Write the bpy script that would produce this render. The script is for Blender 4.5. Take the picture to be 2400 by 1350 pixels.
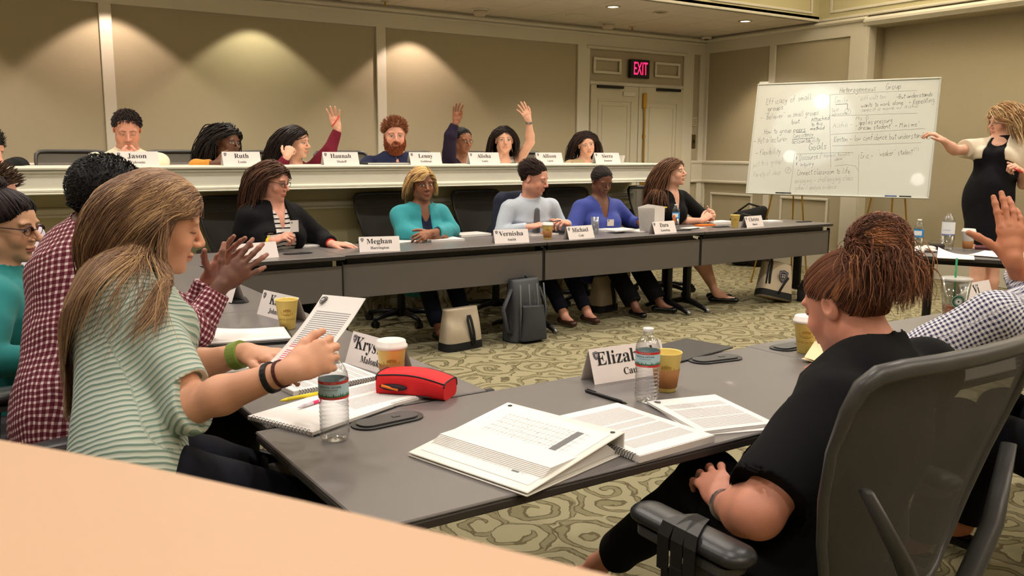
import bpy, math, random
import numpy as np
from mathutils import Vector, Matrix

for _o in list(bpy.data.objects): bpy.data.objects.remove(_o)
SC = bpy.context.scene
COL = SC.collection
PI = math.pi
# ------------------------------------------------------------------ camera
FPX = 2058.3
CYAW, CPITCH, CROLL = math.radians(33.43), math.radians(8.876), math.radians(0.2375)
CAMH = 1.42
_F = np.array([math.sin(CYAW)*math.cos(CPITCH), math.cos(CYAW)*math.cos(CPITCH), -math.sin(CPITCH)])
_r = np.array([math.cos(CYAW), -math.sin(CYAW), 0.0]); _u = np.cross(_r, _F)
_R = _r*math.cos(CROLL)+_u*math.sin(CROLL); _U = -_r*math.sin(CROLL)+_u*math.cos(CROLL)
cam_d = bpy.data.cameras.new('camera'); cam = bpy.data.objects.new('camera', cam_d); COL.objects.link(cam)
cam_d.sensor_width = 36.0; cam_d.lens = 36.0*FPX/2400.0
cam_d.clip_start = 0.02; cam_d.clip_end = 60
cam.matrix_world = Matrix(((_R[0], _U[0], -_F[0], 0), (_R[1], _U[1], -_F[1], 0), (_R[2], _U[2], -_F[2], CAMH), (0, 0, 0, 1)))
cam_d.dof.use_dof = True; cam_d.dof.focus_distance = 4.5; cam_d.dof.aperture_fstop = 16.0
SC.camera = cam
# ------------------------------------------------------------------ colour management and world
SC.view_settings.view_transform = 'Standard'; SC.view_settings.look = 'None'
SC.view_settings.gamma = 1.0; SC.view_settings.use_curve_mapping = False
SC.view_settings.exposure = 0.14
SC.cycles.use_denoising = True
SC.cycles.max_bounces = 6; SC.cycles.diffuse_bounces = 3; SC.cycles.glossy_bounces = 3
SC.cycles.transmission_bounces = 8; SC.cycles.transparent_max_bounces = 12
SC.cycles.caustics_reflective = False; SC.cycles.caustics_refractive = False
SC.cycles.sample_clamp_indirect = 4.0
wld = bpy.data.worlds.new('world'); SC.world = wld; wld.use_nodes = True
wld.node_tree.nodes['Background'].inputs[0].default_value = (1.0, 0.92, 0.80, 1)
wld.node_tree.nodes['Background'].inputs[1].default_value = 0.02
# ------------------------------------------------------------------ ceiling lamps (recessed cans, wall washers and added fill spots)
WARM = (1.0, 0.92, 0.83); PINK = (1.0, 0.76, 0.62); YEL = (1.0, 0.90, 0.62)
ZC = 2.95; ZT = 3.45
def lamp(x, y, z, power, color=WARM, angle=110, blend=0.6, size=0.06, tilt=None):
    d = bpy.data.lights.new('ceiling_spot', 'SPOT'); d.energy = power; d.color = color
    d.spot_size = math.radians(angle); d.spot_blend = blend; d.shadow_soft_size = size
    o = bpy.data.objects.new('ceiling_spot', d); COL.objects.link(o); o.location = (x, y, z-0.02)
    if tilt: o.rotation_euler = (Vector(tilt)-Vector((x, y, z))).to_track_quat('-Z', 'Y').to_euler()
    return o
# wall washers near the panelled wall (scallops), then the soffit cans, then the tray
WASH = [(-0.1, 8.62, PINK, 26), (1.49, 8.62, PINK, 34), (2.82, 8.62, YEL, 26), (4.57, 8.62, PINK, 38)]
for x, y, c, p in WASH: lamp(x, y, ZC, p*1.3, c, 100, 0.25, 0.03)
lamp(8.62, 7.9, ZC, 26, (1.0, .70, .38), 85, 0.5, 0.03)
SOFFIT = [(6.344, 7.644), (8.325, 7.559), (4.36, 7.7), (2.4, 7.75), (0.4, 7.8), (-1.5, 7.8)]
for x, y in SOFFIT: lamp(x, y, ZC, 60, WARM, 120, 0.7)
TRAY = [(x, y) for x in (-0.9, 1.1, 3.1, 5.1, 7.1) for y in (-0.6, 1.6, 3.6, 5.6)]  # unseen grid added as ambient fill; no cans are built for it
for x, y in TRAY: lamp(x, y, ZT, {-0.6: 62, 1.6: 84, 3.6: 100, 5.6: 88}[y], (1.0, 0.93, 0.85), 145, 0.9, 0.10)
lamp(5.6, 4.4, ZT, 95, (.86, .96, 1.0), 15, 0.25, 0.02, tilt=(7.75, 6.05, 1.80))     # cool spot added for the bluish glare patch on the whiteboard
# area lamps added as soft fill, bounced off the raised ceiling
for loc, sx, sy in (((3.6, 6.2, 3.2), 9.0, .15), ((8.6, 3.0, 3.2), .15, 6.5), ((3.6, -1.5, 3.2), 9.0, .15)):
    d = bpy.data.lights.new('tray_fill', 'AREA'); d.shape = 'RECTANGLE'; d.size = sx; d.size_y = sy
    d.energy = 150; d.color = (1.0, .94, .82)
    o = bpy.data.objects.new('tray_fill', d); COL.objects.link(o); o.location = loc; o.rotation_euler = (PI, 0, 0)
# ------------------------------------------------------------------ pixel to place (positions measured in the 2400x1350 frame)
EYE = np.array([0, 0, CAMH])
def ray(x, y): return _R*((x-1200)/FPX) + _U*(-(y-675)/FPX) + _F
def atz(x, y, z): d = ray(x, y); return EYE + d*((z-CAMH)/d[2])
def aty(x, y, Y): d = ray(x, y); return EYE + d*(Y/d[1])
def atx(x, y, X): d = ray(x, y); return EYE + d*(X/d[0])
def atd(x, y, D): return EYE + ray(x, y)*D
def V(*a): return np.array(a, float)
def nrm(v): v = np.asarray(v, float); return v/(np.linalg.norm(v)+1e-12)
def Rz(a): a = math.radians(a); return np.array([[math.cos(a), -math.sin(a), 0], [math.sin(a), math.cos(a), 0], [0, 0, 1]])
def Rx(a): a = math.radians(a); return np.array([[1, 0, 0], [0, math.cos(a), -math.sin(a)], [0, math.sin(a), math.cos(a)]])
def Ry(a): a = math.radians(a); return np.array([[math.cos(a), 0, math.sin(a)], [0, 1, 0], [-math.sin(a), 0, math.cos(a)]])
def srgb(r, g, b):
    f = lambda c: ((c/255+0.055)/1.055)**2.4 if c > 10 else c/255/12.92
    return (f(r), f(g), f(b), 1)
# ------------------------------------------------------------------ materials
class NT:
    def __init__(s, name):
        s.m = bpy.data.materials.new(name); s.m.use_nodes = True; s.t = s.m.node_tree; s.n = s.t.nodes; s.l = s.t.links
        s.b = s.n['Principled BSDF']
    def add(s, t, **kw):
        n = s.n.new(t)
        for k, v in kw.items():
            if k.startswith('i_'):
                key = k[2:]; key = int(key) if key.isdigit() else key.replace('_', ' ')
                n.inputs[key].default_value = v
            else: setattr(n, k, v)
        return n
    def lk(s, a, ai, b, bi): s.l.new(a.outputs[ai], b.inputs[bi])
    def math(s, op, a, b=None):
        n = s.n.new('ShaderNodeMath'); n.operation = op
        for i, v in enumerate((a, b)):
            if v is None: continue
            if isinstance(v, (int, float)): n.inputs[i].default_value = v
            else: s.l.new(v, n.inputs[i])
        return n.outputs[0]
    def mix(s, fac, a, b):
        n = s.n.new('ShaderNodeMix'); n.data_type = 'RGBA'
        for i, v in ((0, fac), (6, a), (7, b)):
            if isinstance(v, (int, float, tuple)): n.inputs[i].default_value = v
            else: s.l.new(v, n.inputs[i])
        return n.outputs[2]
    def bump(s, h, strength=.3, dist=.002):
        n = s.n.new('ShaderNodeBump'); n.inputs['Strength'].default_value = strength; n.inputs['Distance'].default_value = dist
        s.l.new(h, n.inputs['Height']); s.l.new(n.outputs[0], s.b.inputs['Normal'])
_mc = {}
def mat(name, col, rough=.6, metal=0.0, noise=0.0, nscale=40, bump=0.0, bscale=300, spec=.5, coat=0, emit=None, sheen=0, trans=0, ior=1.45, alpha=1):
    if name in _mc: return _mc[name]
    t = NT(name); b = t.b
    b.inputs['Base Color'].default_value = col; b.inputs['Roughness'].default_value = rough; b.inputs['Metallic'].default_value = metal
    b.inputs['Specular IOR Level'].default_value = spec; b.inputs['Coat Weight'].default_value = coat
    b.inputs['Transmission Weight'].default_value = trans; b.inputs['IOR'].default_value = ior; b.inputs['Alpha'].default_value = alpha
    if sheen: b.inputs['Sheen Weight'].default_value = sheen
    if emit: b.inputs['Emission Color'].default_value = emit[0]; b.inputs['Emission Strength'].default_value = emit[1]
    tc = t.add('ShaderNodeTexCoord')
    n = t.add('ShaderNodeTexNoise', i_Scale=nscale, i_Detail=4.0); t.lk(tc, 'Object', n, 'Vector')
    a = tuple(c*(1-max(noise, .015)) for c in col[:3])+(1,); c2 = tuple(min(1, c*(1+max(noise, .015))) for c in col[:3])+(1,)
    t.l.new(t.mix(n.outputs[0], a, c2), b.inputs['Base Color'])
    if bump:
        n2 = t.add('ShaderNodeTexNoise', i_Scale=bscale, i_Detail=3.0); t.lk(tc, 'Object', n2, 'Vector'); t.bump(n2.outputs[0], bump)
    _mc[name] = t.m; return t.m
def attrmat(name, rough=.55, spec=.4, bump=.1, bscale=400, sss=0, sheen=0, stretch=None):
    """colour comes from the per-vertex colour of the thing (skin, hair, printed cloth)"""
    if name in _mc: return _mc[name]
    t = NT(name); a = t.add('ShaderNodeAttribute', attribute_name='col'); t.l.new(a.outputs['Color'], t.b.inputs['Base Color'])
    t.b.inputs['Roughness'].default_value = rough; t.b.inputs['Specular IOR Level'].default_value = spec
    if sss: t.b.inputs['Subsurface Weight'].default_value = sss; t.b.inputs['Subsurface Radius'].default_value = (.010, .004, .002); t.b.inputs['Subsurface Scale'].default_value = 1.0
    if sheen: t.b.inputs['Sheen Weight'].default_value = sheen
    if bump:
        tc = t.add('ShaderNodeTexCoord'); n2 = t.add('ShaderNodeTexNoise', i_Scale=bscale, i_Detail=3.0); t.lk(tc, 'Object', n2, 'Vector'); t.bump(n2.outputs[0], bump)
    _mc[name] = t.m; return t.m
def uvmat(name, kind, c1, c2, c3=None, s=.012, rough=.85):
    """woven and printed cloth: pattern laid along the cloth's own (round, along) measure in metres"""
    if name in _mc: return _mc[name]
    t = NT(name); b = t.b; b.inputs['Roughness'].default_value = rough; b.inputs['Specular IOR Level'].default_value = .25
    a = t.add('ShaderNodeAttribute', attribute_name='cloth'); sp = t.add('ShaderNodeSeparateXYZ'); t.lk(a, 'Vector', sp, 0)
    u, v = sp.outputs[0], sp.outputs[1]
    nz = t.add('ShaderNodeTexNoise', i_Scale=9.0, i_Detail=2.0); t.lk(a, 'Vector', nz, 'Vector')
    wob = t.math('MULTIPLY', t.math('SUBTRACT', nz.outputs[0], .5), s*(1.6 if kind != 'bstripe' else .4))
    if kind in ('stripe', 'bstripe'):
        ph = t.math('FRACT', t.math('DIVIDE', t.math('ADD', v, wob), s))
        m = t.math('LESS_THAN', ph, .38 if kind == 'stripe' else .30)
        out = t.mix(m, c1, c2)
        if c3:
            m2 = t.math('LESS_THAN', t.math('FRACT', t.math('DIVIDE', t.math('ADD', v, wob), s*9)), .14); out = t.mix(m2, out, c3)
        t.l.new(out, b.inputs['Base Color'])
        t.bump(t.math('SINE', t.math('MULTIPLY', ph, 2*PI)), .35, .0015)
    elif kind in ('gingham', 'plaid'):
        mu = t.math('LESS_THAN', t.math('FRACT', t.math('DIVIDE', t.math('ADD', u, wob), s)), .5 if kind == 'gingham' else .6)
        mv = t.math('LESS_THAN', t.math('FRACT', t.math('DIVIDE', t.math('ADD', v, wob), s)), .5 if kind == 'gingham' else .6)
        k = t.math('MULTIPLY', t.math('ADD', mu, mv), .5)
        mid = tuple((x*.5+y*.5) for x, y in zip(c1, c2)) if kind == 'gingham' else c3
        lo = t.mix(t.math('GREATER_THAN', k, .25), c1, mid); out = t.mix(t.math('GREATER_THAN', k, .75), lo, c2)
        t.l.new(out, b.inputs['Base Color'])
        t.bump(nz.outputs[0], .2)
    elif kind == 'window':
        mu = t.math('LESS_THAN', t.math('FRACT', t.math('DIVIDE', u, s)), .14); mv = t.math('LESS_THAN', t.math('FRACT', t.math('DIVIDE', v, s)), .14)
        t.l.new(t.mix(t.math('MAXIMUM', mu, mv), c1, c2), b.inputs['Base Color'])
    _mc[name] = t.m; return t.m
# ------------------------------------------------------------------ objects
def tag(o, label=None, cat=None, group=None, kind=None):
    if label: o['label'] = label
    if cat: o['category'] = cat
    if group: o['group'] = group
    if kind: o['kind'] = kind
    return o
def empty(name, loc, rz=0, label=None, cat=None, group=None):
    o = bpy.data.objects.new(name, None); COL.objects.link(o); o.location = tuple(loc); o.rotation_euler = (0, 0, math.radians(rz))
    o.empty_display_size = .05
    return tag(o, label, cat, group)
def copy_tree(o, parent=None):
    c = o.copy(); COL.objects.link(c)
    if parent is not None: c.parent = parent
    for ch in list(o.children): copy_tree(ch, c)
    return c
def mesh_obj(name, verts, faces, mats, parent=None, smooth=True, off=None, mi=None):
    me = bpy.data.meshes.new(name)
    verts = np.asarray(verts, dtype=np.float32)
    if off is not None: verts = verts - np.asarray(off, np.float32)
    if isinstance(faces, np.ndarray):
        nf, k = faces.shape
        me.vertices.add(len(verts)); me.vertices.foreach_set('co', verts.ravel())
        me.loops.add(nf*k); me.loops.foreach_set('vertex_index', faces.astype(np.int32).ravel())
        me.polygons.add(nf); me.polygons.foreach_set('loop_start', np.arange(0, nf*k, k, dtype=np.int32))
        me.update(calc_edges=True)
    else: me.from_pydata([tuple(map(float, v)) for v in verts], [], [tuple(f) for f in faces])
    for m in (mats if isinstance(mats, (list, tuple)) else [mats]): me.materials.append(m)
    if mi is not None: me.polygons.foreach_set('material_index', np.asarray(mi, dtype=np.int32))
    me.polygons.foreach_set('use_smooth', [bool(smooth)]*len(me.polygons))
    me.update(); me.validate()
    o = bpy.data.objects.new(name, me); COL.objects.link(o)
    if parent is not None: o.parent = parent
    return o
def set_col(o, cols, name='col'):
    c = np.ones((len(cols), 4), np.float32); c[:, :3] = cols
    a = o.data.color_attributes.new(name, 'FLOAT_COLOR', 'POINT'); a.data.foreach_set('color', c.ravel())
def set_vec(o, v, name='cloth'):
    a = o.data.attributes.new(name, 'FLOAT_VECTOR', 'POINT'); a.data.foreach_set('vector', np.asarray(v, np.float32).ravel())
class MB:
    """collects shapes and links them as one mesh object"""
    def __init__(s): s.v = []; s.f = []; s.m = []
    def add(s, v, f, m=0):
        n = len(s.v); s.v += [tuple(map(float, p)) for p in v]; s.f += [tuple(i+n for i in q) for q in f]; s.m += [m]*len(f); return s
    def box(s, c, d, R=None, m=0, ch=0.0):
        x, y, z = d[0]/2, d[1]/2, d[2]/2; c = np.asarray(c, float)
        if ch > 0:
            ch = min(ch, x*.9, y*.9, z*.9); P = []
            for sx in (-1, 1):
                for sy in (-1, 1):
                    for sz in (-1, 1):
                        P += [(sx*x, sy*(y-ch), sz*(z-ch)), (sx*(x-ch), sy*y, sz*(z-ch)), (sx*(x-ch), sy*(y-ch), sz*z)]
            i = lambda a, b, e, k: (a*4+b*2+e)*3+k
            F = [(i(0,0,0,0),i(0,0,1,0),i(0,1,1,0),i(0,1,0,0)), (i(1,0,0,0),i(1,1,0,0),i(1,1,1,0),i(1,0,1,0)),
                 (i(0,0,0,1),i(1,0,0,1),i(1,0,1,1),i(0,0,1,1)), (i(0,1,0,1),i(0,1,1,1),i(1,1,1,1),i(1,1,0,1)),
                 (i(0,0,0,2),i(0,1,0,2),i(1,1,0,2),i(1,0,0,2)), (i(0,0,1,2),i(1,0,1,2),i(1,1,1,2),i(0,1,1,2))]
            for a in (0, 1):
                for b in (0, 1):
                    F += [(i(a,b,0,0),i(a,b,1,0),i(a,b,1,1),i(a,b,0,1)), (i(a,0,b,0),i(a,1,b,0),i(a,1,b,2),i(a,0,b,2)), (i(0,a,b,1),i(1,a,b,1),i(1,a,b,2),i(0,a,b,2))]
                    for e in (0, 1): F.append((i(a,b,e,0), i(a,b,e,1), i(a,b,e,2)))
        else:
            P = [(a*x, b*y, e*z) for a in (-1, 1) for b in (-1, 1) for e in (-1, 1)]
            F = [(0,1,3,2), (4,6,7,5), (0,4,5,1), (2,3,7,6), (0,2,6,4), (1,5,7,3)]
        P = np.array(P)
        if R is not None: P = P @ np.asarray(R).T
        return s.add(P+c, F, m)
    def tube(s, pts, r, n=10, m=0, cap=True, sq=1.0, up=None):
        pts = [np.asarray(p, float) for p in pts]; k = len(pts)
        rr = [r]*k if isinstance(r, (int, float)) else list(r)
        T = [nrm(pts[min(i+1, k-1)]-pts[max(i-1, 0)]) for i in range(k)]
        a = np.array(up, float) if up is not None else (V(0, 0, 1) if abs(T[0][2]) < .9 else V(1, 0, 0))
        P = []
        for i in range(k):
            b = nrm(np.cross(T[i], a)); a = nrm(np.cross(b, T[i]))
            for j in range(n):
                t = 2*PI*(j+.5)/n; P.append(pts[i]+rr[i]*(math.cos(t)*b+sq*math.sin(t)*a))
        F = [(i*n+j, i*n+(j+1) % n, (i+1)*n+(j+1) % n, (i+1)*n+j) for i in range(k-1) for j in range(n)]
        if cap: F += [tuple(range(n-1, -1, -1)), tuple(range((k-1)*n, k*n))]
        return s.add(P, F, m)
    def lathe(s, prof, c=(0, 0, 0), n=32, m=0, R=None, cap=True):
        P = [(r*math.cos(2*PI*j/n), r*math.sin(2*PI*j/n), z) for r, z in prof for j in range(n)]
        P = np.array(P)
        if R is not None: P = P @ np.asarray(R).T
        k = len(prof)
        F = [(i*n+j, i*n+(j+1) % n, (i+1)*n+(j+1) % n, (i+1)*n+j) for i in range(k-1) for j in range(n)]
        if cap: F += [tuple(range(n-1, -1, -1)), tuple(range((k-1)*n, k*n))]
        return s.add(P+np.asarray(c, float), F, m)
    def prism(s, poly, z0, z1, M=None, c=(0, 0, 0), m=0):
        n = len(poly); P = np.array([(x, y, z0) for x, y in poly]+[(x, y, z1) for x, y in poly], float)
        if M is not None: P = P @ np.asarray(M).T
        F = [tuple(range(n-1, -1, -1)), tuple(range(n, 2*n))]+[(i, (i+1) % n, n+(i+1) % n, n+i) for i in range(n)]
        return s.add(P+np.asarray(c, float), F, m)
    def quad(s, a, b, c, d, m=0): return s.add([a, b, c, d], [(0, 1, 2, 3)], m)
    def frame(s, c, ux, uz, w, h, t, d, m=0):
        """rectangular picture-frame moulding; ux, uz unit axes, w,h outer size, t bar width, d depth along the normal"""
        ux, uz = np.asarray(ux, float), np.asarray(uz, float); n = np.cross(ux, uz); R = np.array([ux, n, uz]).T; c = np.asarray(c, float)
        for sg in (-1, 1):
            s.box(c+uz*sg*(h-t)/2, (w, d, t), R, m, ch=min(t, d)*.25); s.box(c+ux*sg*(w-t)/2, (t, d, h-2*t), R, m, ch=min(t, d)*.25)
        return s
    def build(s, name, mats, parent=None, smooth=False, off=None):
        return mesh_obj(name, s.v, s.f, mats, parent, smooth, off, s.m)
def rrect(w, h, r, n=6):
    P = []
    for cx, cy, a0 in ((w/2-r, h/2-r, 0), (-w/2+r, h/2-r, 90), (-w/2+r, -h/2+r, 180), (w/2-r, -h/2+r, 270)):
        for i in range(n+1): a = math.radians(a0+90*i/n); P.append((cx+r*math.cos(a), cy+r*math.sin(a)))
    return P
def autosmooth(o, ang=40):
    me = o.data; me.polygons.foreach_set('use_smooth', [True]*len(me.polygons))
    try: me.set_sharp_from_angle(angle=math.radians(ang))
    except Exception: pass
    return o
# ------------------------------------------------------------------ lettering
def _serif(s):
    out = ''
    for ch in s:
        if 'A' <= ch <= 'Z': out += chr(0x1D400+ord(ch)-65)
        elif 'a' <= ch <= 'z': out += chr(0x1D41A+ord(ch)-97)
        else: out += ch
    return out
_dg = None
def text_geo(s, size, serif=True, align='CENTER', ext=0.0):
    """lettering outlines as vertices (x right, y up) and faces"""
    c = bpy.data.curves.new('lettering', 'FONT'); c.body = _serif(s) if serif else s; c.size = size; c.align_x = align; c.align_y = 'CENTER'
    c.resolution_u = 4; c.extrude = ext
    o = bpy.data.objects.new('lettering', c); COL.objects.link(o); bpy.context.view_layer.update()
    me = bpy.data.meshes.new_from_object(o.evaluated_get(bpy.context.evaluated_depsgraph_get()))
    v = np.zeros(len(me.vertices)*3, np.float32); me.vertices.foreach_get('co', v); v = v.reshape(-1, 3)
    f = [tuple(p.vertices) for p in me.polygons]
    bpy.data.objects.remove(o); bpy.data.curves.remove(c); bpy.data.meshes.remove(me)
    return v.astype(float), f
def text_on(mb, s, size, c, ux, uy, serif=True, m=0, lift=.0006, align='CENTER', sx=1.0, wrap=None, fit=None):
    v, f = text_geo(s, size, serif, align)
    if not len(v): return mb
    v = v.copy(); v[:, 0] *= sx
    if fit:
        w = v[:, 0].max()-v[:, 0].min(); v[:, 0] *= fit/w
    ux, uy = nrm(ux), nrm(uy); n = np.cross(ux, uy); c = np.asarray(c, float)
    if wrap:  # wrap(angle round, height) -> point; ux, uy ignored
        P = [wrap(p[0], p[1]) for p in v]
    else: P = [c+ux*p[0]+uy*p[1]+n*lift for p in v]
    return mb.add(P, f, m)
# single-stroke handwriting, each letter as strokes on a unit cell (x 0..1, y 0..1, descender below 0)
HW = {
'a': [[(.75,.5),(.4,.55),(.1,.3),(.25,.02),(.6,.1),(.75,.5),(.8,0)]], 'b': [[(.1,1),(.1,0),(.5,0),(.7,.25),(.5,.5),(.1,.35)]],
'c': [[(.7,.45),(.4,.55),(.1,.3),(.3,0),(.7,.08)]], 'd': [[(.7,1),(.7,0),(.7,.2),(.4,0),(.1,.2),(.3,.5),(.7,.4)]],
'e': [[(.1,.28),(.7,.32),(.5,.55),(.2,.45),(.1,.2),(.35,0),(.75,.08)]], 'f': [[(.7,.95),(.4,.95),(.35,.6),(.3,0)],[(.1,.5),(.6,.52)]],
'g': [[(.7,.5),(.3,.52),(.15,.25),(.4,.1),(.7,.4),(.65,-.25),(.3,-.4),(.1,-.25)]], 'h': [[(.1,1),(.1,0),(.15,.35),(.5,.5),(.65,.3),(.65,0)]],
'i': [[(.4,.5),(.4,0)],[(.4,.75),(.42,.8)]], 'j': [[(.5,.5),(.45,-.25),(.1,-.3)],[(.5,.75),(.52,.8)]], 'k': [[(.1,1),(.1,0)],[(.6,.5),(.1,.2),(.65,0)]],
'l': [[(.35,1),(.3,.2),(.5,0)]], 'm': [[(.05,.5),(.08,0),(.12,.4),(.3,.5),(.4,.3),(.4,0),(.45,.4),(.65,.5),(.8,.3),(.8,0)]],
'n': [[(.1,.5),(.1,0),(.15,.35),(.5,.52),(.65,.3),(.65,0)]], 'o': [[(.4,.52),(.12,.35),(.2,.03),(.55,.02),(.7,.3),(.4,.52)]],
'p': [[(.1,.5),(.1,-.4),(.1,.35),(.5,.5),(.7,.3),(.45,.02),(.1,.1)]], 'q': [[(.7,.5),(.3,.5),(.15,.2),(.5,.05),(.7,.4),(.7,-.4)]],
'r': [[(.15,.5),(.18,0),(.2,.3),(.45,.5),(.65,.45)]], 's': [[(.65,.5),(.3,.52),(.2,.35),(.6,.2),(.5,.02),(.15,.03)]],
't': [[(.4,.9),(.35,.1),(.6,.02)],[(.12,.6),(.68,.62)]], 'u': [[(.1,.5),(.15,.1),(.4,0),(.6,.15),(.65,.5),(.7,0)]],
'v': [[(.1,.5),(.35,0),(.65,.5)]], 'w': [[(.05,.5),(.2,0),(.4,.4),(.6,0),(.8,.5)]], 'x': [[(.1,.5),(.65,0)],[(.65,.5),(.1,0)]],
'y': [[(.1,.5),(.35,.1),(.65,.5)],[(.65,.5),(.4,-.2),(.1,-.35)]], 'z': [[(.1,.5),(.65,.5),(.1,0),(.7,0)]],
'A': [[(.0,0),(.4,1),(.8,0)],[(.15,.4),(.65,.4)]], 'B': [[(.1,0),(.1,1),(.6,.9),(.55,.55),(.1,.5),(.7,.4),(.6,.05),(.1,0)]], 'C': [[(.8,.85),(.4,1),(.05,.5),(.35,0),(.8,.12)]],
'D': [[(.1,0),(.1,1),(.6,.9),(.8,.5),(.6,.08),(.1,0)]], 'E': [[(.7,.95),(.3,1),(.15,.75),(.5,.55),(.1,.3),(.3,0),(.75,.08)]], 'F': [[(.1,0),(.1,1),(.75,1)],[(.1,.5),(.55,.52)]],
'G': [[(.8,.85),(.4,1),(.05,.5),(.35,0),(.75,.15),(.8,.45),(.5,.45)]], 'H': [[(.1,1),(.1,0)],[(.7,1),(.7,0)],[(.1,.5),(.7,.52)]], 'I': [[(.4,1),(.4,0)]],
'K': [[(.1,1),(.1,0)],[(.7,1),(.1,.45),(.75,0)]], 'M': [[(.05,0),(.1,1),(.4,.4),(.75,1),(.8,0)]], 'N': [[(.1,0),(.1,1),(.65,0),(.7,1)]],
'R': [[(.1,0),(.1,1),(.65,.9),(.6,.55),(.1,.5),(.75,0)]], 'S': [[(.75,.9),(.35,1),(.15,.75),(.7,.4),(.55,.03),(.1,.1)]], 'V': [[(.05,1),(.35,0),(.7,1)]],
'-': [[(.1,.35),(.7,.37)]], '"': [[(.2,.9),(.22,1.05)],[(.45,.9),(.47,1.05)]], '*': [[(.1,.7),(.6,.3)],[(.6,.7),(.1,.3)],[(.35,.8),(.35,.2)]],
'?': [[(.15,.8),(.4,.98),(.6,.75),(.35,.45),(.35,.3)],[(.35,.08),(.36,.02)]], '/': [[(.1,-.1),(.6,1)]], '.': [[(.3,0),(.33,.03)]], '(': [[(.5,1.05),(.25,.5),(.5,-.05)]], ')': [[(.2,1.05),(.45,.5),(.2,-.05)]],
}
def hand_write(mb, s, x, y, size, org, ux, uy, rng, wid=.0035, m=0, slant=.12, lift=.0008, adv=.82):
    n = np.cross(ux, uy); cx = x
    for ch in s:
        if ch in HW:
            jy = rng.uniform(-.05, .05); k = rng.uniform(.92, 1.08)
            for st in HW[ch]:
                pts = []
                for i, (a, b) in enumerate(st): pts.append((a+rng.uniform(-.03, .03), b*k+jy+rng.uniform(-.02, .02)))
                if len(pts) > 2:  # soften corners
                    q = [pts[0]]
                    for a, b in zip(pts[:-1], pts[1:]): q += [(a[0]*.75+b[0]*.25, a[1]*.75+b[1]*.25), (a[0]*.25+b[0]*.75, a[1]*.25+b[1]*.75)]
                    pts = q+[pts[-1]]
                ribbon(mb, [(cx+(a+slant*b)*size*.8, y+b*size) for a, b in pts], wid, org, ux, uy, n*lift, m)
            cx += size*adv*(.55 if ch in 'iljt.' else .95 if ch in 'mwMW' else .78)
        else: cx += size*adv*.6
    return cx
def ribbon(mb, pts, w, org, ux, uy, off, m=0):
    V0 = []; k = len(pts)
    for i in range(k):
        a = pts[max(i-1, 0)]; b = pts[min(i+1, k-1)]; dx, dy = b[0]-a[0], b[1]-a[1]; L = math.hypot(dx, dy)+1e-9
        nx, ny = -dy/L*w/2, dx/L*w/2
        for sg in (-1, 1): V0.append(org+ux*(pts[i][0]+sg*nx)+uy*(pts[i][1]+sg*ny)+off)
    mb.add(V0, [(2*i, 2*i+1, 2*i+3, 2*i+2) for i in range(k-1)], m)
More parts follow.
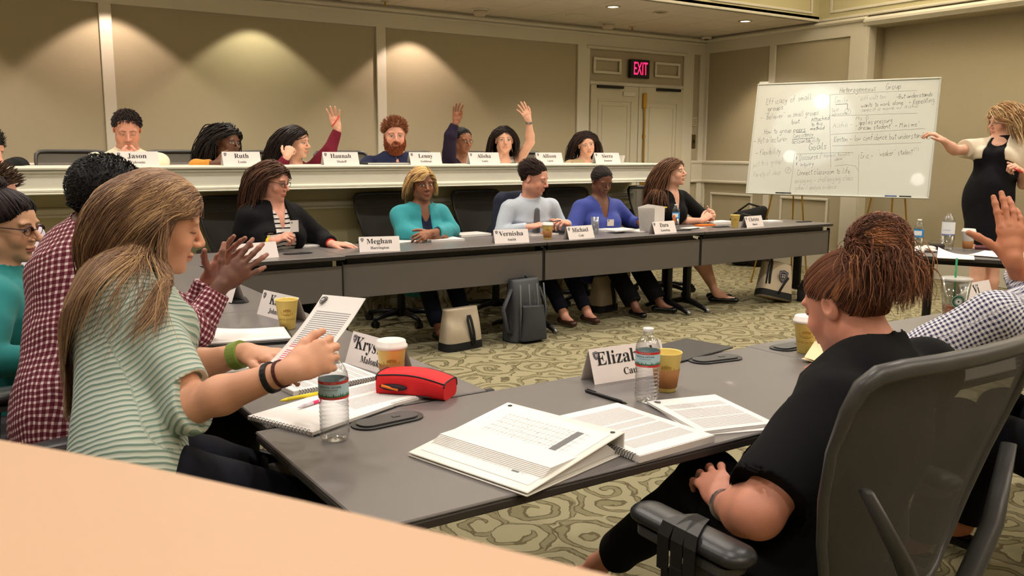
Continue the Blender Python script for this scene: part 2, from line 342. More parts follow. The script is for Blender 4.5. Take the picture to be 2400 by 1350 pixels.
# ------------------------------------------------------------------ smooth solid bodies
class SDF:
    """a union of rounded shapes, turned into one continuous surface"""
    def __init__(s): s.p = []
    def add(s, f, lo, hi, k=.02, op='u'): s.p.append((f, np.asarray(lo, float), np.asarray(hi, float), k, op)); return s
    def cone(s, a, b, ra, rb, k=.02, flat=None, op='u'):
        a, b = np.asarray(a, float), np.asarray(b, float); fa = None
        if flat is not None: n, c = np.asarray(flat[0], float), flat[1]; fa = (n, c)
        q = lambda v: v if fa is None else v+(fa[1]-1)*np.dot(v, fa[0])*fa[0]
        d = q(b-a); dd = float(d @ d)+1e-12
        def f(x, y, z):
            px, py, pz = x-a[0], y-a[1], z-a[2]
            if fa is not None:
                w = (fa[1]-1)*(px*fa[0][0]+py*fa[0][1]+pz*fa[0][2]); px, py, pz = px+w*fa[0][0], py+w*fa[0][1], pz+w*fa[0][2]
            t = np.clip((px*d[0]+py*d[1]+pz*d[2])/dd, 0, 1)
            D = np.sqrt((px-t*d[0])**2+(py-t*d[1])**2+(pz-t*d[2])**2)-(ra+(rb-ra)*t)
            return D if fa is None else D/(1+(fa[1]-1)*.5)
        m = max(ra, rb); return s.add(f, np.minimum(a, b)-m, np.maximum(a, b)+m, k, op)
    def ell(s, c, r, R=None, k=.01, op='u'):
        c = np.asarray(c, float); r = np.asarray(r, float); R = np.eye(3) if R is None else np.asarray(R, float)
        def f(x, y, z):
            px, py, pz = x-c[0], y-c[1], z-c[2]
            qx = px*R[0, 0]+py*R[1, 0]+pz*R[2, 0]; qy = px*R[0, 1]+py*R[1, 1]+pz*R[2, 1]; qz = px*R[0, 2]+py*R[1, 2]+pz*R[2, 2]
            k0 = np.sqrt((qx/r[0])**2+(qy/r[1])**2+(qz/r[2])**2); k1 = np.sqrt((qx/r[0]**2)**2+(qy/r[1]**2)**2+(qz/r[2]**2)**2)+1e-6
            return k0*(k0-1)/k1
        m = r.max(); return s.add(f, c-m, c+m, k, op)
    def half(s, c, n, k=.004, lo=(-9, -9, -9), hi=(9, 9, 9)):
        """cut away everything on the +n side of c (within a box)"""
        c, n = np.asarray(c, float), nrm(n)
        return s.add(lambda x, y, z: -((x-c[0])*n[0]+(y-c[1])*n[1]+(z-c[2])*n[2]), lo, hi, k, 's')
    def grid(s, lo, hi, h):
        lo = np.asarray(lo, float); n = [max(4, int(math.ceil((b-a)/h))+1) for a, b in zip(lo, hi)]
        ax = [(lo[i]+h*np.arange(n[i])).astype(np.float32) for i in range(3)]
        F = np.full(n, .06, np.float32)
        for f, l, u, k, op in s.p:
            pad = max(k, 3*h)+.004
            sl = []
            for i in range(3):
                i0 = int(np.searchsorted(ax[i], l[i]-pad)); i1 = int(np.searchsorted(ax[i], u[i]+pad)); sl.append(slice(i0, i1))
            if any(q.stop-q.start < 1 for q in sl): continue
            D = f(ax[0][sl[0]][:, None, None], ax[1][sl[1]][None, :, None], ax[2][sl[2]][None, None, :]).astype(np.float32)
            G = F[sl[0], sl[1], sl[2]]
            F[sl[0], sl[1], sl[2]] = blend(G, D, k, op)
        return F, lo, h
    def val(s, P):
        x, y, z = P[:, 0], P[:, 1], P[:, 2]; F = np.full(len(P), .06)
        for f, l, u, k, op in s.p:
            m = np.all((P > l-k-.03) & (P < u+k+.03), axis=1)
            if m.any(): F[m] = blend(F[m], f(x[m], y[m], z[m]), k, op)
        return F
    def grad(s, P, e=.002):
        g = np.stack([s.val(P+d)-s.val(P-d) for d in (V(e, 0, 0), V(0, e, 0), V(0, 0, e))], 1)
        return g/(np.linalg.norm(g, axis=1, keepdims=True)+1e-9)
    def bounds(s, keep=lambda l, u: True):
        L = np.min([p[1] for p in s.p if p[4] == 'u'], 0); U = np.max([p[2] for p in s.p if p[4] == 'u'], 0); return L-.012, U+.012
def blend(a, b, k, op):
    if op == 'u':
        m = np.maximum(k-np.abs(a-b), 0); return np.minimum(a, b)-m*m/(4*k)
    b = -b; m = np.maximum(k-np.abs(a-b), 0); return np.maximum(a, b)+m*m/(4*k)
_C = np.array([(i, j, k) for i in (0, 1) for j in (0, 1) for k in (0, 1)])
_E = [(a, b) for a in range(8) for b in range(a+1, 8) if np.abs(_C[a]-_C[b]).sum() == 1]
def surfnet(F, lo, h):
    nx, ny, nz = F.shape; I = F < 0
    s = np.zeros((nx-1, ny-1, nz-1), np.int8)
    for i, j, k in _C: s += I[i:nx-1+i, j:ny-1+j, k:nz-1+k]
    act = (s > 0) & (s < 8); idx = np.argwhere(act)
    if not len(idx): return np.zeros((0, 3)), np.zeros((0, 4), int)
    ident = -np.ones(act.shape, np.int64); ident[act] = np.arange(len(idx))
    val = np.stack([F[idx[:, 0]+c[0], idx[:, 1]+c[1], idx[:, 2]+c[2]] for c in _C], 1)
    acc = np.zeros((len(idx), 3)); cnt = np.zeros(len(idx))
    for a, b in _E:
        va, vb = val[:, a], val[:, b]; m = (va < 0) != (vb < 0)
        t = np.where(m, va/np.where(m, va-vb, 1), 0)
        acc += m[:, None]*(_C[a]+t[:, None]*(_C[b]-_C[a])); cnt += m
    P = lo+h*(idx+acc/cnt[:, None]); Q = []
    for ax in range(3):
        b, c = [(1, 2), (2, 0), (0, 1)][ax]
        sl0 = [slice(None)]*3; sl1 = [slice(None)]*3; sl0[ax] = slice(0, F.shape[ax]-1); sl1[ax] = slice(1, None)
        cr = I[tuple(sl0)] != I[tuple(sl1)]; e = np.argwhere(cr)
        e = e[(e[:, b] > 0) & (e[:, c] > 0) & (e[:, b] < F.shape[b]-1) & (e[:, c] < F.shape[c]-1)]
        if not len(e): continue
        fl = I[e[:, 0], e[:, 1], e[:, 2]]
        def cell(db, dc):
            q = e.copy(); q[:, b] -= db; q[:, c] -= dc; return ident[q[:, 0], q[:, 1], q[:, 2]]
        q = np.stack([cell(0, 0), cell(1, 0), cell(1, 1), cell(0, 1)], 1)
        q[~fl] = q[~fl][:, ::-1]; q = q[(q >= 0).all(1)]; Q.append(q)
    return P, (np.concatenate(Q) if Q else np.zeros((0, 4), int))
def multires(sdf, h, fine, lo=None, hi=None):
    """surface at step h, with finer boxes [(lo, hi, step)] stitched in"""
    L, U = sdf.bounds()
    if lo is not None: L = np.maximum(L, lo)
    if hi is not None: U = np.minimum(U, hi)
    P, Q = surfnet(*sdf.grid(L, U, h))
    for fl, fh, fs in fine:
        ins = np.all((P > np.asarray(fl)+h*.9) & (P < np.asarray(fh)-h*.9), axis=1); Q = Q[~ins[Q].all(1)]
    for i, (fl, fh, fs) in enumerate(fine):
        p, q = surfnet(*sdf.grid(np.maximum(fl, L), np.minimum(fh, U), fs))
        for (gl, gh, gs) in fine[:i]:
            ins = np.all((p > np.asarray(gl)+fs) & (p < np.asarray(gh)-fs), axis=1); q = q[~ins[q].all(1)]
        Q = np.concatenate([Q, q+len(P)]); P = np.concatenate([P, p])
    used = np.zeros(len(P), bool); used[Q.ravel()] = True; mp = np.cumsum(used)-1
    return P[used], mp[Q]
def sines(seed, n=7, lo=10, hi=60):
    r = np.random.RandomState(seed); D = r.randn(n, 3); D /= np.linalg.norm(D, axis=1)[:, None]; W = np.exp(r.uniform(math.log(lo), math.log(hi), n)); ph = r.uniform(0, 6.28, n)
    def f(P):
        o = 0
        for d, w, p in zip(D, W, ph): o = o+np.sin((P @ d)*w+p+1.7*np.sin((P @ np.roll(d, 1))*w*.6))/n*2.2
        return o
    return f
SKIN = dict(fair=(222, 170, 145), pink=(218, 158, 136), olive=(208, 160, 128), tan=(172, 116, 84), brown=(138, 90, 66), dark=(108, 70, 52), deep=(98, 64, 48))
def lin(c): return np.array(srgb(*c)[:3])
# ------------------------------------------------------------------ head
def head_prims(S, X, s, sex='f', fat=0.0, nose=1.0, chin=1.0, beard=0):
    """X(local)->world, local: x to the person's right... y forward, z up, metres for a 0.235 m head"""
    R = X[1]
    T = lambda p: X[0]+R @ (np.asarray(p, float)*s)
    E = lambda c, r, k=.012, op='u', Q=None: S.ell(T(c), np.asarray(r)*s, R if Q is None else R @ Q, k*s, op)
    m = 1.0 if sex == 'f' else 1.07
    E((0, -.014, .032), (.072*m, .092, .082), .01)
    E((0, .022, .030), (.063*m, .066, .064), .02)
    E((0, .026, -.030), ((.054+.012*fat)*m, .062, .078), .03)
    E((0, .034, -.078), ((.040+.014*fat)*m, .046, .030), .03)
    E((0, .072*chin, -.100), (.017*m, .014, .014), .02)
    if fat > .5: E((0, .03, -.105), (.045, .04, .03), .03)
    for g in (-1, 1):
        E((g*.034, .060, -.034), (.024+.008*fat, .022, .026), .02)
        E((g*.030, .0775, .021), (.024, .011, .0095), .012)
        E((g*.052*m, -.005, -.060), (.016, .030, .028), .02)
    for g in (-1, 1): E((g*.031, .099, .001), (.0175, .013, .0115), .010, 's')
    for g in (-1, 1): E((g*.031, .0765, .000), (.0135, .0130, .0115), .003)
    S.cone(T((0, .083, .014)), T((0, .1125*nose, -.028)), .0066*s, .0092*s, .010*s)
    E((0, .1085*nose, -.031), (.0095, .0095, .0080), .006)
    for g in (-1, 1): E((g*.0125, .097, -.0345), (.0075, .0105, .0068), .006)
    E((0, .0885, -.0615), (.0240, .0090, .0062), .005); E((0, .0870, -.0720), (.0205, .0090, .0068), .005)
    S.cone(T((-.023, .101, -.0668)), T((.023, .101, -.0668)), .0028*s, .0028*s, .003*s, op='s')
    E((0, .094, -.086), (.016, .008, .006), .008, 's')
    for g in (-1, 1):
        Q = Rz(g*-18) @ Rx(-8)
        E((g*.0735*m, -.012, -.006), (.0075, .0175, .030), .005, Q=Q)
        E((g*.0805*m, -.008, .000), (.005, .0095, .016), .004, 's', Q=Q)
    return T
def face_paint(L, skin, o):
    """colours of lips, brows, eyes on local head points L (unit head)"""
    x, y, z = L[:, 0], L[:, 1], L[:, 2]; C = np.tile(skin, (len(L), 1)); ax = np.abs(x)
    def put(w, c): nonlocal C; w = np.clip(w, 0, 1)[:, None]; C = C*(1-w)+np.asarray(c)*w
    e = lambda cx, cz, rx, rz: np.clip((1-np.sqrt(((ax-cx)/rx)**2+((z-cz)/rz)**2))*4, 0, 1)*(y > .045)
    put(.35*np.exp(-(((ax-.040)/.018)**2+((z+.035)/.020)**2))*(y > .03), skin*np.array([1.05, .72, .66]))
    put(.30*np.exp(-((x/.012)**2+((z+.03)/.012)**2))*(y > .09), skin*np.array([1.05, .72, .66]))
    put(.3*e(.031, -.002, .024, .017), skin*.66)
    lip = o.get('lips') if o.get('lips') is not None else skin*np.array([.92, .55, .52])
    zl = -.0668
    w = np.clip((.0245-ax)/.004, 0, 1)*(y > .07)*np.where(z > zl, np.clip((zl+.0088-.006*(ax/.024)**2-np.where(ax < .004, .0012, 0)-z)/.0015, 0, 1), np.clip((z-(zl-.0100+.0075*(ax/.024)**2))/.0018, 0, 1))
    put(w*.85, lip); put(np.exp(-((z-zl)/.0013)**2)*(ax < .025)*(y > .065)*.75, lip*.25)
    put(np.exp(-(((ax-.006)/.0038)**2+((z+.0405)/.0026)**2))*(y > .085)*.8, skin*.25)
    # eyes
    op = o.get('eye', 1.0); ez = -.001 if op > .3 else -.0055
    fr = y > .060; xx = (ax-.031)/.0150; lid = .0062*op*np.sqrt(np.clip(1-xx**2, 0, 1)); low = .0050*np.sqrt(np.clip(1-xx**2, 0, 1))*(1 if op > .3 else .2)
    ins = fr & (np.abs(xx) < 1) & (z-ez < lid) & (z-ez > -low)
    if op > .3:
        C[ins] = np.array([.62, .58, .54])*o.get('whites', 1.0)
        gx = o.get('gaze', 0)*.005; dx = x-np.sign(x)*.031-gx; r2 = dx**2+(z-ez-.0004)**2
        C[ins & (r2 < .0056**2)] = np.asarray(o.get('iris', (.06, .035, .02))); C[ins & (r2 < .0028**2)] = .004
    ln = fr & (np.abs(xx) < 1.08); dark = np.asarray(o.get('lash', (.012, .008, .006)))
    put(ln*np.exp(-((z-ez-lid)/.0016)**2)*.9, dark); put(ln*np.exp(-((z-ez+low)/.0014)**2)*.35, dark)
    put(ln*np.exp(-((z-ez-lid-.0045)/.0016)**2)*.35*(op > .3), skin*.45)
    # brows
    bc = np.asarray(o.get('brow', (.03, .018, .012))); bx = (ax-.014)/.034; bz = .0175+.0055*np.sin(np.clip(bx, 0, 1)*2.6)-.004*np.clip(bx, 0, 1)**2
    th = .0038*(1-.55*np.clip(bx, 0, 1))*o.get('browt', 1.0)
    put((y > .035)*(bx > -.06)*(bx < 1.02)*np.exp(-((z-bz)/th)**2)*.9, bc)
    if o.get('stubble'):
        w = np.clip((-.045-z)/.02, 0, 1)*(y > -.02)+np.exp(-((z+.052)/.008)**2)*(ax < .03)*(y > .08); put(w*o['stubble'], skin*.35)
    return C
def face_frame(c, az, pitch=0, roll=0):
    """axes of a head (or chest) at c: az degrees from facing the camera, turning towards the picture's right; pitch down, roll to its right"""
    d0 = EYE-c; d0[2] = 0; d0 = nrm(d0); r = V(-d0[1], d0[0], 0)     # picture right
    f = d0*math.cos(math.radians(az))+r*math.sin(math.radians(az))
    up = V(0, 0, 1); p = math.radians(pitch); f2 = f*math.cos(p)-up*math.sin(p); rt = nrm(np.cross(f2, up)); u2 = np.cross(rt, f2)
    q = math.radians(roll); r3 = rt*math.cos(q)-u2*math.sin(q); u3 = u2*math.cos(q)+rt*math.sin(q)
    return np.stack([r3, f2, u3], 1)
# ------------------------------------------------------------------ hands
def hand_prims(S, w, d, n, side, sc=1.0, curl=(25, 30, 30, 35), spread=8, thumb=(40, 25), k=.004):
    """w wrist, d direction of the fingers, n out of the back of the hand, side +1 right hand / -1 left hand"""
    d = nrm(d); n = nrm(n-np.dot(n, d)*d); t = np.cross(n, d)*side     # t towards the thumb... (right hand, back up: thumb is left of d)
    R = np.stack([d, t, n], 1); w = np.asarray(w, float); T = lambda a, b, c: w+R @ (np.array([a, b, c])*sc)
    S.ell(T(.045, 0, 0), np.array([.052, .036, .0145])*sc, R, .01)
    S.ell(T(.075, .002, .001), np.array([.022, .040, .012])*sc, R, .01)
    S.ell(T(.030, .022, -.008), np.array([.032, .017, .014])*sc, R, .010)
    S.cone(w-d*.01, T(.03, 0, 0), .023*sc, .026*sc, .012, flat=(n, 1.45))
    base = [(.088, .029, .0), (.093, .0095, .002), (.089, -.0105, .001), (.080, -.029, -.001)]
    ln = [(.040, .025, .020), (.045, .028, .021), (.041, .027, .021), (.033, .020, .018)]; rd = (.0092, .0094, .0090, .0080)
    box = [w]
    for i in range(4):
        a = math.radians((1.5-i)*spread); dirv = np.array([math.cos(a), math.sin(a), 0.0]); p = np.array(base[i]); c = 0.0
        for j in range(3):
            c += math.radians(curl[i])*(1, 1.15, .75)[j]
            v = np.array([dirv[0]*math.cos(c), dirv[1]*math.cos(c), -math.sin(c)]); q = p+v*ln[i][j]
            r0 = rd[i]*(1, .93, .86)[j]; r1 = rd[i]*(.93, .86, .74)[j]
            S.cone(T(*p), T(*q), r0*sc, r1*sc, k*(1.3 if j else 2)*sc); p = q; box.append(T(*p))
    a = math.radians(thumb[0]); b = math.radians(thumb[1]); p = np.array([.022, .026, -.008])
    v = np.array([math.cos(a), math.sin(a), -.35*math.sin(b)]); v /= np.linalg.norm(v)
    for j, L in enumerate((.040, .032, .026)):
        q = p+v*L; S.cone(T(*p), T(*q), (.0125, .0108, .0098)[j]*sc, (.0108, .0100, .0080)[j]*sc, .006*sc); p = q; box.append(T(*p))
        a -= math.radians(thumb[1]*.5); v = np.array([math.cos(a), math.sin(a), -.35*math.sin(b)-.12*j]); v /= np.linalg.norm(v)
    box = np.array(box); return box.min(0)-.026*sc, box.max(0)+.026*sc
# ------------------------------------------------------------------ hair
def strands(name, roots, N, dirs, parent, L, steps, body, off, rad, colf, seed, grav=.25, wave=0.0, wfreq=3.0, stiff=.85, n=3, flow=None, clump=0, mt=None, minoff=.003):
    """grow strands from roots; they fall, lie on head and shoulders and hang free"""
    r = np.random.RandomState(seed); k = len(roots); P = roots.copy(); D = dirs.copy(); L = L*r.uniform(.82, 1.0, k) if np.isscalar(L) else L
    offs = minoff+off*r.rand(k)**1.0; path = [P.copy()]; ph = r.uniform(0, 6.28, k); wd = r.randn(k, 3)*.4+0
    if clump:
        cid = r.randint(0, clump, k); ph = r.uniform(0, 6.28, clump)[cid]; wd = (r.randn(clump, 3)*1.0)[cid]+.25*r.randn(k, 3)
    for i in range(steps):
        g = V(0, 0, -1)
        F = g*grav
        if flow is not None: F = F+flow(P, i/steps)
        D = D*stiff+F+wave*wd*np.sin(ph+wfreq*i/steps*6.28)[:, None]
        D /= np.linalg.norm(D, axis=1, keepdims=True)+1e-9
        P = P+D*(L/steps)[:, None]
        v = body.val(P); m = v < offs
        if m.any():
            G = body.grad(P[m]); push = (offs[m]-v[m])[:, None]*G; P[m] += push
            D[m] += -G*np.minimum((D[m]*G).sum(1), 0)[:, None]*.9
        path.append(P.copy())
    path = np.array(path).transpose(1, 0, 2); m = steps+1
    T = np.gradient(path, axis=1); T /= np.linalg.norm(T, axis=2, keepdims=True)+1e-9
    ref = np.array([.31, .52, .8]); B = np.cross(T, ref); B /= np.linalg.norm(B, axis=2, keepdims=True)+1e-9; Nn = np.cross(T, B)
    tp = np.linspace(0, 1, m); rr = rad*(1-.75*tp**3)[None, :]*(r.uniform(.7, 1.3, k))[:, None]
    ring = []
    for j in range(n):
        a = 2*PI*j/n; ring.append(path+rr[..., None]*(math.cos(a)*B+math.sin(a)*Nn))
    Vv = np.stack(ring, 2).reshape(-1, 3)
    idx = np.arange(k*m*n).reshape(k, m, n); q = []
    for j in range(n): q.append(np.stack([idx[:, :-1, j], idx[:, :-1, (j+1) % n], idx[:, 1:, (j+1) % n], idx[:, 1:, j]], -1).reshape(-1, 4))
    Q = np.concatenate(q)
    base = colf(r, k, roots)
    C = np.repeat(base, m*n, axis=0)
    return Vv, Q, C
def hair_scalp(r, n, X, s, m=1.0, line=0.0, low=-.075, zf=.060):
    """points and normals on the scalp (local unit head), hairline shaped"""
    v = r.randn(n*4, 3); v /= np.linalg.norm(v, axis=1)[:, None]; rad = np.array([.0735*m, .0945, .0835]); c = np.array([0, -.013, .032])
    p = c+v*rad; nn = v/rad; nn /= np.linalg.norm(nn, axis=1)[:, None]
    zl = np.interp(p[:, 1], [-.10, -.06, -.042, -.022, .018, .05, .075, .09], [low, low+.006, -.036, .014, .016, .030, zf-.008, zf])+line
    k = p[:, 2] > zl; p, nn = p[k][:n], nn[k][:n]
    return p, nn
def cap_sdf(X, s, m=1.0, th=.006, line=0.0, low=-.075, zf=.060):
    C, R = X
    rad = np.array([.0735*m, .0945, .0835])+th; c = np.array([0, -.013, .032])
    def f(x, y, z):
        px, py, pz = (x-C[0])/s, (y-C[1])/s, (z-C[2])/s
        lx = px*R[0, 0]+py*R[1, 0]+pz*R[2, 0]; ly = px*R[0, 1]+py*R[1, 1]+pz*R[2, 1]; lz = px*R[0, 2]+py*R[1, 2]+pz*R[2, 2]
        k0 = np.sqrt(((lx-c[0])/rad[0])**2+((ly-c[1])/rad[1])**2+((lz-c[2])/rad[2])**2)
        k1 = np.sqrt(((lx-c[0])/rad[0]**2)**2+((ly-c[1])/rad[1]**2)**2+((lz-c[2])/rad[2]**2)**2)+1e-6
        d = k0*(k0-1)/k1
        zl = np.interp(ly, [-.10, -.06, -.042, -.022, .018, .05, .075, .09], [low, low+.006, -.036, .014, .016, .030, zf-.008, zf])+line
        return np.maximum(d, (zl-lz)*.8)*s
    S = SDF(); S.add(f, C-.13*s, C+.13*s, .004); return S
def mottle(cols, jit=.25, mixw=None):
    cols = np.array([lin(c) for c in cols])
    def f(r, k, roots=None):
        i = r.choice(len(cols), k, p=mixw)
        if roots is not None and len(cols) > 2:      # neighbouring strands share a streak
            v = sines(int(r.randint(1000)), 6, 60, 240)(roots)+.25*r.randn(k); o = np.argsort(np.argsort(v))/k; i = np.searchsorted(np.cumsum(mixw or [1/len(cols)]*len(cols)), o).clip(0, len(cols)-1)
        return cols[i]*r.uniform(1-jit, 1+jit, (k, 1))
    return f
HAIRM = None
def hair_mat():
    global HAIRM
    if HAIRM: return HAIRM
    t = NT('hair'); a = t.add('ShaderNodeAttribute', attribute_name='col'); t.l.new(a.outputs['Color'], t.b.inputs['Base Color'])
    t.b.inputs['Roughness'].default_value = .58; t.b.inputs['Specular IOR Level'].default_value = .28; HAIRM = t.m; return t.m
def add_hair(root, X, s, body, spec, far, seed, off):
    """spec: style, colours; far True for people small in the picture"""
    st = spec['style']; R = X[1]; C = X[0]; rs = np.random.RandomState(seed); m = spec.get('m', 1.0); cols = spec['cols']
    base = lin(cols[0])*.8; kw = dict(line=spec.get('line', 0), low=spec.get('low', -.075), zf=spec.get('zf', .06)); hh = .0045 if far else .003
    parts = []
    S = cap_sdf(X, s, m, spec.get('th', .006), **kw)
    if st == 'bun' or st == 'messybun':
        b = C+R @ (np.array(spec.get('bun', (0, -.11, .07)))*s); S.ell(b, np.array(spec.get('bunr', (.04, .035, .04)))*s, R, .015)
    P, Q = surfnet(*S.grid(*[S.bounds()[i] for i in (0, 1)], hh))
    nz = sines(seed, 6, 60, 200)(P)[:, None]; parts.append((P, Q, base*(1+.12*nz)))
    nst = spec.get('n', 300 if far else 1500); rad = spec.get('rad', .0028 if far else .0016)*s; stp = spec.get('steps', 12 if far else 26)
    p, nn = hair_scalp(rs, nst, X, s, m, **kw)
    if st in ('long', 'bob'):
        ex = rs.rand(nst//7); pl = np.stack([np.full(nst//7, spec.get('part', 0))+.004*rs.randn(nst//7), np.cos((ex*1.9-.35)*1.0+.35)*0, ex], 1)
        th_ = .42+ex*1.5; pl = np.stack([pl[:, 0], -.013+.0945*np.cos(th_), .032+.0835*np.sin(th_)], 1); p = np.concatenate([p, pl]); q_ = (pl-np.array([0, -.013, .032]))/np.array([.0735, .0945, .0835]); nn = np.concatenate([nn, q_/np.linalg.norm(q_, axis=1)[:, None]])
    if spec.get('side'):   # one-sided parting
        pass
    mo = spec.get('th', .006)+.0025; W = C+(R @ ((p+nn*mo)*s).T).T; Nw = (R @ nn.T).T; col = mottle(cols, spec.get('jit', .25), spec.get('mixw'))
    px = spec.get('part', 0.0); rx, fy, uz = R[:, 0], R[:, 1], R[:, 2]
    if st in ('long', 'bob', 'locs'):
        sd = np.sign(p[:, 0]-px+1e-4)[:, None]; back = np.clip(-p[:, 1:2]*8, 0, 1)
        D = Nw*.25+sd*rx*(1-back)*spec.get('lat', .9)-fy*(spec.get('bk', .35)+.5*back)-uz*.15
        bf_ = spec.get('bflow', .10); gp = spec.get('gather')
        if gp is None: fl = (lambda P_, t: (-fy*bf_+0*P_) if t < spec.get('bt', .35) else 0*P_)
        else:
            gk = rs.uniform(.7, 1, len(W))[:, None]*gp[2]*(1-.9*((p[:, 1] > .055) & (rs.rand(len(W)) < .10)))[:, None]; jt = rs.randn(len(W), 3)*gp[3]; g1, g2 = np.asarray(gp[0], float), np.asarray(gp[1], float)
            def fl(P_, t):
                tg = (g1 if t < .42 else g2)+jt*(1 if t > .42 else .7)-P_
                return (-fy*bf_ if t < spec.get('bt', .35) else 0)+(1 if t > .12 else .3)*gk*tg/(np.linalg.norm(tg, axis=1, keepdims=True)+.05)
        if st == 'locs': o = dict(grav=.22, wave=.35, wfreq=2.5, clump=0)
        else: o = dict(grav=spec.get('grav', .30), wave=spec.get('wave', .05), wfreq=spec.get('wf', 1.5), clump=spec.get('clump', 30))
        D /= np.linalg.norm(D, axis=1, keepdims=True)
        fl0 = fl; cy = spec.get('clear', .042)
        def fl(P_, t):      # keep the face free
            Lp = (P_-C) @ R/s; mk = ((Lp[:, 1] > cy) & (Lp[:, 2] < .045) & (Lp[:, 2] > -.16))[:, None]
            return fl0(P_, t)+mk*(-fy*1.2+rx*np.sign(Lp[:, 0:1])*.6)
        Lc = spec['len']*s
        vv = strands('h', W, None, D, None, Lc, stp, body, spec.get('vol', .016)*s, rad, col, seed, flow=fl, minoff=mo*s, **o); parts.append(vv)
    elif st in ('bun', 'messybun', 'pony'):
        b = C+R @ (np.array(spec.get('bun', (0, -.11, .07)))*s)
        D = nrm(1)*0+(b-W); D = D-(D*Nw).sum(1)[:, None]*Nw*.8; D /= np.linalg.norm(D, axis=1, keepdims=True)
        Ls = np.linalg.norm(b-W, axis=1)*1.12
        vv = strands('h', W, None, D, None, Ls, max(8, stp//2), body, .004*s, rad, col, seed, grav=0.0, wave=.02, minoff=mo*s, flow=lambda P_, t: .6*(b-P_)/(np.linalg.norm(b-P_, axis=1, keepdims=True)+.01)); parts.append(vv)
        if st in ('bun', 'messybun'):   # coils round the knot
            kb = nst//2 if st == 'messybun' else nst//3; br = np.array(spec.get('bunr', (.04, .035, .04)))*s
            v = rs.randn(kb, 3); v /= np.linalg.norm(v, axis=1)[:, None]; RB = SDF().ell(b, br, R, .01); Wb = b+(R @ (v*br).T).T
            ax = R @ nrm(V(.2, -.8, .5)); Db = np.cross(ax, v @ R.T)+.25*rs.randn(kb, 3); Db /= np.linalg.norm(Db, axis=1, keepdims=True)
            parts.append(strands('h', Wb, None, Db, None, spec.get('coil', .07)*s, max(8, stp//2), RB, .006*s, rad, col, seed+1, grav=0.0, wave=.10 if st == 'messybun' else .06, stiff=.8, flow=lambda P_, t: .9*(b-P_)/(br.mean())))
        if st == 'messybun':
            for (cc, cn, ln_, dr, wv) in spec['tails']:
                c0 = C+R @ (np.array(cc)*s); Wt = c0+rs.randn(cn, 3)*np.array([.022, .022, .016])*s; Dt = np.tile(R @ np.array(dr, float), (cn, 1))+.12*rs.randn(cn, 3); Dt /= np.linalg.norm(Dt, axis=1, keepdims=True)
                parts.append(strands('h', Wt, None, Dt, None, ln_*s, stp, body, .028*s, rad, col, seed+2+len(parts), grav=.14, wave=wv, wfreq=1.3, minoff=mo*s+.003, clump=max(4, cn//40)))
    elif st == 'short':
        cm = R @ nrm(np.array(spec.get('comb', (0, -.6, .3))))
        D = Nw*spec.get('lift', .8)+cm+.3*rs.randn(len(W), 3)*spec.get('mess', 1); D /= np.linalg.norm(D, axis=1, keepdims=True)
        Ls = spec.get('len', .03)*s*np.clip(.45+p[:, 2]*9, .3, 1.0)*rs.uniform(.7, 1.1, len(W))
        parts.append(strands('h', W, None, D, None, Ls, 5 if far else 7, body, .004*s, rad, col, seed, grav=.06, wave=spec.get('wave', .1), wfreq=1, minoff=mo*s*.8))
    elif st == 'buzz': pass
    VV = np.concatenate([q[0] for q in parts]); CC = np.concatenate([np.broadcast_to(q[2], q[0].shape) for q in parts]); QQ = []; n0 = 0
    for q in parts: QQ.append(q[1]+n0); n0 += len(q[0])
    o = mesh_obj('hair', VV, np.concatenate(QQ), hair_mat(), root, off=off); set_col(o, CC)
    return o
# ------------------------------------------------------------------ people
def skin_mat(key):
    return attrmat('skin_'+key, rough=.5 if key not in ('dark', 'deep', 'brown') else .42, spec=.35, bump=.12, bscale=350, sss=.08)
def limb_uv(P, bones, ref):
    """(round, along) measure of every cloth point from its closest bone"""
    best = np.full(len(P), 1e9); U = np.zeros(len(P)); Vv = np.zeros(len(P))
    for a, b, v0, w, R0 in bones:
        d = b-a; L = np.linalg.norm(d); dn = d/L; tr_ = (P-a) @ dn; t = np.clip(tr_, 0, L); q = P-a-t[:, None]*dn
        dist = np.linalg.norm(q, axis=1)-R0+(.05 if v0 >= .3 else 0)*(tr_ < .02)
        r = nrm(ref-np.dot(ref, dn)*dn); s = np.cross(dn, r); ang = np.arctan2(q @ s, q @ r)
        m = dist < best; best[m] = dist[m]; U[m] = (ang*w)[m]; Vv[m] = (v0+(P-a) @ dn)[m]
    return np.stack([U, Vv, np.zeros(len(P))], 1)
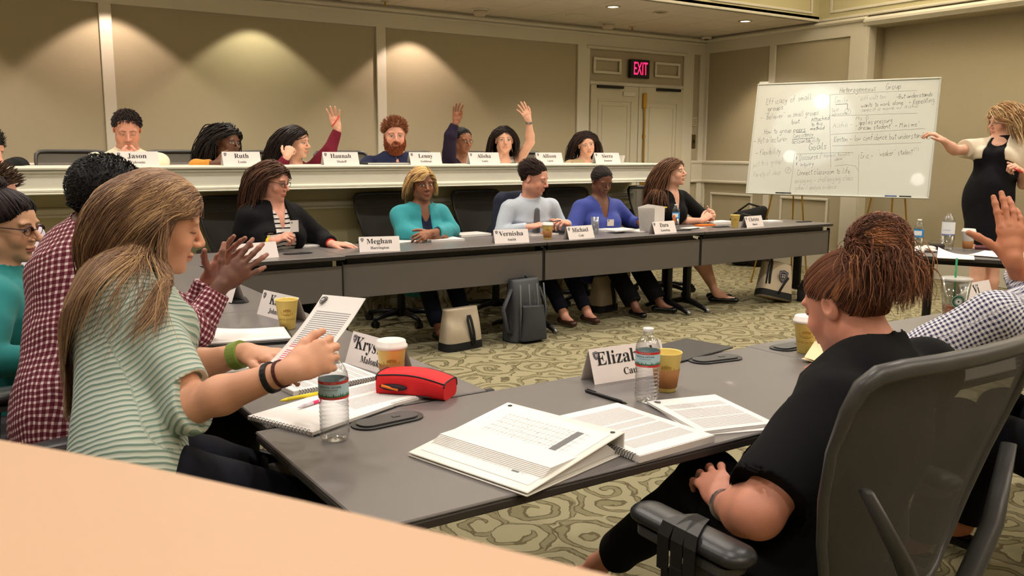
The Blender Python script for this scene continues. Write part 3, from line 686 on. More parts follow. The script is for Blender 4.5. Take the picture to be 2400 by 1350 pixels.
def person(label, o):
    """o: hc head centre, hs head scale, face (az, pitch, roll), body az, lean, arms, clothes, hair ..."""
    far = o.get('far', True); sk = lin(o['skin']) if not isinstance(o['skin'], str) else lin(SKIN[o['skin']]); seed = o.get('seed', 1)
    hc = np.asarray(o['hc'], float); s = o.get('hs', 1.0); m = 1.0 if o.get('sex', 'f') == 'f' else 1.07; bs = o.get('bs', 1.0)
    HR = face_frame(hc, *o['face']); X = (hc, HR)
    BF = face_frame(hc, o['body'], 0, 0); bf, br = BF[:, 1], BF[:, 0]; up = V(0, 0, 1)
    lean = math.radians(o.get('lean', 8)); sl = math.radians(o.get('tilt', 0)); tu = nrm(up*math.cos(lean)+bf*math.sin(lean)+br*math.sin(sl)); tf = nrm(np.cross(tu, br)); tf = tf if tf @ bf > 0 else -tf
    nkf, nkd = o.get('nk', (.045, .185)); N = hc-bf*nkf*s-up*nkd*s+br*o.get('nks', 0)
    if 'neck' in o: N = np.asarray(o['neck'], float)
    hw = o.get('sw', .165)*bs*(1.0 if m == 1 else 1.14); tl = o.get('tl', .46)*bs; g = o.get('girth', 1.0)
    shR = N-tu*.045*bs+br*hw+np.asarray(o.get('shR', (0, 0, 0)), float); shL = N-tu*.045*bs-br*hw+np.asarray(o.get('shL', (0, 0, 0)), float)
    H = np.asarray(o['hips'], float) if 'hips' in o else N-tu*tl
    tu = nrm(N-H)
    S = SDF(); T = head_prims(S, X, s, o.get('sex', 'f'), o.get('fat', 0), o.get('nose', 1), o.get('chin', 1))
    nr = (.050 if m == 1 else .060)*s*o.get('nkr', 1)
    S.cone(T((0, -.022, -.055)), N+bf*.008, nr, nr*1.12, .03); nhead = len(S.p)
    fl = (tf, 1.38)
    def torso(S_, e, top=True):
        w = lambda v: v*bs*g+e
        S_.cone(H, H+(N-H)*.36, w(.150), w(.130 if m == 1 else .142), .05, flat=fl)
        S_.cone(H+(N-H)*.36, H+(N-H)*.74, w(.130 if m == 1 else .142), w(.148 if m == 1 else .166), .05, flat=fl)
        S_.cone(H+(N-H)*.74, N-tu*.06*bs, w(.148 if m == 1 else .166), w(.095), .05, flat=fl)
        S_.cone(shR-br*.03, shL+br*.03, .050*bs+e, .050*bs+e, .05)
        S_.cone(N-tu*.075*bs, N-tu*.035, .080*bs+e, .052*bs+e*.6, .04)
        if m == 1:
            for q in (-1, 1): S_.ell(H+(N-H)*.66+tf*.085*bs*g+br*q*.068*bs*g, V(.062, .055, .060)*bs*g*o.get('bust', 1)+e, np.stack([br, tf, tu], 1), .04)
    torso(S, -o.get('slim', 0))
    bodybones = [(H, N, 0.0, .15*bs*g, .12)]
    fine = []
    hb = .125*s; fine.append((hc-hb-V(0, 0, .01), hc+hb, (o.get('hres', .0042 if far else .0026))))
    arms = []
    for side, key, sh in ((1, 'armR', shR), (-1, 'armL', shL)):
        A = o.get(key)
        if A is None: continue
        el, wr = np.asarray(A['el'], float), np.asarray(A['wr'], float)
        S.cone(sh, el, .050*bs*(1+.4*(o.get('ag', 1)-1)), .036*bs*o.get('ag', 1), .03); md = el+(wr-el)*.3
        S.cone(el, md, .036*bs*o.get('ag', 1), .038*bs*o.get('ag', 1), .02); S.cone(md, wr, .038*bs*o.get('ag', 1), .0245*bs, .02)
        arms.append((side, sh, el, wr, A)); bodybones += [(sh, el, .3, .055, .05), (el, wr, .3+np.linalg.norm(el-sh), .05, .04)]
        if A.get('hand', True):
            lo, hi = hand_prims(S, wr, np.asarray(A['hd'], float), np.asarray(A['hn'], float), side, A.get('sc', s*.98 if m == 1 else s*1.04), A.get('curl', (25, 30, 30, 35)), A.get('spread', 8), A.get('thumb', (40, 25)))
            fine.append((lo, hi, o.get('fres', .0036 if far else .0024)))
    legs = []
    for side, key in ((1, 'legR'), (-1, 'legL')):
        Lg = o.get(key)
        if Lg is None: continue
        hp = H+br*.085*side*bs; kn, an, toe = [np.asarray(v, float) for v in Lg[:3]]
        S.cone(hp, kn, .078*bs*g, .052*bs, .04); S.cone(kn, kn+(an-kn)*.35, .050*bs, .050*bs, .03); S.cone(kn+(an-kn)*.35, an, .050*bs, .031*bs, .03)
        S.cone(an, an+V(0, 0, -.02)+.2*(toe-an), .034, .030, .02); S.cone(an+.1*(toe-an)-V(0, 0, .02), toe, .030, .024, .02)
        legs.append((side, hp, kn, an, toe))
    body_h = .0075 if far else .006
    P, Q = multires(S, body_h, fine)
    L = ((P-hc) @ HR)/s; C = np.tile(sk, (len(P), 1)).astype(float); mh = (np.abs(L) < .14).all(1)
    C[mh] = face_paint(L[mh], sk, o.get('paint', {}))
    C *= (1+.05*sines(seed+9, 5, 20, 90)(P))[:, None]
    for key, A in (('armR', o.get('armR')), ('armL', o.get('armL'))):   # paler palms and nails on dark skin
        if A is not None and A.get('palm') is not None:
            d = nrm(A['hd']); n_ = nrm(np.asarray(A['hn'], float)-np.dot(A['hn'], d)*d); q = P-np.asarray(A['wr'], float); w = (np.abs(q @ d-.09) < .13) & (np.linalg.norm(q, axis=1) < .22)
            k = np.clip((-(q @ n_)-.002)/.006, 0, 1)*w; C = C*(1-k[:, None])+lin(A['palm'])*k[:, None]
    root = mesh_obj('person', P-H, Q, skin_mat(o['skin'] if isinstance(o['skin'], str) else 'x%d' % seed)); root.location = tuple(H); set_col(root, C)
    tag(root, label, o.get('cat', 'person'), o.get('group'))
    for cb in o.get('extra', []): cb(root, X, s, S, H)
    # ---- clothes
    for ci, c in enumerate(o.get('clothes', [])):
        G = SDF(); e = c.get('e', .010)
        if c['type'] == 'top':
            torso(G, e); bones = [(H-tu*.15, N, -.15, .16*bs*g, .11)]
            if not c.get('hem'): G.cone(H-tu*c.get('drop', .05), H, .150*bs*g+e, .150*bs*g+e, .04, flat=fl)
            nd = nrm(T((0, -.022, -.055))-N); cl = c.get('collar', 0)
            if cl: G.cone(N-tu*.02, N+nd*(cl+.02), nr*1.12+e+.002, nr*1.03+e+.002, .012)
            rc_ = nr*1.30+.012; pc = N+nd*(cl+.004+rc_*(.55 if cl else .8)); G.cone(pc, pc+nd*.12, rc_, rc_, .004, op='s')
            for side, sh, el, wr, A in arms:
                sl_ = c.get('sleeve', 1.0); l1 = np.linalg.norm(el-sh); l2 = np.linalg.norm(wr-el); tot = (l1+l2)*(A.get('sleeve', sl_)); ag = o.get('ag', 1)
                if tot <= 0.02: continue
                ra, rb = .050*bs*(1+.4*(ag-1))+e+.004, .036*bs*ag+e+.006
                if tot <= l1: q = sh+(el-sh)*tot/l1; G.cone(sh, q, ra+.004, ra*(1-tot/l1)+rb*(tot/l1)+.010, .03); cut = (q, el-sh)
                else:
                    t2 = min((tot-l1)/l2, .97); q = el+(wr-el)*t2; G.cone(sh, el, ra+.003, rb+.003, .03); G.cone(el, q, rb+.002, (.0245*bs*t2+.038*bs*(1-t2))+e*.9, .02); cut = (q, wr-el)
                c0 = cut[0]-nrm(cut[1])*.006; dc = nrm(cut[1]); Rc = o.get('rc', .088) if tot <= l1 else .068
                def cutter(x, y, z, c0=c0, dc=dc, Rc=Rc):
                    px, py, pz = x-c0[0], y-c0[1], z-c0[2]; ax_ = px*dc[0]+py*dc[1]+pz*dc[2]
                    return np.maximum(np.maximum(np.sqrt(np.maximum(px*px+py*py+pz*pz-ax_*ax_, 0))-Rc, -ax_), ax_-.10)
                G.add(cutter, c0-.14, c0+.14, .003, 's')
                bones += [(sh, el, .35, .060*bs, .05), (el, wr, .35+l1, .050*bs, .035)]
            nk = c.get('neck')
            if nk and nk[0] > 0:   # neckline cut: (depth below neck, half width)
                dp, wd = nk; G.cone(N+tf*.12*bs-tu*(dp+.02), N+tf*.035*bs+tu*.06, .018, wd+.012, .008, op='s')
            fr = c.get('open')
            if fr:   # open cardigan: wedge down the front
                def wedge(x, y, z, w0=fr[0], w1=fr[1]):
                    px, py, pz = x-N[0], y-N[1], z-N[2]; lat = px*br[0]+py*br[1]+pz*br[2]; fo = px*tf[0]+py*tf[1]+pz*tf[2]; dn = np.clip(-(px*tu[0]+py*tu[1]+pz*tu[2])/.45, -.1, 1)
                    return np.maximum(np.abs(lat)-(w0+(w1-w0)*dn), .015-fo)
                G.add(wedge, N-.6, N+.6, .008, 's')
            hem = c.get('hem', 0.0)
            if hem: G.half(H+tu*hem, -tu, .004)
        elif c['type'] == 'legs':
            for side, hp, kn, an, toe in legs:
                ln_ = c.get('len', .95); G.cone(hp, kn, .078*bs*g+e, .055*bs+e+.004, .04); q = kn+(an-kn)*ln_; G.cone(kn, q, .055*bs+e+.004, c.get('cuff', .046)+e, .03)
                if ln_ > .5: G.half(q-nrm(an-kn)*.004, an-kn, .003, q-.11, q+.11)
            G.cone(H-tu*.03, H+tu*.01, .138*bs*g+e, .132*bs*g+e, .03, flat=fl); bones = [(H, N, 0, .15, .1)]+[(kn, an, 0, .06, .05) for _, _, kn, an, _ in legs]
        elif c['type'] == 'custom': bones = c['build'](G, dict(H=H, N=N, tu=tu, tf=tf, br=br, X=X, s=s, e=e, arms=arms, bs=bs, torso=torso, nr=nr, T=T))
        nz = sines(seed*7+ci, 8, 18, 55); amp = c.get('wr', .0030)
        base_f = G
        Fg, lo, h = base_f.grid(*base_f.bounds(), c.get('h', .0075 if far else .005))
        if amp:
            ax = [lo[i]+h*np.arange(Fg.shape[i]) for i in range(3)]; near = np.argwhere(np.abs(Fg) < .02)
            pp = lo+near*h; Fg[near[:, 0], near[:, 1], near[:, 2]] -= (amp*nz(pp)).astype(np.float32)
        Pc, Qc = surfnet(Fg, lo, h)
        ob = mesh_obj(c['name'], Pc, Qc, c['mat'], root, off=H); set_vec(ob, limb_uv(Pc, bones, br))
        if c.get('label'): ob['label'] = c['label']
    # ---- shoes
    if o.get('shoe'):
        for side, hp, kn, an, toe in legs:
            G = SDF(); d = nrm((toe-an)*V(1, 1, 0)); hl = an-d*.035; hl = V(hl[0], hl[1], toe[2]); z0 = toe[2]-.018
            G.cone(V(hl[0], hl[1], z0+.022), V(toe[0], toe[1], z0+.018), .036, .034, .02, flat=(V(0, 0, 1), 1.3))
            G.half(V(0, 0, z0-.004), (0, 0, -1), .003)
            if o.get('shoe_open', True): G.ell(an+.35*(toe-an)+V(0, 0, .012), V(.034, .075, .030), np.stack([np.cross(d, V(0, 0, 1)), d, V(0, 0, 1)], 1), .006, 's')
            Pc, Qc = surfnet(*G.grid(*G.bounds(), .005)); mesh_obj('shoe', Pc, Qc, o['shoe'], root, off=H)
    if o.get('hair'):
        SB = SDF(); SB.p = list(S.p[:nhead]); e_ = .022; torso(SB, e_)
        for side, sh, el, wr, A in arms: SB.cone(sh, el, .050*bs+e_, .036*bs*o.get('ag', 1)+e_, .03)
        add_hair(root, X, s, SB, o['hair'], far, seed, H)
    return root, X, s, T, H, S
def glasses(col=(30, 20, 18), w=1.0, half=False, thick=.0016):
    def f(root, X, s, S, H):
        mb = MB(); T = lambda p: X[0]+X[1] @ (np.array(p)*s)
        for g in (-1, 1):
            pts = []
            for i in range(21):
                a = 2*PI*i/20; pts.append(T((g*.033+.0215*math.cos(a), .096-.004*abs(math.cos(a)), -.003+.0150*math.sin(a)*(1 if abs(math.sin(a)) < .95 else .97))))
            if half:
                mb.tube([T((g*.033+.023*math.cos(a), .0965, -.001+.0155*math.sin(a))) for a in np.linspace(-.1, PI+.1, 12)], thick*2.2*s, 6)
            mb.tube(pts, thick*s*(.7 if half else 1), 6, cap=False)
            mb.tube([T((g*.0545, .094, .004)), T((g*.073, .06, .005)), T((g*.078, .0, .003)), T((g*.076, -.018, -.006))], thick*1.1*s, 6)
        mb.tube([T((-.012, .099, .001)), T((0, .103, .004)), T((.012, .099, .001))], thick*s, 6)
        mb.build('eyeglasses', mat('frame_%d_%d' % (col[0], col[1]), srgb(*col), .3), root, smooth=True, off=H)
    return f
def band(key, t, r, w, m, name='wristband', flat=1.3, lab=None):
    """bracelet or watch round the forearm, t along elbow-wrist"""
    def mk(o):
        def f(root, X, s, S, H):
            A = o[key]; el, wr = np.asarray(A['el'], float), np.asarray(A['wr'], float); c = el+(wr-el)*t; d = nrm(wr-el)
            n_ = nrm(np.asarray(A['hn'], float)-np.dot(A['hn'], d)*d); b = np.cross(d, n_); mb = MB(); pts = []
            k = 24
            for i in range(k):
                a = 2*PI*i/k; dirv = math.cos(a)*n_/flat+math.sin(a)*b; dirv /= np.linalg.norm(dirv); p = c.copy()
                lo_, hi_ = .008, .06
                for _ in range(14):
                    mid = (lo_+hi_)/2
                    if S.val((c+dirv*mid)[None])[0] < 0: lo_ = mid
                    else: hi_ = mid
                pts.append((c+dirv*(hi_+r*.6), dirv))
            P = []
            for p, dv in pts:
                for (x, y) in ((-w, -r), (w, -r), (w, r), (-w, r)): P.append(p+d*x+dv*y)
            F = [(4*i+j, 4*i+(j+1) % 4, 4*((i+1) % k)+(j+1) % 4, 4*((i+1) % k)+j) for i in range(k) for j in range(4)]
            mb.add(P, F); q = mb.build(name, m, root, smooth=False, off=H)
            if lab: q['label'] = lab
        return f
    return mk
# ------------------------------------------------------------------ room surfaces
def carpet_mat(name, sc=3.6):
    t = NT(name); b = t.b; b.inputs['Roughness'].default_value = .95; b.inputs['Specular IOR Level'].default_value = .1
    tc = t.add('ShaderNodeTexCoord'); mp = t.add('ShaderNodeMapping'); mp.inputs['Scale'].default_value = (sc, sc, sc); t.lk(tc, 'Object', mp, 'Vector')
    wn = t.add('ShaderNodeTexNoise', i_Scale=1.6, i_Detail=1.0); t.lk(mp, 0, wn, 'Vector')
    wv = t.add('ShaderNodeVectorMath', operation='MULTIPLY_ADD'); wv.inputs[1].default_value = (.45, .45, .45); t.lk(wn, 'Color', wv, 0); t.lk(mp, 0, wv, 2)
    vo = t.add('ShaderNodeTexVoronoi', i_Scale=1.0, i_Randomness=.8); t.lk(wv, 0, vo, 'Vector')
    sub = t.add('ShaderNodeVectorMath', operation='SUBTRACT'); t.lk(wv, 0, sub, 0); t.lk(vo, 'Position', sub, 1)
    sp = t.add('ShaderNodeSeparateXYZ'); t.lk(sub, 0, sp, 0)
    ang = t.math('ARCTAN2', sp.outputs[1], t.math('ADD', sp.outputs[0], sp.outputs[2]))
    sc2 = t.add('ShaderNodeSeparateColor'); t.lk(vo, 'Color', sc2, 0)
    sgn = t.math('SIGN', t.math('SUBTRACT', sc2.outputs[0], .5))
    ph = t.math('ADD', t.math('MULTIPLY', vo.outputs['Distance'], 24.0), t.math('MULTIPLY', ang, sgn))
    ph = t.math('ADD', ph, t.math('MULTIPLY', sc2.outputs[1], 6.28))
    sp1 = t.math('SINE', ph)
    n2 = t.add('ShaderNodeTexNoise', i_Scale=5.0, i_Detail=3.0); t.lk(mp, 0, n2, 'Vector')
    k = t.math('ADD', sp1, t.math('MULTIPLY', t.math('SUBTRACT', n2.outputs[0], .5), 2.4))
    ln = t.math('LESS_THAN', t.math('ABSOLUTE', t.math('ADD', k, .45)), .26)      # dark outline of each scroll
    fil = t.math('GREATER_THAN', k, -.45)
    light, mid, dark = srgb(152, 145, 116), srgb(124, 117, 90), srgb(90, 83, 61)
    c = t.mix(fil, mid, light); c = t.mix(ln, c, dark)
    n3 = t.add('ShaderNodeTexNoise', i_Scale=260.0, i_Detail=2.0); t.lk(tc, 'Object', n3, 'Vector')
    c = t.mix(t.math('MULTIPLY', n3.outputs[0], .35), c, srgb(96, 86, 56))
    t.l.new(c, b.inputs['Base Color']); t.bump(n3.outputs[0], .5, .004); return t.m
M_carpet = carpet_mat('swirl_carpet')
M_wallc = mat('tan_wallcovering', srgb(176, 165, 138), .8, noise=.03, nscale=30, bump=.06, bscale=500)
M_green = mat('olive_paint', srgb(192, 184, 144), .7, noise=.02, bump=.05)
M_trim = mat('cream_trim', srgb(220, 214, 197), .45, noise=.015, nscale=8)
M_white = mat('white_counter', srgb(228, 225, 208), .4, noise=.01, nscale=8)
M_ceil = mat('ceiling_tile', srgb(222, 211, 194), .9, noise=.03, nscale=120, bump=.1)
M_peach = mat('counter_laminate', srgb(206, 170, 140), .5, noise=.02, nscale=14)  # cream top; the warm lamplight on it is put into this colour
M_brass = mat('brass', srgb(190, 150, 70), .3, 1.0); M_chrome = mat('chrome', srgb(200, 200, 200), .15, 1.0)
M_black = mat('black_plastic', srgb(22, 22, 24), .45, noise=.05); M_blackm = mat('black_metal', srgb(28, 28, 30), .35, .4)
M_dgrey = mat('dark_grey_plastic', srgb(58, 58, 60), .42, noise=.05, bump=.08, bscale=600)
M_silver = mat('silver_metal', srgb(150, 150, 152), .35, .8)
XW, XE, YS, YN = -2.4, 9.15, -2.6, 9.0; XR = 9.45; YREC = 6.45
def struct(name, mb, m, parent=None, smooth=False):
    o = mb.build(name, m, parent, smooth)
    if parent is None: o['kind'] = 'structure'
    return o
struct('floor', MB().box(((XW+XR)/2, (YS+YN)/2, -.05), (XR-XW+.4, YN-YS+.4, .1)), M_carpet)
# raised tier behind the far counter: carpeted platform, riser wall with a chair rail
PZ, YR, XL = .34, 6.95, 6.07
pl = struct('floor_platform', MB().box(((XW+XL)/2, (YR+.02+YN)/2, PZ/2), (XL-XW, YN-YR-.02, PZ)), M_carpet)
rw = struct('wall_riser', MB().box(((XW+XL)/2, YR+.012, .555), (XL-XW, .024, 1.11)).box((XL-.04, (YR+.14+YN)/2, .555), (.08, YN-YR-.14, 1.11)), M_green)
mb = MB()
mb.box(((XW+XL)/2, YR-.012, .985), (XL-XW+.02, .035, .045), ch=.01).box(((XW+XL)/2, YR-.008, .950), (XL-XW+.02, .022, .022), ch=.006)
struct('trim_1', mb, M_trim)
struct('baseboard_riser', MB().box(((XW+XL)/2, YR-.006, .09), (XL-XW, .012, .18)), M_carpet)
# far counter on top of the riser
cz = 1.305; mb = MB()
mb.box(((XW+XL)/2, 6.80, cz-.012), (XL-XW+.04, .62, .024), ch=.008)
c_root = empty('counter', ((XW+XL)/2, 6.7, 1.10), 0, 'long cream counter running in front of the raised back row of people', 'counter')
def lb(mb_): 
    o0 = V(*c_root.location); mb_.v = [tuple(V(*v)-o0) for v in mb_.v]; return mb_
lb(mb).build('counter_top', M_white, c_root)
mb = MB().box(((XW+XL)/2, 6.535, 1.225), (XL-XW, .04, .135)).box(((XW+XL)/2, 6.513, 1.268), (XL-XW+.02, .02, .016), ch=.005)
mb.box(((XW+XL)/2, 6.518, 1.147), (XL-XW+.03, .05, .030), ch=.010).box(((XW+XL)/2, 6.505, 1.128), (XL-XW+.04, .04, .012), ch=.004)
lb(mb).build('fascia', M_white, c_root)
lb(MB().box(((XW+XL)/2, 6.74, 1.13), (XL-XW, .40, .02)).box((XL-.01, 6.8, 1.2), (.02, .55, .15))).build('underside', M_green, c_root)
# ---- wall A (north), panelled
struct('wall_north', MB().box(((XW+XR)/2, YN+.1, 1.75), (XR-XW+.4, .2, 3.6)), M_wallc)
mb = MB(); TH = .03
def stile(x0, x1, z0=0, z1=2.97): mb.box(((x0+x1)/2, YN-TH/2, (z0+z1)/2), (x1-x0, TH, z1-z0), ch=.004)
for x0, x1 in ((-1.23, -1.12), (1.41, 1.517), (4.155, 4.266), (6.897, 7.09), (8.72, 8.91), (9.03, 9.15)): stile(x0, x1)
mb.box(((XW+XE)/2, YN-TH/2, 2.855), (XE-XW, TH+.002, .24)); mb.box(((XW+XE)/2, YN-.035, 2.93), (XE-XW, .07, .05), ch=.02); mb.box(((XW+XE)/2, YN-.022, 2.885), (XE-XW, .044, .03), ch=.01)
for a, b_ in ((XW, 6.897), (8.91, 9.15)):
    mb.box(((a+b_)/2, YN-.022, 1.272), (b_-a, .046, .05), ch=.015); mb.box(((a+b_)/2, YN-TH/2-.0015, 1.14), (b_-a-.004, TH+.003, .22)); mb.box(((a+b_)/2, YN-.022, 1.01), (b_-a, .046, .04), ch=.012); mb.box(((a+b_)/2, YN-TH/2-.0015, .12), (b_-a-.004, TH+.003, .24))
struct('trim_2', mb, M_trim)
# double doors with transom panel and hardware
M_door = mat('door_paint', srgb(208, 201, 178), .5, noise=.01)
for i, (x0, x1) in enumerate(((7.10, 7.895), (7.905, 8.71))):
    mb = MB().box(((x0+x1)/2, YN-.025, 1.13), (x1-x0, .045, 2.25), ch=.003)
    for z0, z1 in ((1.15, 2.08), (.25, 1.0)):
        mb.frame(((x0+x1)/2, YN-.052, (z0+z1)/2), (1, 0, 0), (0, 0, 1), x1-x0-.22, z1-z0, .025, .014)
        mb.frame(((x0+x1)/2, YN-.050, (z0+z1)/2), (1, 0, 0), (0, 0, 1), x1-x0-.36, z1-z0-.14, .015, .010)
    d = struct('door_%d' % (i+1), mb, M_door)
    MB().box(((x0+x1)/2+(-.1 if i == 0 else .1), YN-.07, 2.235), (.42, .05, .035), ch=.005).build('door_closer', M_blackm, d)
    if i == 1:
        MB().tube([(7.99, YN-.07, .15), (7.99, YN-.07, 2.0)], .011, 10).box((7.99, YN-.065, 2.08), (.06, .04, .20), ch=.01).box((7.99, YN-.065, 1.62), (.035, .03, .03)).box((7.99, YN-.07, 1.05), (.07, .05, .22), ch=.01).build('exit_bolt', M_brass, d)
    else: MB().box((7.72, YN-.058, 2.16), (.20, .02, .06), ch=.004).build('strike_plate', M_trim, d)
mb = MB().box((7.905, YN-.012, 2.28), (1.63, .05, .05), ch=.008).frame((7.38, YN-.022, 2.50), (1, 0, 0), (0, 0, 1), .46, .20, .035, .02).frame((8.42, YN-.022, 2.50), (1, 0, 0), (0, 0, 1), .46, .20, .035, .02)
mb.box((7.905, YN-.03, 2.72), (1.75, .04, .04), ch=.01)
struct('trim_3', mb, M_trim)
# ---- wall B (east): panelled stub, then a recess with plain wall
struct('wall_east', MB().box((XE+.2, (YREC+YN+.2)/2, 1.75), (.4, YN+.2-YREC, 3.6)).box((XR+.1, (YS+YREC)/2, 1.4), (.2, YREC-YS, 2.9)).box((XE+.20, (YS+YREC)/2, 3.2), (.40, YREC-YS, .70)), M_wallc)
mb = MB(); TX = .03
def yst(y0, y1, z0=0, z1=2.97): mb.box((XE-TX/2, (y0+y1)/2, (z0+z1)/2), (TX, y1-y0, z1-z0), ch=.004)
for y0, y1 in ((8.92, 9.0), (7.76, 7.853), (6.45, 6.667)): yst(y0, y1)
mb.box((XE-TX/2, 7.72, 2.865), (TX+.002, 2.55, .21)); mb.box((XE-.04, 7.72, 2.93), (.08, 2.56, .05), ch=.02)
mb.box((XE-.022, 7.8, 1.272), (.046, 2.4, .05), ch=.015).box((XE-TX/2-.0015, 7.8, 1.14), (TX+.003, 2.4, .22)).box((XE-.022, 7.8, 1.01), (.046, 2.4, .04), ch=.012)
mb.box((XE-TX/2-.0015, 7.725, .11), (TX+.003, 2.55, .22))
for y0, y1 in ((8.04, 8.80), (6.85, 7.58)): mb.frame((XE-.012, (y0+y1)/2, .55), (0, 1, 0), (0, 0, 1), y1-y0, .62, .03, .024)
# corner post, beam moulding over the recess
mb.box((XE+.05, YREC-.01, 1.42), (.13, .03, 2.86)).box((XE-.03, (YS+YREC)/2, 2.905), (.09, YREC-YS+.1, .085), ch=.03).box((XE-.012, (YS+YREC)/2, 2.862), (.06, YREC-YS+.1, .02), ch=.006)
struct('trim_4', mb, M_trim)
struct('baseboard_east', MB().box((XR-.012, (YS+YREC)/2, .11), (.03, YREC-YS, .22), ch=.006).box((XR-.009, (YS+YREC)/2, .235), (.02, YREC-YS, .03), ch=.008), M_trim)
struct('trim_5', MB().frame((XR-.012, 4.05, 1.30), (0, 1, 0), (0, 0, 1), 1.22, 1.78, .09, .03), M_trim)
struct('wall_south', MB().box(((XW+XR)/2, YS-.1, 1.75), (XR-XW+.4, .2, 3.6)), M_wallc)
struct('wall_west', MB().box((XW-.1, (YS+YN)/2, 1.75), (.2, YN-YS+.4, 3.6)), M_wallc)
# ---- ceiling: low soffit beside the walls, raised field with a panelled fascia
zs, ty, tx = 2.97, 7.12, 9.12
mb = MB().box(((XW+XR)/2, (ty+YN)/2, zs+.03), (XR-XW+.2, YN-ty, .06))
mb.box(((XW+tx)/2, (YS+ty)/2, 3.58), (tx-XW, ty-YS, .06))
for i in range(1, 20):
    x = XW+i*.61
    if x < XE: mb.box((x, (ty+YN)/2, zs-.0005), (.006, YN-ty, .003))
for y in (7.73, 8.34): mb.box(((XW+XE)/2, y, zs-.0005), (XE-XW, .006, .003))
struct('ceiling', mb, M_ceil)
mb = MB().box(((XW+tx)/2, ty+.02, (zs+3.58)/2), (tx-XW, .04, 3.58-zs)).box((tx+.02, (YS+ty)/2, (zs+3.58)/2), (.04, ty-YS, 3.58-zs))
struct('wall_tray', mb, M_green)
mb = MB()
for i in range(5):
    x1 = 9.0-i*1.85; mb.frame((x1-.87, ty-.008, 3.27), (1, 0, 0), (0, 0, 1), 1.70, .44, .03, .018)
for i in range(5):
    y1 = 6.98-i*1.85; mb.frame((tx-.008, y1-.87, 3.27), (0, 1, 0), (0, 0, 1), 1.70, .44, .03, .018)
mb.box(((XW+tx)/2, ty-.006, zs+.012), (tx-XW, .025, .03), ch=.006).box((tx-.006, (YS+ty)/2, zs+.012), (.025, ty-YS, .03), ch=.006)
struct('trim_6', mb, M_trim)
# ---- ceiling fittings
M_lampon = mat('lamp_glow', (1, .86, .62, 1), .5, emit=((1, .86, .62, 1), 9.0)); M_can = mat('can_trim', srgb(205, 190, 160), .4); M_canin = mat('can_inside', srgb(90, 70, 50), .4, .6)
def can(x, y, z, lab, on=True, group=None):
    t = empty('ceiling_light', (x, y, z), 0, lab, 'ceiling light', group)
    MB().lathe([(.058, .0), (.082, -.001), (.084, -.006), (.060, -.009), (.056, -.002)], n=32, cap=False).build('ring', M_can, t, True)
    MB().lathe([(.057, -.003), (.050, -.002), (.001, -.0015)], n=32).build('lamp', M_lampon if on else M_canin, t, True)
    return t
can(6.344, 7.644, zs, 'lit round recessed ceiling light high above the bearded man')
can(8.325, 7.559, zs, 'lit round recessed ceiling light nearest the room corner above the whiteboard')
can(7.025, 7.634, zs, 'dark recessed ceiling light between the two lit ones', False)
for nm, x, y, lab in (('ceiling_speaker', 6.369, 8.36, 'flat round speaker grille in the ceiling before the exit door'), ('ceiling_speaker', 3.844, 8.9, 'flat round speaker grille in the ceiling beside the sprinkler over the middle wall panel')):
    mb = MB().lathe([(.11, 0), (.11, -.006), (.10, -.010), (.0, -.011)], n=32); tag(mb.build(nm, M_ceil, None, True), lab, 'speaker').location = (x, y, zs)
for x, y, lab in ((5.25, 8.62, 'domed white occupancy sensor on the ceiling above the raised arms'), (7.08, 8.62, 'domed white occupancy sensor on the ceiling above the exit sign')):
    t = empty('ceiling_sensor', (x, y, zs), 0, lab, 'sensor')
    MB().lathe([(.10, 0), (.10, -.012), (.085, -.016), (.0, -.017)], n=32).build('base', M_trim, t, True)
    MB().lathe([(.075, -.015), (.072, -.05), (.055, -.075), (.0, -.08)], n=32).build('dome', mat('dome_white', srgb(205, 190, 170), .3), t, True)
for x, y, lab in ((4.161, 8.75, 'small brass sprinkler head above the middle of the panelled wall'), (7.539, 8.7, 'small brass sprinkler head beside the exit sign end of the ceiling')):
    t = empty('sprinkler', (x, y, zs), 0, lab, 'sprinkler')
    MB().lathe([(.045, 0), (.045, -.005), (.0, -.008)], n=24).build('plate', M_can, t, True)
    MB().tube([(0, 0, -.005), (0, 0, -.04)], .01, 10).lathe([(.022, -.042), (.022, -.046), (0, -.047)], n=16).build('head', M_brass, t)
t = empty('smoke_detector', (9.0, 8.85, zs), 0, 'round smoke detector on the ceiling in the room corner', 'smoke detector')
MB().lathe([(.075, 0), (.075, -.02), (.06, -.035), (.0, -.04)], n=32).build('base', M_trim, t, True); MB().lathe([(.035, -.036), (.03, -.046), (.0, -.047)], n=24).build('grille', M_canin, t, True)
# ---- exit sign over the doors
t = empty('exit_sign', (7.888, YN-.05, 2.485), 0, 'black exit sign with glowing red letters over the double doors', 'sign')
MB().box((0, 0, 0), (.325, .06, .235), ch=.006).build('housing', M_black, t)
mb = MB(); text_on(mb, 'EXIT', .20, (0, -.034, -.005), (1, 0, 0), (0, 0, 1), serif=False, fit=.235)
vs = np.array(mb.v); vs[:, 2] = -.005+(vs[:, 2]+.005)*(.16/(vs[:, 2].max()-vs[:, 2].min())); mb.v = [tuple(v) for v in vs]
mb.build('letters', mat('exit_glow', (1, .02, .09, 1), .5, emit=((1, .015, .10, 1), 2.6)), t)
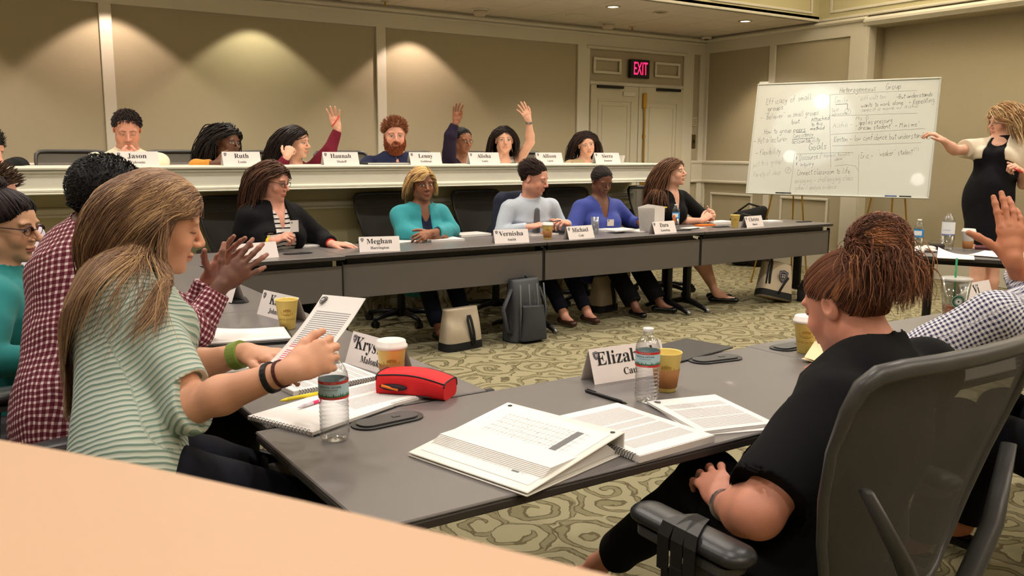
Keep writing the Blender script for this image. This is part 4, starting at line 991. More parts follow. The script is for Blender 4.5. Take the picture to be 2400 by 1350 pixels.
# ---- wall plates by the doors
t = empty('light_switch', (8.965, YN-.006, 1.56), 0, 'dark bronze switch plate right of the double doors', 'switch')
MB().box((0, 0, 0), (.075, .012, .19), ch=.003).build('plate', mat('bronze', srgb(92, 78, 46), .4, .5), t); MB().box((0, -.012, 0), (.02, .02, .04)).build('toggle', M_black, t)
t = empty('thermostat', (8.965, YN-.012, 1.83), 0, 'cream slotted thermostat on the wall strip above the bronze switch', 'thermostat')
MB().box((0, 0, 0), (.085, .024, .12), ch=.005).build('case', M_can, t)
mb = MB()
for k in range(4): mb.box((0, -.013, -.035+k*.022), (.06, .003, .005))
mb.build('slots', M_canin, t)
# ---- curved counter nearest the camera (only its top edge shows)
E0 = [atz(x, y, 1.285)[:2] for x, y in ((-420, 960), (-100, 1015), (0, 1031), (300, 1084), (700, 1172), (1060, 1256), (1420, 1346), (1900, 1475))]
poly = [tuple(p) for p in E0]+[(.22, -.65), (-.35, -.55), (-.55, .45)]
nr_ = empty('foreground_counter', (0, .1, 1.2), 0, 'peach coloured curved counter top edge in front of the camera', 'counter')
mb = MB().prism(poly, 1.262, 1.285); mb.v = [tuple(V(*v)-V(0, .1, 1.2)) for v in mb.v]; q = mb.build('counter_top', M_peach, nr_)
cpt = np.mean(np.array(poly), 0); poly2 = [tuple(cpt+(np.array(p)-cpt)*.86) for p in poly]
mb = MB().prism(poly2, 0.0, 1.262); mb.v = [tuple(V(*v)-V(0, .1, 1.2)) for v in mb.v]; mb.build('counter_front', M_green, nr_)
# ------------------------------------------------------------------ training tables
M_lam = mat('grey_laminate', srgb(104, 99, 98), .38, noise=.06, nscale=700, bump=.04, bscale=900, coat=.12)
M_edge = mat('table_edge', srgb(56, 51, 48), .5); M_mod = mat('modesty_grey', srgb(92, 87, 83), .55, noise=.03, nscale=600)
TZ = .735
def table(x0, x1, y0, y1, rz, lab, panel=-1, pivot=None, legs=(True, True), group='grey training tables', d=None, tiny=False):
    """local x along the table, y across; panel side -1: the y0 side"""
    L, D = x1-x0, y1-y0; c = ((x0+x1)/2, (y0+y1)/2, 0)
    t = empty('training_table', c, rz, lab, 'table', group)
    mb = MB().box((0, 0, TZ-.004), (L, D, .008), ch=.003); mb.build('table_top', M_lam, t)
    MB().box((0, 0, TZ-.018), (L-.002, D-.002, .0205), ch=.004).build('edge_band', M_edge, t)
    MB().box((0, panel*(D/2-.10), TZ-.065), (L-.12, .04, .05)).box((0, -panel*.12, TZ-.05), (L-.2, .03, .035)).build('under_rail', M_blackm, t)
    if panel: MB().box((0, panel*(D/2-.055), .548), (L-.012, .018, .232), ch=.003).build('modesty_panel', M_mod, t)
    if panel:
        for q in (-1, 1): MB().box((q*(L/2-.004), panel*(D/2-.055), .56), (.008, .03, .25)).build('panel_bracket', M_black, t)
    for sg, on in zip((-1, 1), legs):
        if not on: continue
        x = sg*(L/2-.115); mb = MB().box((x, 0, .38), (.055, .085, .66), ch=.015).box((x, 0, TZ-.045), (.05, D*.75, .03), ch=.008)
        pts = [(x, -D*.42, .018), (x, -D*.30, .045), (x, -.06, .075), (x, 0, .085), (x, .06, .075), (x, D*.30, .045), (x, D*.42, .018)]
        mb.tube(pts, [.016, .022, .028, .030, .028, .022, .016], 8, up=(1, 0, 0)); lg = mb.build('leg', M_blackm, t, False); autosmooth(lg)
        for q in (-1, 1): MB().tube([(x, q*D*.33, .042), (x, q*D*.40, .024), (x, q*D*.455, .010)], [.024, .022, .018], 8, up=(1, 0, 0), sq=.6).build('foot_tip', M_silver, lg, True)
    return t
def grommet(x, y, rz=0, lab='', rx=.10, ry=.045):
    t = empty('cable_grommet', (x, y, TZ), rz, lab, 'cable port cover', 'oval cable covers set in the table tops')
    MB().prism(rrect(rx*2, ry*2, ry*.98, 8), 0, .004).build('rim', M_black, t)
    MB().prism(rrect(rx*2-.03, ry*2-.028, ry*.65, 8), .004, .008).box((rx*.25, 0, .008), (.02, .012, .003)).build('lid', M_dgrey, t)
    return t
XJ = [.60, 2.24, 3.90, 5.58, 7.34]; FY0, FY1 = 5.42, 6.05
labs = ['grey training table at the far corner under the pencil topped notebook', 'grey training table holding the Meghan card and the folded teal arms', 'grey training table holding the Michael and Vernisha cards', 'grey training table holding the Christa card at the end of the far row']
labs[1] = 'grey training table holding the Meghan and Vernisha cards'; labs[2] = 'grey training table holding the Michael and Dara cards'
for i in range(4): table(XJ[i]+.002, XJ[i+1]-.002, FY0-(.05 if i == 0 else 0), FY1-(.05 if i == 0 else 0), 0, labs[i])
def vtable(x0, x1, y0, y1, lab, panel):
    t = table(-(y1-y0)/2, (y1-y0)/2, -(x1-x0)/2, (x1-x0)/2, 90, lab, panel, legs=(True, True)); t.location = ((x0+x1)/2, (y0+y1)/2, 0); return t
vtable(.655, 1.30, 2.10, 3.72, 'grey training table under the Krystin card and the striped shirt arms', -1)
vtable(.655, 1.30, 3.724, 5.36, 'grey training table under the Alca card, partly hidden by the clasped hands', -1)
table(.62, 2.385, 1.405, 2.085, 0, 'grey training table nearest the camera with the white binder and red pencil case', 1)
table(2.389, 4.15, 1.405, 2.10, 0, 'grey training table with the iced drink cup and the lidded yellow cup', 1)
a = math.degrees(math.atan2(-.9, .43)); u = V(.431, -.902, 0); w = V(.902, .431, 0); c = V(5.50, 3.47, 0)+u*.80+w*.35
t = table(-.80, .80, -.35, .35, a, 'dark edged table strewn with papers in front of the standing woman', 0); t.location = tuple(c); t.rotation_euler = (0, 0, math.radians(a))
PT_C, PT_A = c, a
# end cap of a metal rail under the near table corner
tag(MB().box((1.318, 2.115, .722), (.03, .02, .02), ch=.004).build('rail_end_cap', M_black), 'small black rail cap at the table corner beside the red case', 'cap')
for x, y, rz, lab in ((2.14, 2.01, -8, 'oval black cable cover beside the sleeved cup and Elizabeth card'), (1.235, 2.33, 88, 'oval cable cover behind the red pencil case'),
                      (.93, 1.985, 5, 'oval cable cover half under the open spiral notebook'), (2.02, 5.66, 0, 'oval cable cover in front of the notebook with orange pencil'),
                      (6.05, 5.68, 0, 'oval cable cover beside the plain yellow cup by the Christa card'), (5.50, 5.62, 0, 'oval cable cover between the Dara card and its neighbour seam'),
                      (7.22, 5.68, 0, 'oval cable cover at the free end of the far row'), (2.52, 2.0, 0, 'oval cable cover behind the lidded yellow cup'), (1.14, 4.02, 80, 'oval cable cover beneath the Alca card')):
    grommet(x, y, rz, lab)
# ------------------------------------------------------------------ mesh task chair (faces +y)
def mesh_back_mat():
    t = NT('chair_mesh'); b = t.b; b.inputs['Base Color'].default_value = srgb(60, 58, 56); b.inputs['Roughness'].default_value = .6
    a = t.add('ShaderNodeTexCoord'); sp = t.add('ShaderNodeSeparateXYZ'); t.lk(a, 'Object', sp, 0)
    fu = t.math('ABSOLUTE', t.math('SINE', t.math('MULTIPLY', t.math('ADD', sp.outputs[0], sp.outputs[2]), 1100.0)))
    fv = t.math('ABSOLUTE', t.math('SINE', t.math('MULTIPLY', t.math('SUBTRACT', sp.outputs[0], sp.outputs[2]), 1100.0)))
    hole = t.math('GREATER_THAN', t.math('MULTIPLY', fu, fv), .42)
    t.l.new(t.math('SUBTRACT', 1.0, t.math('MULTIPLY', hole, .34)), b.inputs['Alpha']); return t.m
M_mesh = mesh_back_mat(); M_seat = mat('seat_fabric', srgb(30, 30, 33), .9, noise=.1, nscale=300, bump=.2, bscale=900)
M_frame = mat('chair_frame', srgb(62, 61, 60), .38, noise=.04); M_arm = mat('arm_pad_vinyl', srgb(40, 40, 42), .33, noise=.03, bump=.12, bscale=700)
ZB0, ZB1 = .56, 1.06
def back_pt(u_, v_):      # u -1..1 across, v 0..1 up
    hwid = .160+.105*min(1, v_*1.5)**.8; x = u_*hwid; y = -.235-.105*v_+.045*u_*u_*(1-.3*v_)+.02*math.sin(v_*PI); return (x, y, ZB0+(ZB1-ZB0)*v_)
def outline(n=40):
    P = []
    for u_, v_ in [(0, 0), (.5, 0), (.85, .01), (1, .10), (1, .3), (1, .5), (1, .7), (1, .86), (.97, .95), (.88, .99), (.7, 1.0), (.4, 1.0), (0, 1.0)]: P.append(back_pt(u_, v_))
    return P+[(-x, y, z) for x, y, z in P[-2:0:-1]]
def make_chair(lab, strap=False, arms=True, ax=.30, bw=1.0):
    def back_pt(u_, v_, b0=globals()['back_pt']): q = b0(u_, v_); return (q[0]*bw, q[1], q[2])
    def outline(): return [(x*bw, y, z) for x, y, z in globals()['outline']()]
    t = empty('office_chair', (0, 0, 0), 0, lab, 'chair', 'mesh back office chairs')
    mb = MB(); n = 12
    G = [[back_pt(-1+2*i/n, j/n) for i in range(n+1)] for j in range(n+1)]
    def sh(i, j):
        p = G[j][i]; u_ = -1+2*i/n; v_ = j/n
        if v_ > .84: k = 1-.10*((v_-.84)/.16)**2; p = (p[0]*k, p[1], p[2])
        return p
    vs = [sh(i, j) for j in range(n+1) for i in range(n+1)]
    fs = [(j*(n+1)+i, j*(n+1)+i+1, (j+1)*(n+1)+i+1, (j+1)*(n+1)+i) for j in range(n) for i in range(n)]
    mb.add(vs, fs); mb.build('mesh_back', M_mesh, t, True)
    o = outline(); rr = []
    for p in o: rr.append(.010+.008*max(0, (p[2]-ZB1+.12)/.12))
    mb = MB().tube(o+[o[0], o[1]], rr+[rr[0], rr[1]], 8, cap=False); mb.build('back_frame', M_frame, t, True)
    mb = MB()
    for sg in (-1, 1): mb.tube([(0, -.30, .44), (sg*.05, -.31, .55), (sg*.15, -.315, .70), (sg*.235, -.29, .84)], [.026, .024, .022, .016], 8, sq=.5)
    mb.tube([(0, -.05, .42), (0, -.22, .40), (0, -.30, .44)], [.03, .028, .022], 8, sq=.7); mb.build('back_brace', M_frame, t, True)
    S = SDF(); S.ell((0, 0, .455), (.27, .26, .05), None, .01); S.cone((-.15, .12, .455), (.15, .12, .455), .10, .10, .04, flat=(V(0, 0, 1), 2.6)); S.cone((-.15, -.12, .455), (.15, -.12, .455), .10, .10, .04, flat=(V(0, 0, 1), 2.6))
    P, Q = surfnet(*S.grid(*S.bounds(), .014)); mesh_obj('seat', P, Q, M_seat, t)
    mb = MB().tube([(0, 0, .40), (0, 0, .10)], [.026, .026], 12).tube([(0, 0, .25), (0, 0, .08)], [.034, .036], 12).box((0, 0, .405), (.20, .24, .04), ch=.01); mb.build('pedestal', M_black, t)
    mb = MB().lathe([(.05, .06), (.052, .10), (.03, .12)], n=16)
    for k in range(5):
        a_ = 2*PI*k/5+.3; d_ = V(math.cos(a_), math.sin(a_), 0); mb.tube([d_*.03+V(0, 0, .095), d_*.18+V(0, 0, .088), d_*.30+V(0, 0, .070)], [.026, .021, .016], 8)
    mb.build('star_base', M_black, t, True)
    for k in range(5):
        a_ = 2*PI*k/5+.3; d_ = V(math.cos(a_), math.sin(a_), 0); tn = V(-d_[1], d_[0], 0); c_ = d_*.30+V(0, 0, .028)
        mb = MB()
        for sg in (-1, 1): mb.tube([c_+tn*sg*.010, c_+tn*sg*.026], .027, 14)
        mb.box(c_+V(0, 0, .028), (.03, .03, .028)); mb.build('caster', M_black, t)
    if arms:
        for sg in (-1, 1):
            S = SDF(); S.cone((sg*ax, -.10, .675), (sg*ax, .13, .675), .043, .043, .01, flat=(V(0, 0, 1), 2.0)); S.half((0, 0, .656), (0, 0, -1), .006)
            P, Q = surfnet(*S.grid(*S.bounds(), .006)); ap = mesh_obj('arm_pad', P, Q, M_arm, t)
            MB().prism(rrect(.075, .26, .03), .640, .655, c=(sg*ax, .015, 0)).build('pad_base', M_frame, ap)
            mb = MB().tube([(sg*(ax-.01), 0, .648), (sg*(ax-.005), -.01, .52), (sg*(ax-.03), -.01, .42), (sg*.12, -.01, .405)], [.024, .022, .022, .022], 10, sq=.7, up=(0, 1, 0)); mb.build('arm_post', M_frame, t, True)
            if strap and sg == -1:
                mb = MB()
                for yy, sl in ((-.005, .03), (.028, -.01), (.012, .012)):
                    pts = [(sg*ax+x, yy+sl*x/.05, z) for x, z in ((-.049, .60), (-.049, .672), (-.038, .697), (0, .7015), (.038, .697), (.049, .672), (.049, .638))]
                    P = []; 
                    for p in pts: P += [(p[0], p[1]-.016, p[2]), (p[0], p[1]+.016, p[2])]
                    mb.add(P, [(2*i, 2*i+1, 2*i+3, 2*i+2) for i in range(len(pts)-1)])
                    P2 = [((p[0]-sg*ax)*1.04+sg*ax, p[1], p[2]+.0015) for p in P]; mb.add(P2, [(2*i, 2*i+2, 2*i+3, 2*i+1) for i in range(len(pts)-1)])
                mb.box((sg*ax-.05, .0, .50), (.004, .034, .24)).box((sg*ax-.045, .03, .44), (.004, .03, .34)); mb.build('tied_strap', M_black, t)
    return t
def place(t, x, y, rz, lab=None, z=0):
    t.location = (x, y, z); t.rotation_euler = (0, 0, math.radians(rz))
    if lab: t['label'] = lab
    return t
near_chair = place(make_chair('grey mesh office chair with a black strap tied round its arm pad', True, ax=.345, bw=1.1), 1.545, 1.16, 0)
bare = make_chair('x', arms=False)
ch0 = place(make_chair('black mesh office chair behind the woman in the striped top and black cardigan'), 1.93, 6.50, 178)
for x, y, rz, lab in ((3.20, 6.52, 182, 'mesh office chair behind the woman in the teal cardigan'), (4.12, 6.50, 184, 'office chair with a navy jacket draped over its back'),
                      (5.12, 6.50, 182, 'mesh office chair behind the woman in the royal blue top'), (6.15, 6.50, 178, 'office chair behind the long haired woman in the black jacket'),
                      (.24, 2.04, -86, 'office chair under the woman in the mint striped shirt'), (.16, 2.70, -80, 'office chair behind the man in the maroon checked shirt'),
                      (.08, 3.34, -88, 'office chair under the woman in the teal top and browline glasses'), (2.86, .98, -6, 'office chair under the person in the gingham shirt')):
    place(copy_tree(ch0), x, y, rz, lab)
UP = [(.98, 'dark chair back behind the man in the cream shirt and tie'), (1.80, 'dark chair back behind the woman in the mustard cardigan'), (2.56, 'dark chair back behind the woman in the maroon top'),
      (3.28, 'dark chair back behind the bearded man in navy'), (4.00, 'black chair back behind the woman with glasses and raised dark sleeve'), (4.68, 'dark chair back behind the woman in the windowpane check top'), (5.34, 'black chair back behind the woman in the tan cardigan')]
for i, (x, lab) in enumerate(UP): place(bare if i == 0 else copy_tree(bare), x, 7.62, 180, lab, PZ)
# ------------------------------------------------------------------ paper goods
M_card = mat('card_stock', srgb(236, 226, 222), .6, noise=.01); M_ink = mat('black_ink', srgb(26, 24, 28), .7); M_navy = mat('crest_navy', srgb(34, 40, 70), .6)
M_paper = mat('white_paper', srgb(235, 230, 226), .7, noise=.01); M_pink = mat('pink_ink', srgb(226, 60, 120), .6); M_greym = mat('faint_ink', srgb(120, 118, 118), .7)
def page_mat(name, w, h, lines=(.06, .93), pitch=.0062, dens=.62, seed=0., col=srgb(142, 139, 143), pink=None, grid=False):
    """printed text: rows of broken grey words on white, measured from the page's middle"""
    if name in _mc: return _mc[name]
    t = NT(name); b = t.b; b.inputs['Roughness'].default_value = .75
    tc = t.add('ShaderNodeTexCoord'); sp = t.add('ShaderNodeSeparateXYZ'); t.lk(tc, 'Object', sp, 0)
    x, y = sp.outputs[0], sp.outputs[1]; M = t.math
    row = M('FLOOR', M('DIVIDE', y, pitch)); ph = M('FRACT', M('DIVIDE', y, pitch)); ink = M('LESS_THAN', ph, .46)
    cb = t.add('ShaderNodeCombineXYZ'); t.l.new(M('MULTIPLY', x, 170.0), cb.inputs[0]); t.l.new(M('MULTIPLY', row, 7.31), cb.inputs[1]); cb.inputs[2].default_value = seed
    n = t.add('ShaderNodeTexNoise', i_Scale=1.0, i_Detail=1.0); t.lk(cb, 0, n, 'Vector'); word = M('GREATER_THAN', n.outputs[0], 1-dens)
    c2 = t.add('ShaderNodeCombineXYZ'); t.l.new(M('MULTIPLY', row, .23), c2.inputs[0]); c2.inputs[1].default_value = seed*3
    n2 = t.add('ShaderNodeTexNoise', i_Scale=1.0, i_Detail=0.0); t.lk(c2, 0, n2, 'Vector'); para = M('GREATER_THAN', n2.outputs[0], .40)
    rt = M('LESS_THAN', x, w*.40); lf = M('GREATER_THAN', x, -w*.40)
    top = M('LESS_THAN', y, h*(.5-lines[0])); bot = M('GREATER_THAN', y, h*(.5-lines[1]))
    k = ink
    for q in (word, para, rt, lf, top, bot): k = M('MULTIPLY', k, q)
    out = t.mix(k, srgb(235, 230, 226), col)
    if grid:
        gx = M('LESS_THAN', M('FRACT', M('DIVIDE', x, .022)), .05); gy = M('LESS_THAN', M('FRACT', M('DIVIDE', y, .013)), .07)
        g = M('MULTIPLY', M('MULTIPLY', M('MULTIPLY', M('MAXIMUM', gx, gy), rt), lf), M('MULTIPLY', top, bot)); out = t.mix(g, out, srgb(120, 118, 120))
        hd = M('MULTIPLY', M('MULTIPLY', M('LESS_THAN', M('ABSOLUTE', M('SUBTRACT', y, -h*.30)), .010), rt), lf); out = t.mix(hd, out, srgb(110, 110, 112))
    if pink:
        m = M('MULTIPLY', k, M('MULTIPLY', M('LESS_THAN', y, pink[0]), M('GREATER_THAN', y, pink[1]))); out = t.mix(m, out, srgb(205, 90, 120))
    t.l.new(out, b.inputs['Base Color']); _mc[name] = t.m; return t.m
def shield(mb, c, ux, uy, h, m=0, m2=1, lift=.0008):
    ux, uy = nrm(ux), nrm(uy); n = np.cross(ux, uy); w = h*.80
    def out(k): return [(-.5*k, .38*k), (-.25*k, .44*k), (0, .50*k), (.25*k, .44*k), (.5*k, .38*k), (.47*k, .0), (.34*k, -.26*k), (0, -.52*k), (-.34*k, -.26*k), (-.47*k, .0)]
    for k, mm, l in ((1, m, lift), (.80, m2, lift*1.6), (.72, m, lift*2.2)): mb.add([c+ux*x*w+uy*y*h+n*l for x, y in out(k)], [tuple(range(9, -1, -1))][0:1] and [tuple(range(10))[::-1]], mm)
    for (a, b_, ww, hh) in ((0, .13, .46, .07), (-.11, -.04, .15, .15), (.11, -.04, .15, .15), (0, -.24, .20, .05)):
        P = [c+ux*(a+sx*ww/2)*w+uy*(b_+sy*hh/2)*h+n*lift*3 for sx, sy in ((-1, -1), (1, -1), (1, 1), (-1, 1))]; mb.add(P, [(0, 1, 2, 3)], m2)
def name_card(pL, pR, z, name, sur, lab, Y=None, blank=False, W=.279, ns=.050, fitn=None):
    a = atz(*pL, z) if Y is None else np.array([aty(*pL, Y)[0], Y, z]); b = atz(*pR, z) if Y is None else np.array([aty(*pR, Y)[0], Y, z])
    ux = nrm((b-a)*V(1, 1, 0)); back = np.cross(V(0, 0, 1), ux)
    c = a+ux*W/2; c[2] = z; t = empty('name_card', c, 0, lab, 'name card', 'folded paper name cards')
    Hh, dp = .100, .036; up = nrm(V(0, 0, Hh)+back*dp)
    mb = MB(); th = .0006
    for o in (0, 1):
        P = []
        for q in (0, 1):
            off = back*(q*th)
            if o == 0: P += [-ux*W/2+off, ux*W/2+off, ux*W/2+back*dp+V(0, 0, Hh)+off, -ux*W/2+back*dp+V(0, 0, Hh)+off]
            else: P += [-ux*W/2+back*2*dp-off, ux*W/2+back*2*dp-off, ux*W/2+back*dp+V(0, 0, Hh)-off*0, -ux*W/2+back*dp+V(0, 0, Hh)-off*0]
        mb.add(P, [(0, 1, 2, 3), (7, 6, 5, 4), (0, 4, 5, 1), (1, 5, 6, 2), (3, 2, 6, 7), (0, 3, 7, 4)])
    mb.build('folded_card', M_card, t)
    if not blank:
        mb = MB(); L = math.hypot(Hh, dp); f0 = -back*.0004
        text_on(mb, name, ns, up*L*.68+f0, ux, up, fit=fitn); text_on(mb, sur, ns*.52, up*L*.25+f0, ux, up); mb.build('lettering', M_ink, t)
        mb = MB(); shield(mb, -ux*W*.42+up*L*.80+f0, ux, up, .026); mb.build('crest', [M_navy, M_card], t)
    return t
TT = TZ+.0002
name_card((1394, 902), (1575, 873), TT, 'Elizabeth', 'Cau', 'folded name card reading Elizabeth behind the clear water bottle', ns=.058)
name_card((808, 850), (945, 893), TT, 'Krystina', 'Maloukis', 'folded name card reading Krystina Maloukis beside the lidded sleeved cup', ns=.058)
name_card((602, 736), (700, 762), TT, 'Katie', 'Johnson', 'folded name card behind the plain yellow cup, surname Johnson', ns=.058)
name_card((472, 695), (543, 712), TT, 'Alca', 'Gray', 'folded name card reading Alca beyond the maroon checked sleeve', ns=.058)
name_card((560, 611), (649, 603), TT, '', '', 'blank backed folded name card behind the dark clasped fingers', blank=True)
name_card((843, 591), (938, 588), TT, 'Meghan', 'Harrington', 'folded name card reading Meghan Harrington on the far row')
name_card((1160, 571), (1241, 568), TT, 'Vernisha', 'Smith', 'folded name card reading Vernisha Smith on the far row')
name_card((1334, 562), (1395, 557), TT, 'Michael', 'Cody', 'folded name card reading Michael Cody beside the water glass')
name_card((1535, 549), (1595, 544), TT, 'Dara', 'Easterling', 'folded name card reading Dara Easterling on the far row')
name_card((1751, 534), (1803, 529), TT, 'Christa', 'Shusta', 'folded name card reading Christa beside the open yellow cup')
name_card((2262, 722), (2330, 708), TT, 'Vi', '', 'folded name card starting with V behind the gingham shoulder', ns=.058)
for x0, x1, nm, sn in ((273, 374, 'Jason', 'Falconio'), (524, 613, 'Ruth', 'Louis'), (760, 843, 'Hannah', 'Madoff'), (963, 1037, 'Lenny', 'Goldman'), (1102, 1173, 'Alisha', 'Lewis'), (1260, 1321, 'Allison', 'Laird'), (1397, 1455, 'Sierra', 'Seumour')):
    name_card((x0, 388), (x1, 388), cz+.0005, nm, sn, 'folded name card reading %s %s on the raised counter' % (nm, sn), Y=6.56, W=aty(x1, 388, 6.56)[0]-aty(x0, 388, 6.56)[0], ns=.050)
def quad_frame(p):   # four pixel corners of something flat on a table (nearest-first order: a, b, c, d round) -> centre, x axis, y axis, sizes
    P = [atz(x, y, TZ) for x, y in p]; c = sum(P)/4; ex = (P[1]-P[0]+P[2]-P[3])/2; ey = (P[3]-P[0]+P[2]-P[1])/2
    return c, math.degrees(math.atan2(ex[1], ex[0])), np.linalg.norm(ex), np.linalg.norm(ey)
def sheet(name, c, rz, w, h, m, lab, z=0, th=.003, grp=None, cat='papers', bend=0, curl=0.0, parts=None):
    t = empty(name, (c[0], c[1], TZ+.0004+z), rz, lab, cat, grp); n = 10; mb = MB(); r = random.Random(int(c[0]*997))
    for top in (0, 1):
        vs = []
        for j in range(n+1):
            for i in range(n+1):
                u_, v_ = -1+2*i/n, -1+2*j/n; zz = (th if top else 0)+bend*(u_*u_)+curl*max(0, (u_+v_)/2-.3)**2*3; vs.append((u_*w/2, v_*h/2, zz))
        fs = [(j*(n+1)+i, j*(n+1)+i+1, (j+1)*(n+1)+i+1, (j+1)*(n+1)+i) for j in range(n) for i in range(n)]
        if not top: fs = [f[::-1] for f in fs]
        mb.add(vs, fs)
    N_ = (n+1)**2; rim = [i for i in range(n+1)]+[j*(n+1)+n for j in range(1, n+1)]+[n*(n+1)+i for i in range(n-1, -1, -1)]+[j*(n+1) for j in range(n-1, 0, -1)]
    mb.f += [(rim[k], rim[(k+1) % len(rim)], rim[(k+1) % len(rim)]+N_, rim[k]+N_) for k in range(len(rim))]; mb.m += [0]*len(rim)
    mb.build('page', m, t, False); return t
def spiral(t, w, h, side, z, rad=.0055, pitch=.0085, n=None, m=None, name='spiral_binding'):
    """wire coil along one edge: side 'x-' 'x+' 'y+' 'y-'"""
    L = h if side[0] == 'x' else w; k = int(L*.94/pitch); mb = MB()
    for i in range(k):
        s_ = -L*.47+(i+.5)*pitch; pts = []
        for a in range(9):
            an = 2*PI*a/8; d_ = rad*math.cos(an); zz = z+rad*math.sin(an)
            e = (w/2+d_)*(1 if side[1] == '+' else -1) if side[0] == 'x' else (h/2+d_)*(1 if side[1] == '+' else -1)
            pts.append((e, s_+a*pitch/18, zz) if side[0] == 'x' else (s_+a*pitch/18, e, zz))
        mb.tube(pts, .0009, 4, cap=False)
    mb.build(name, m or M_black, t, True)
# the ring binder with a clear pocket cover
c, rz, w, h = quad_frame([(1210, 1165), (1455, 1078), (1200, 981), (978, 1070)])
BN = empty('ring_binder', (c[0], c[1], TZ), rz, 'white ring binder with a printed grid cover lying closed on the nearest table', 'binder'); w, h = w, h
mb = MB(); sl_ = .045
Mw = mat('binder_vinyl', srgb(232, 228, 218), .28, coat=.5)
Rt = np.array([[math.cos(-math.atan2(sl_, w)), 0, 0], [0, 1, 0], [0, 0, 1]])
ang_ = math.atan2(.044, w)
MB().box((0, 0, .002), (w, h, .004), ch=.0015).build('back_cover', Mw, BN)
Rtop = np.array([[math.cos(ang_), 0, -math.sin(ang_)], [0, 1, 0], [math.sin(ang_), 0, math.cos(ang_)]])
MB().box((0, 0, .030), (w*1.003, h, .004), Rtop, ch=.0015).build('front_cover', Mw, BN)
MB().box((w/2+.001, 0, .027), (.004, h, .052), ch=.0015).build('spine', Mw, BN)
mb = MB()
for k in range(14): mb.box((.012+.0006*k, 0, .006+k*.0021), (w*.86-.010*k*0-.02*k*.35, h*.93, .0016))
mb.build('page_stack', M_paper, BN)
mb = MB(); ins = mb.box((0, 0, 0), (w*.86, h*.90, .0006)); q = mb.build('cover_sheet', page_mat('binder_grid', w*.86, h*.90, (.12, .9), grid=True, dens=.35, seed=4), BN); q.location = tuple(V(0, 0, .030)+Rtop @ V(0, 0, .0027)); q.rotation_euler = Matrix(Rtop.tolist()).to_euler()
mb = MB()
for yy in (-h*.44, h*.44): mb.lathe([(.006, 0), (.006, .001), (.003, .0018), (0, .0018)], c=V(0, 0, .030)+Rtop @ V(w*.46, yy, .002), n=14)
mb.build('rivet', M_black, BN)
mb = MB()
for yy in (-h*.3, 0, h*.3): mb.tube([(w/2-.012+.020*math.cos(a)*.8, yy, .022+.017*math.sin(a)) for a in np.linspace(0, 2*PI, 13)], .0014, 6, cap=False)
mb.build('ring_mechanism', M_chrome, BN)
# spiral bound course pack
c, rz, w, h = quad_frame([(1495, 1086), (1675, 1037), (1445, 957), (1280, 997)])
NBt = sheet('spiral_book', c, rz, w, h, M_paper, 'thick coil bound book open to fine print between the binder and crested packet', th=.016, cat='book')
q = MB().box((0, 0, .0168), (w*.99, h*.985, .001)).build('printed_page', page_mat('book_page', w, h, (.10, .88), .0048, .78, 2.0), NBt)
MB().box((0, 0, .006), (w*.995, h*.995, .0015)).build('divider', mat('blue_divider', srgb(70, 76, 130), .6), NBt)
spiral(NBt, w, h, 'x-', .009, .0095, .0085); 
c, rz, w, h = quad_frame([(1735, 1046), (1800, 985), (1640, 932), (1505, 970)]); c = V(1.66, 1.575, 0); rz = -45-14
PK = sheet('paper_packet', c, -14, .216, .279, M_paper, 'loose stapled packet of printed sheets with a crest, next to the coil bound book', th=.006, cat='papers', bend=.001)
MB().box((0, 0, .0072), (.215, .278, .0006)).build('printed_page', page_mat('packet_page', .216, .279, (.16, .95), .0062, .70, 5.0), PK)
mb = MB(); shield(mb, V(-.085, .118, .0078), V(1, 0, 0), V(0, 1, 0), .022); mb.build('crest', [M_ink, M_paper], PK)
sheet('paper_packet', V(1.655, 1.565, 0), -19, .216, .279, M_paper, 'second sheet fanned out beneath the crested packet', th=.0022, cat='papers', z=-.0002).location.z = TZ-.0001+.0002
PK.location.z = TZ+.0030
# near spiral notebook with pen on top
c, rz, w, h = quad_frame([(712, 1022), (925, 962), (775, 918), (600, 985)])
SN = sheet('spiral_notebook', c, rz, w, h, M_paper, 'open white spiral notebook with a pink pen on it, behind the tall clear water bottle', th=.010, cat='notebook')
MB().box((.004, -.004, .001), (w*1.01, h*1.01, .003)).build('cover', M_black, SN); spiral(SN, w, h, 'x-', .008, .0065, .0125)
SN['label'] = 'white spiral notebook carrying the pink pen, beside the tall clear water bottle'
def pen(p0, p1, z, m, lab, r=.0045, tipm=None, cat='pen', name='pen', clip=None, grip=None):
    a, b = atz(*p0, TZ), atz(*p1, TZ); c = (a+b)/2; t = empty(name, (c[0], c[1], TZ+z+r), math.degrees(math.atan2(b[1]-a[1], b[0]-a[0])), lab, cat); L = np.linalg.norm(b-a)
    MB().tube([(-L/2, 0, 0), (-L/2+.004, 0, 0), (L/2-.022, 0, 0)], [r*.8, r, r], 14).build('barrel', m, t, True)
    MB().tube([(L/2-.022, 0, 0), (L/2-.008, 0, 0), (L/2, 0, 0)], [r*.95, r*.6, .0006], 14).build('tip', tipm or M_black, t, True)
    if grip: MB().tube([(L/2-.055, 0, 0), (L/2-.022, 0, 0)], [r*1.05, r*1.0], 14).build('grip', grip, t, True)
    if clip: MB().box((-L/2+.024, 0, r+.0015), (.036, .003, .0012)).box((-L/2+.008, 0, r+.0005), (.003, .003, .003)).build('clip', clip, t)
    return t
M_yel = mat('yellow_plastic', srgb(238, 214, 40), .35, coat=.3); M_wht = mat('white_plastic', srgb(235, 232, 230), .3)
M_pinkp = mat('pink_plastic', srgb(232, 40, 110), .3, coat=.3); M_clearp = mat('clear_plastic', srgb(215, 205, 215), .2)
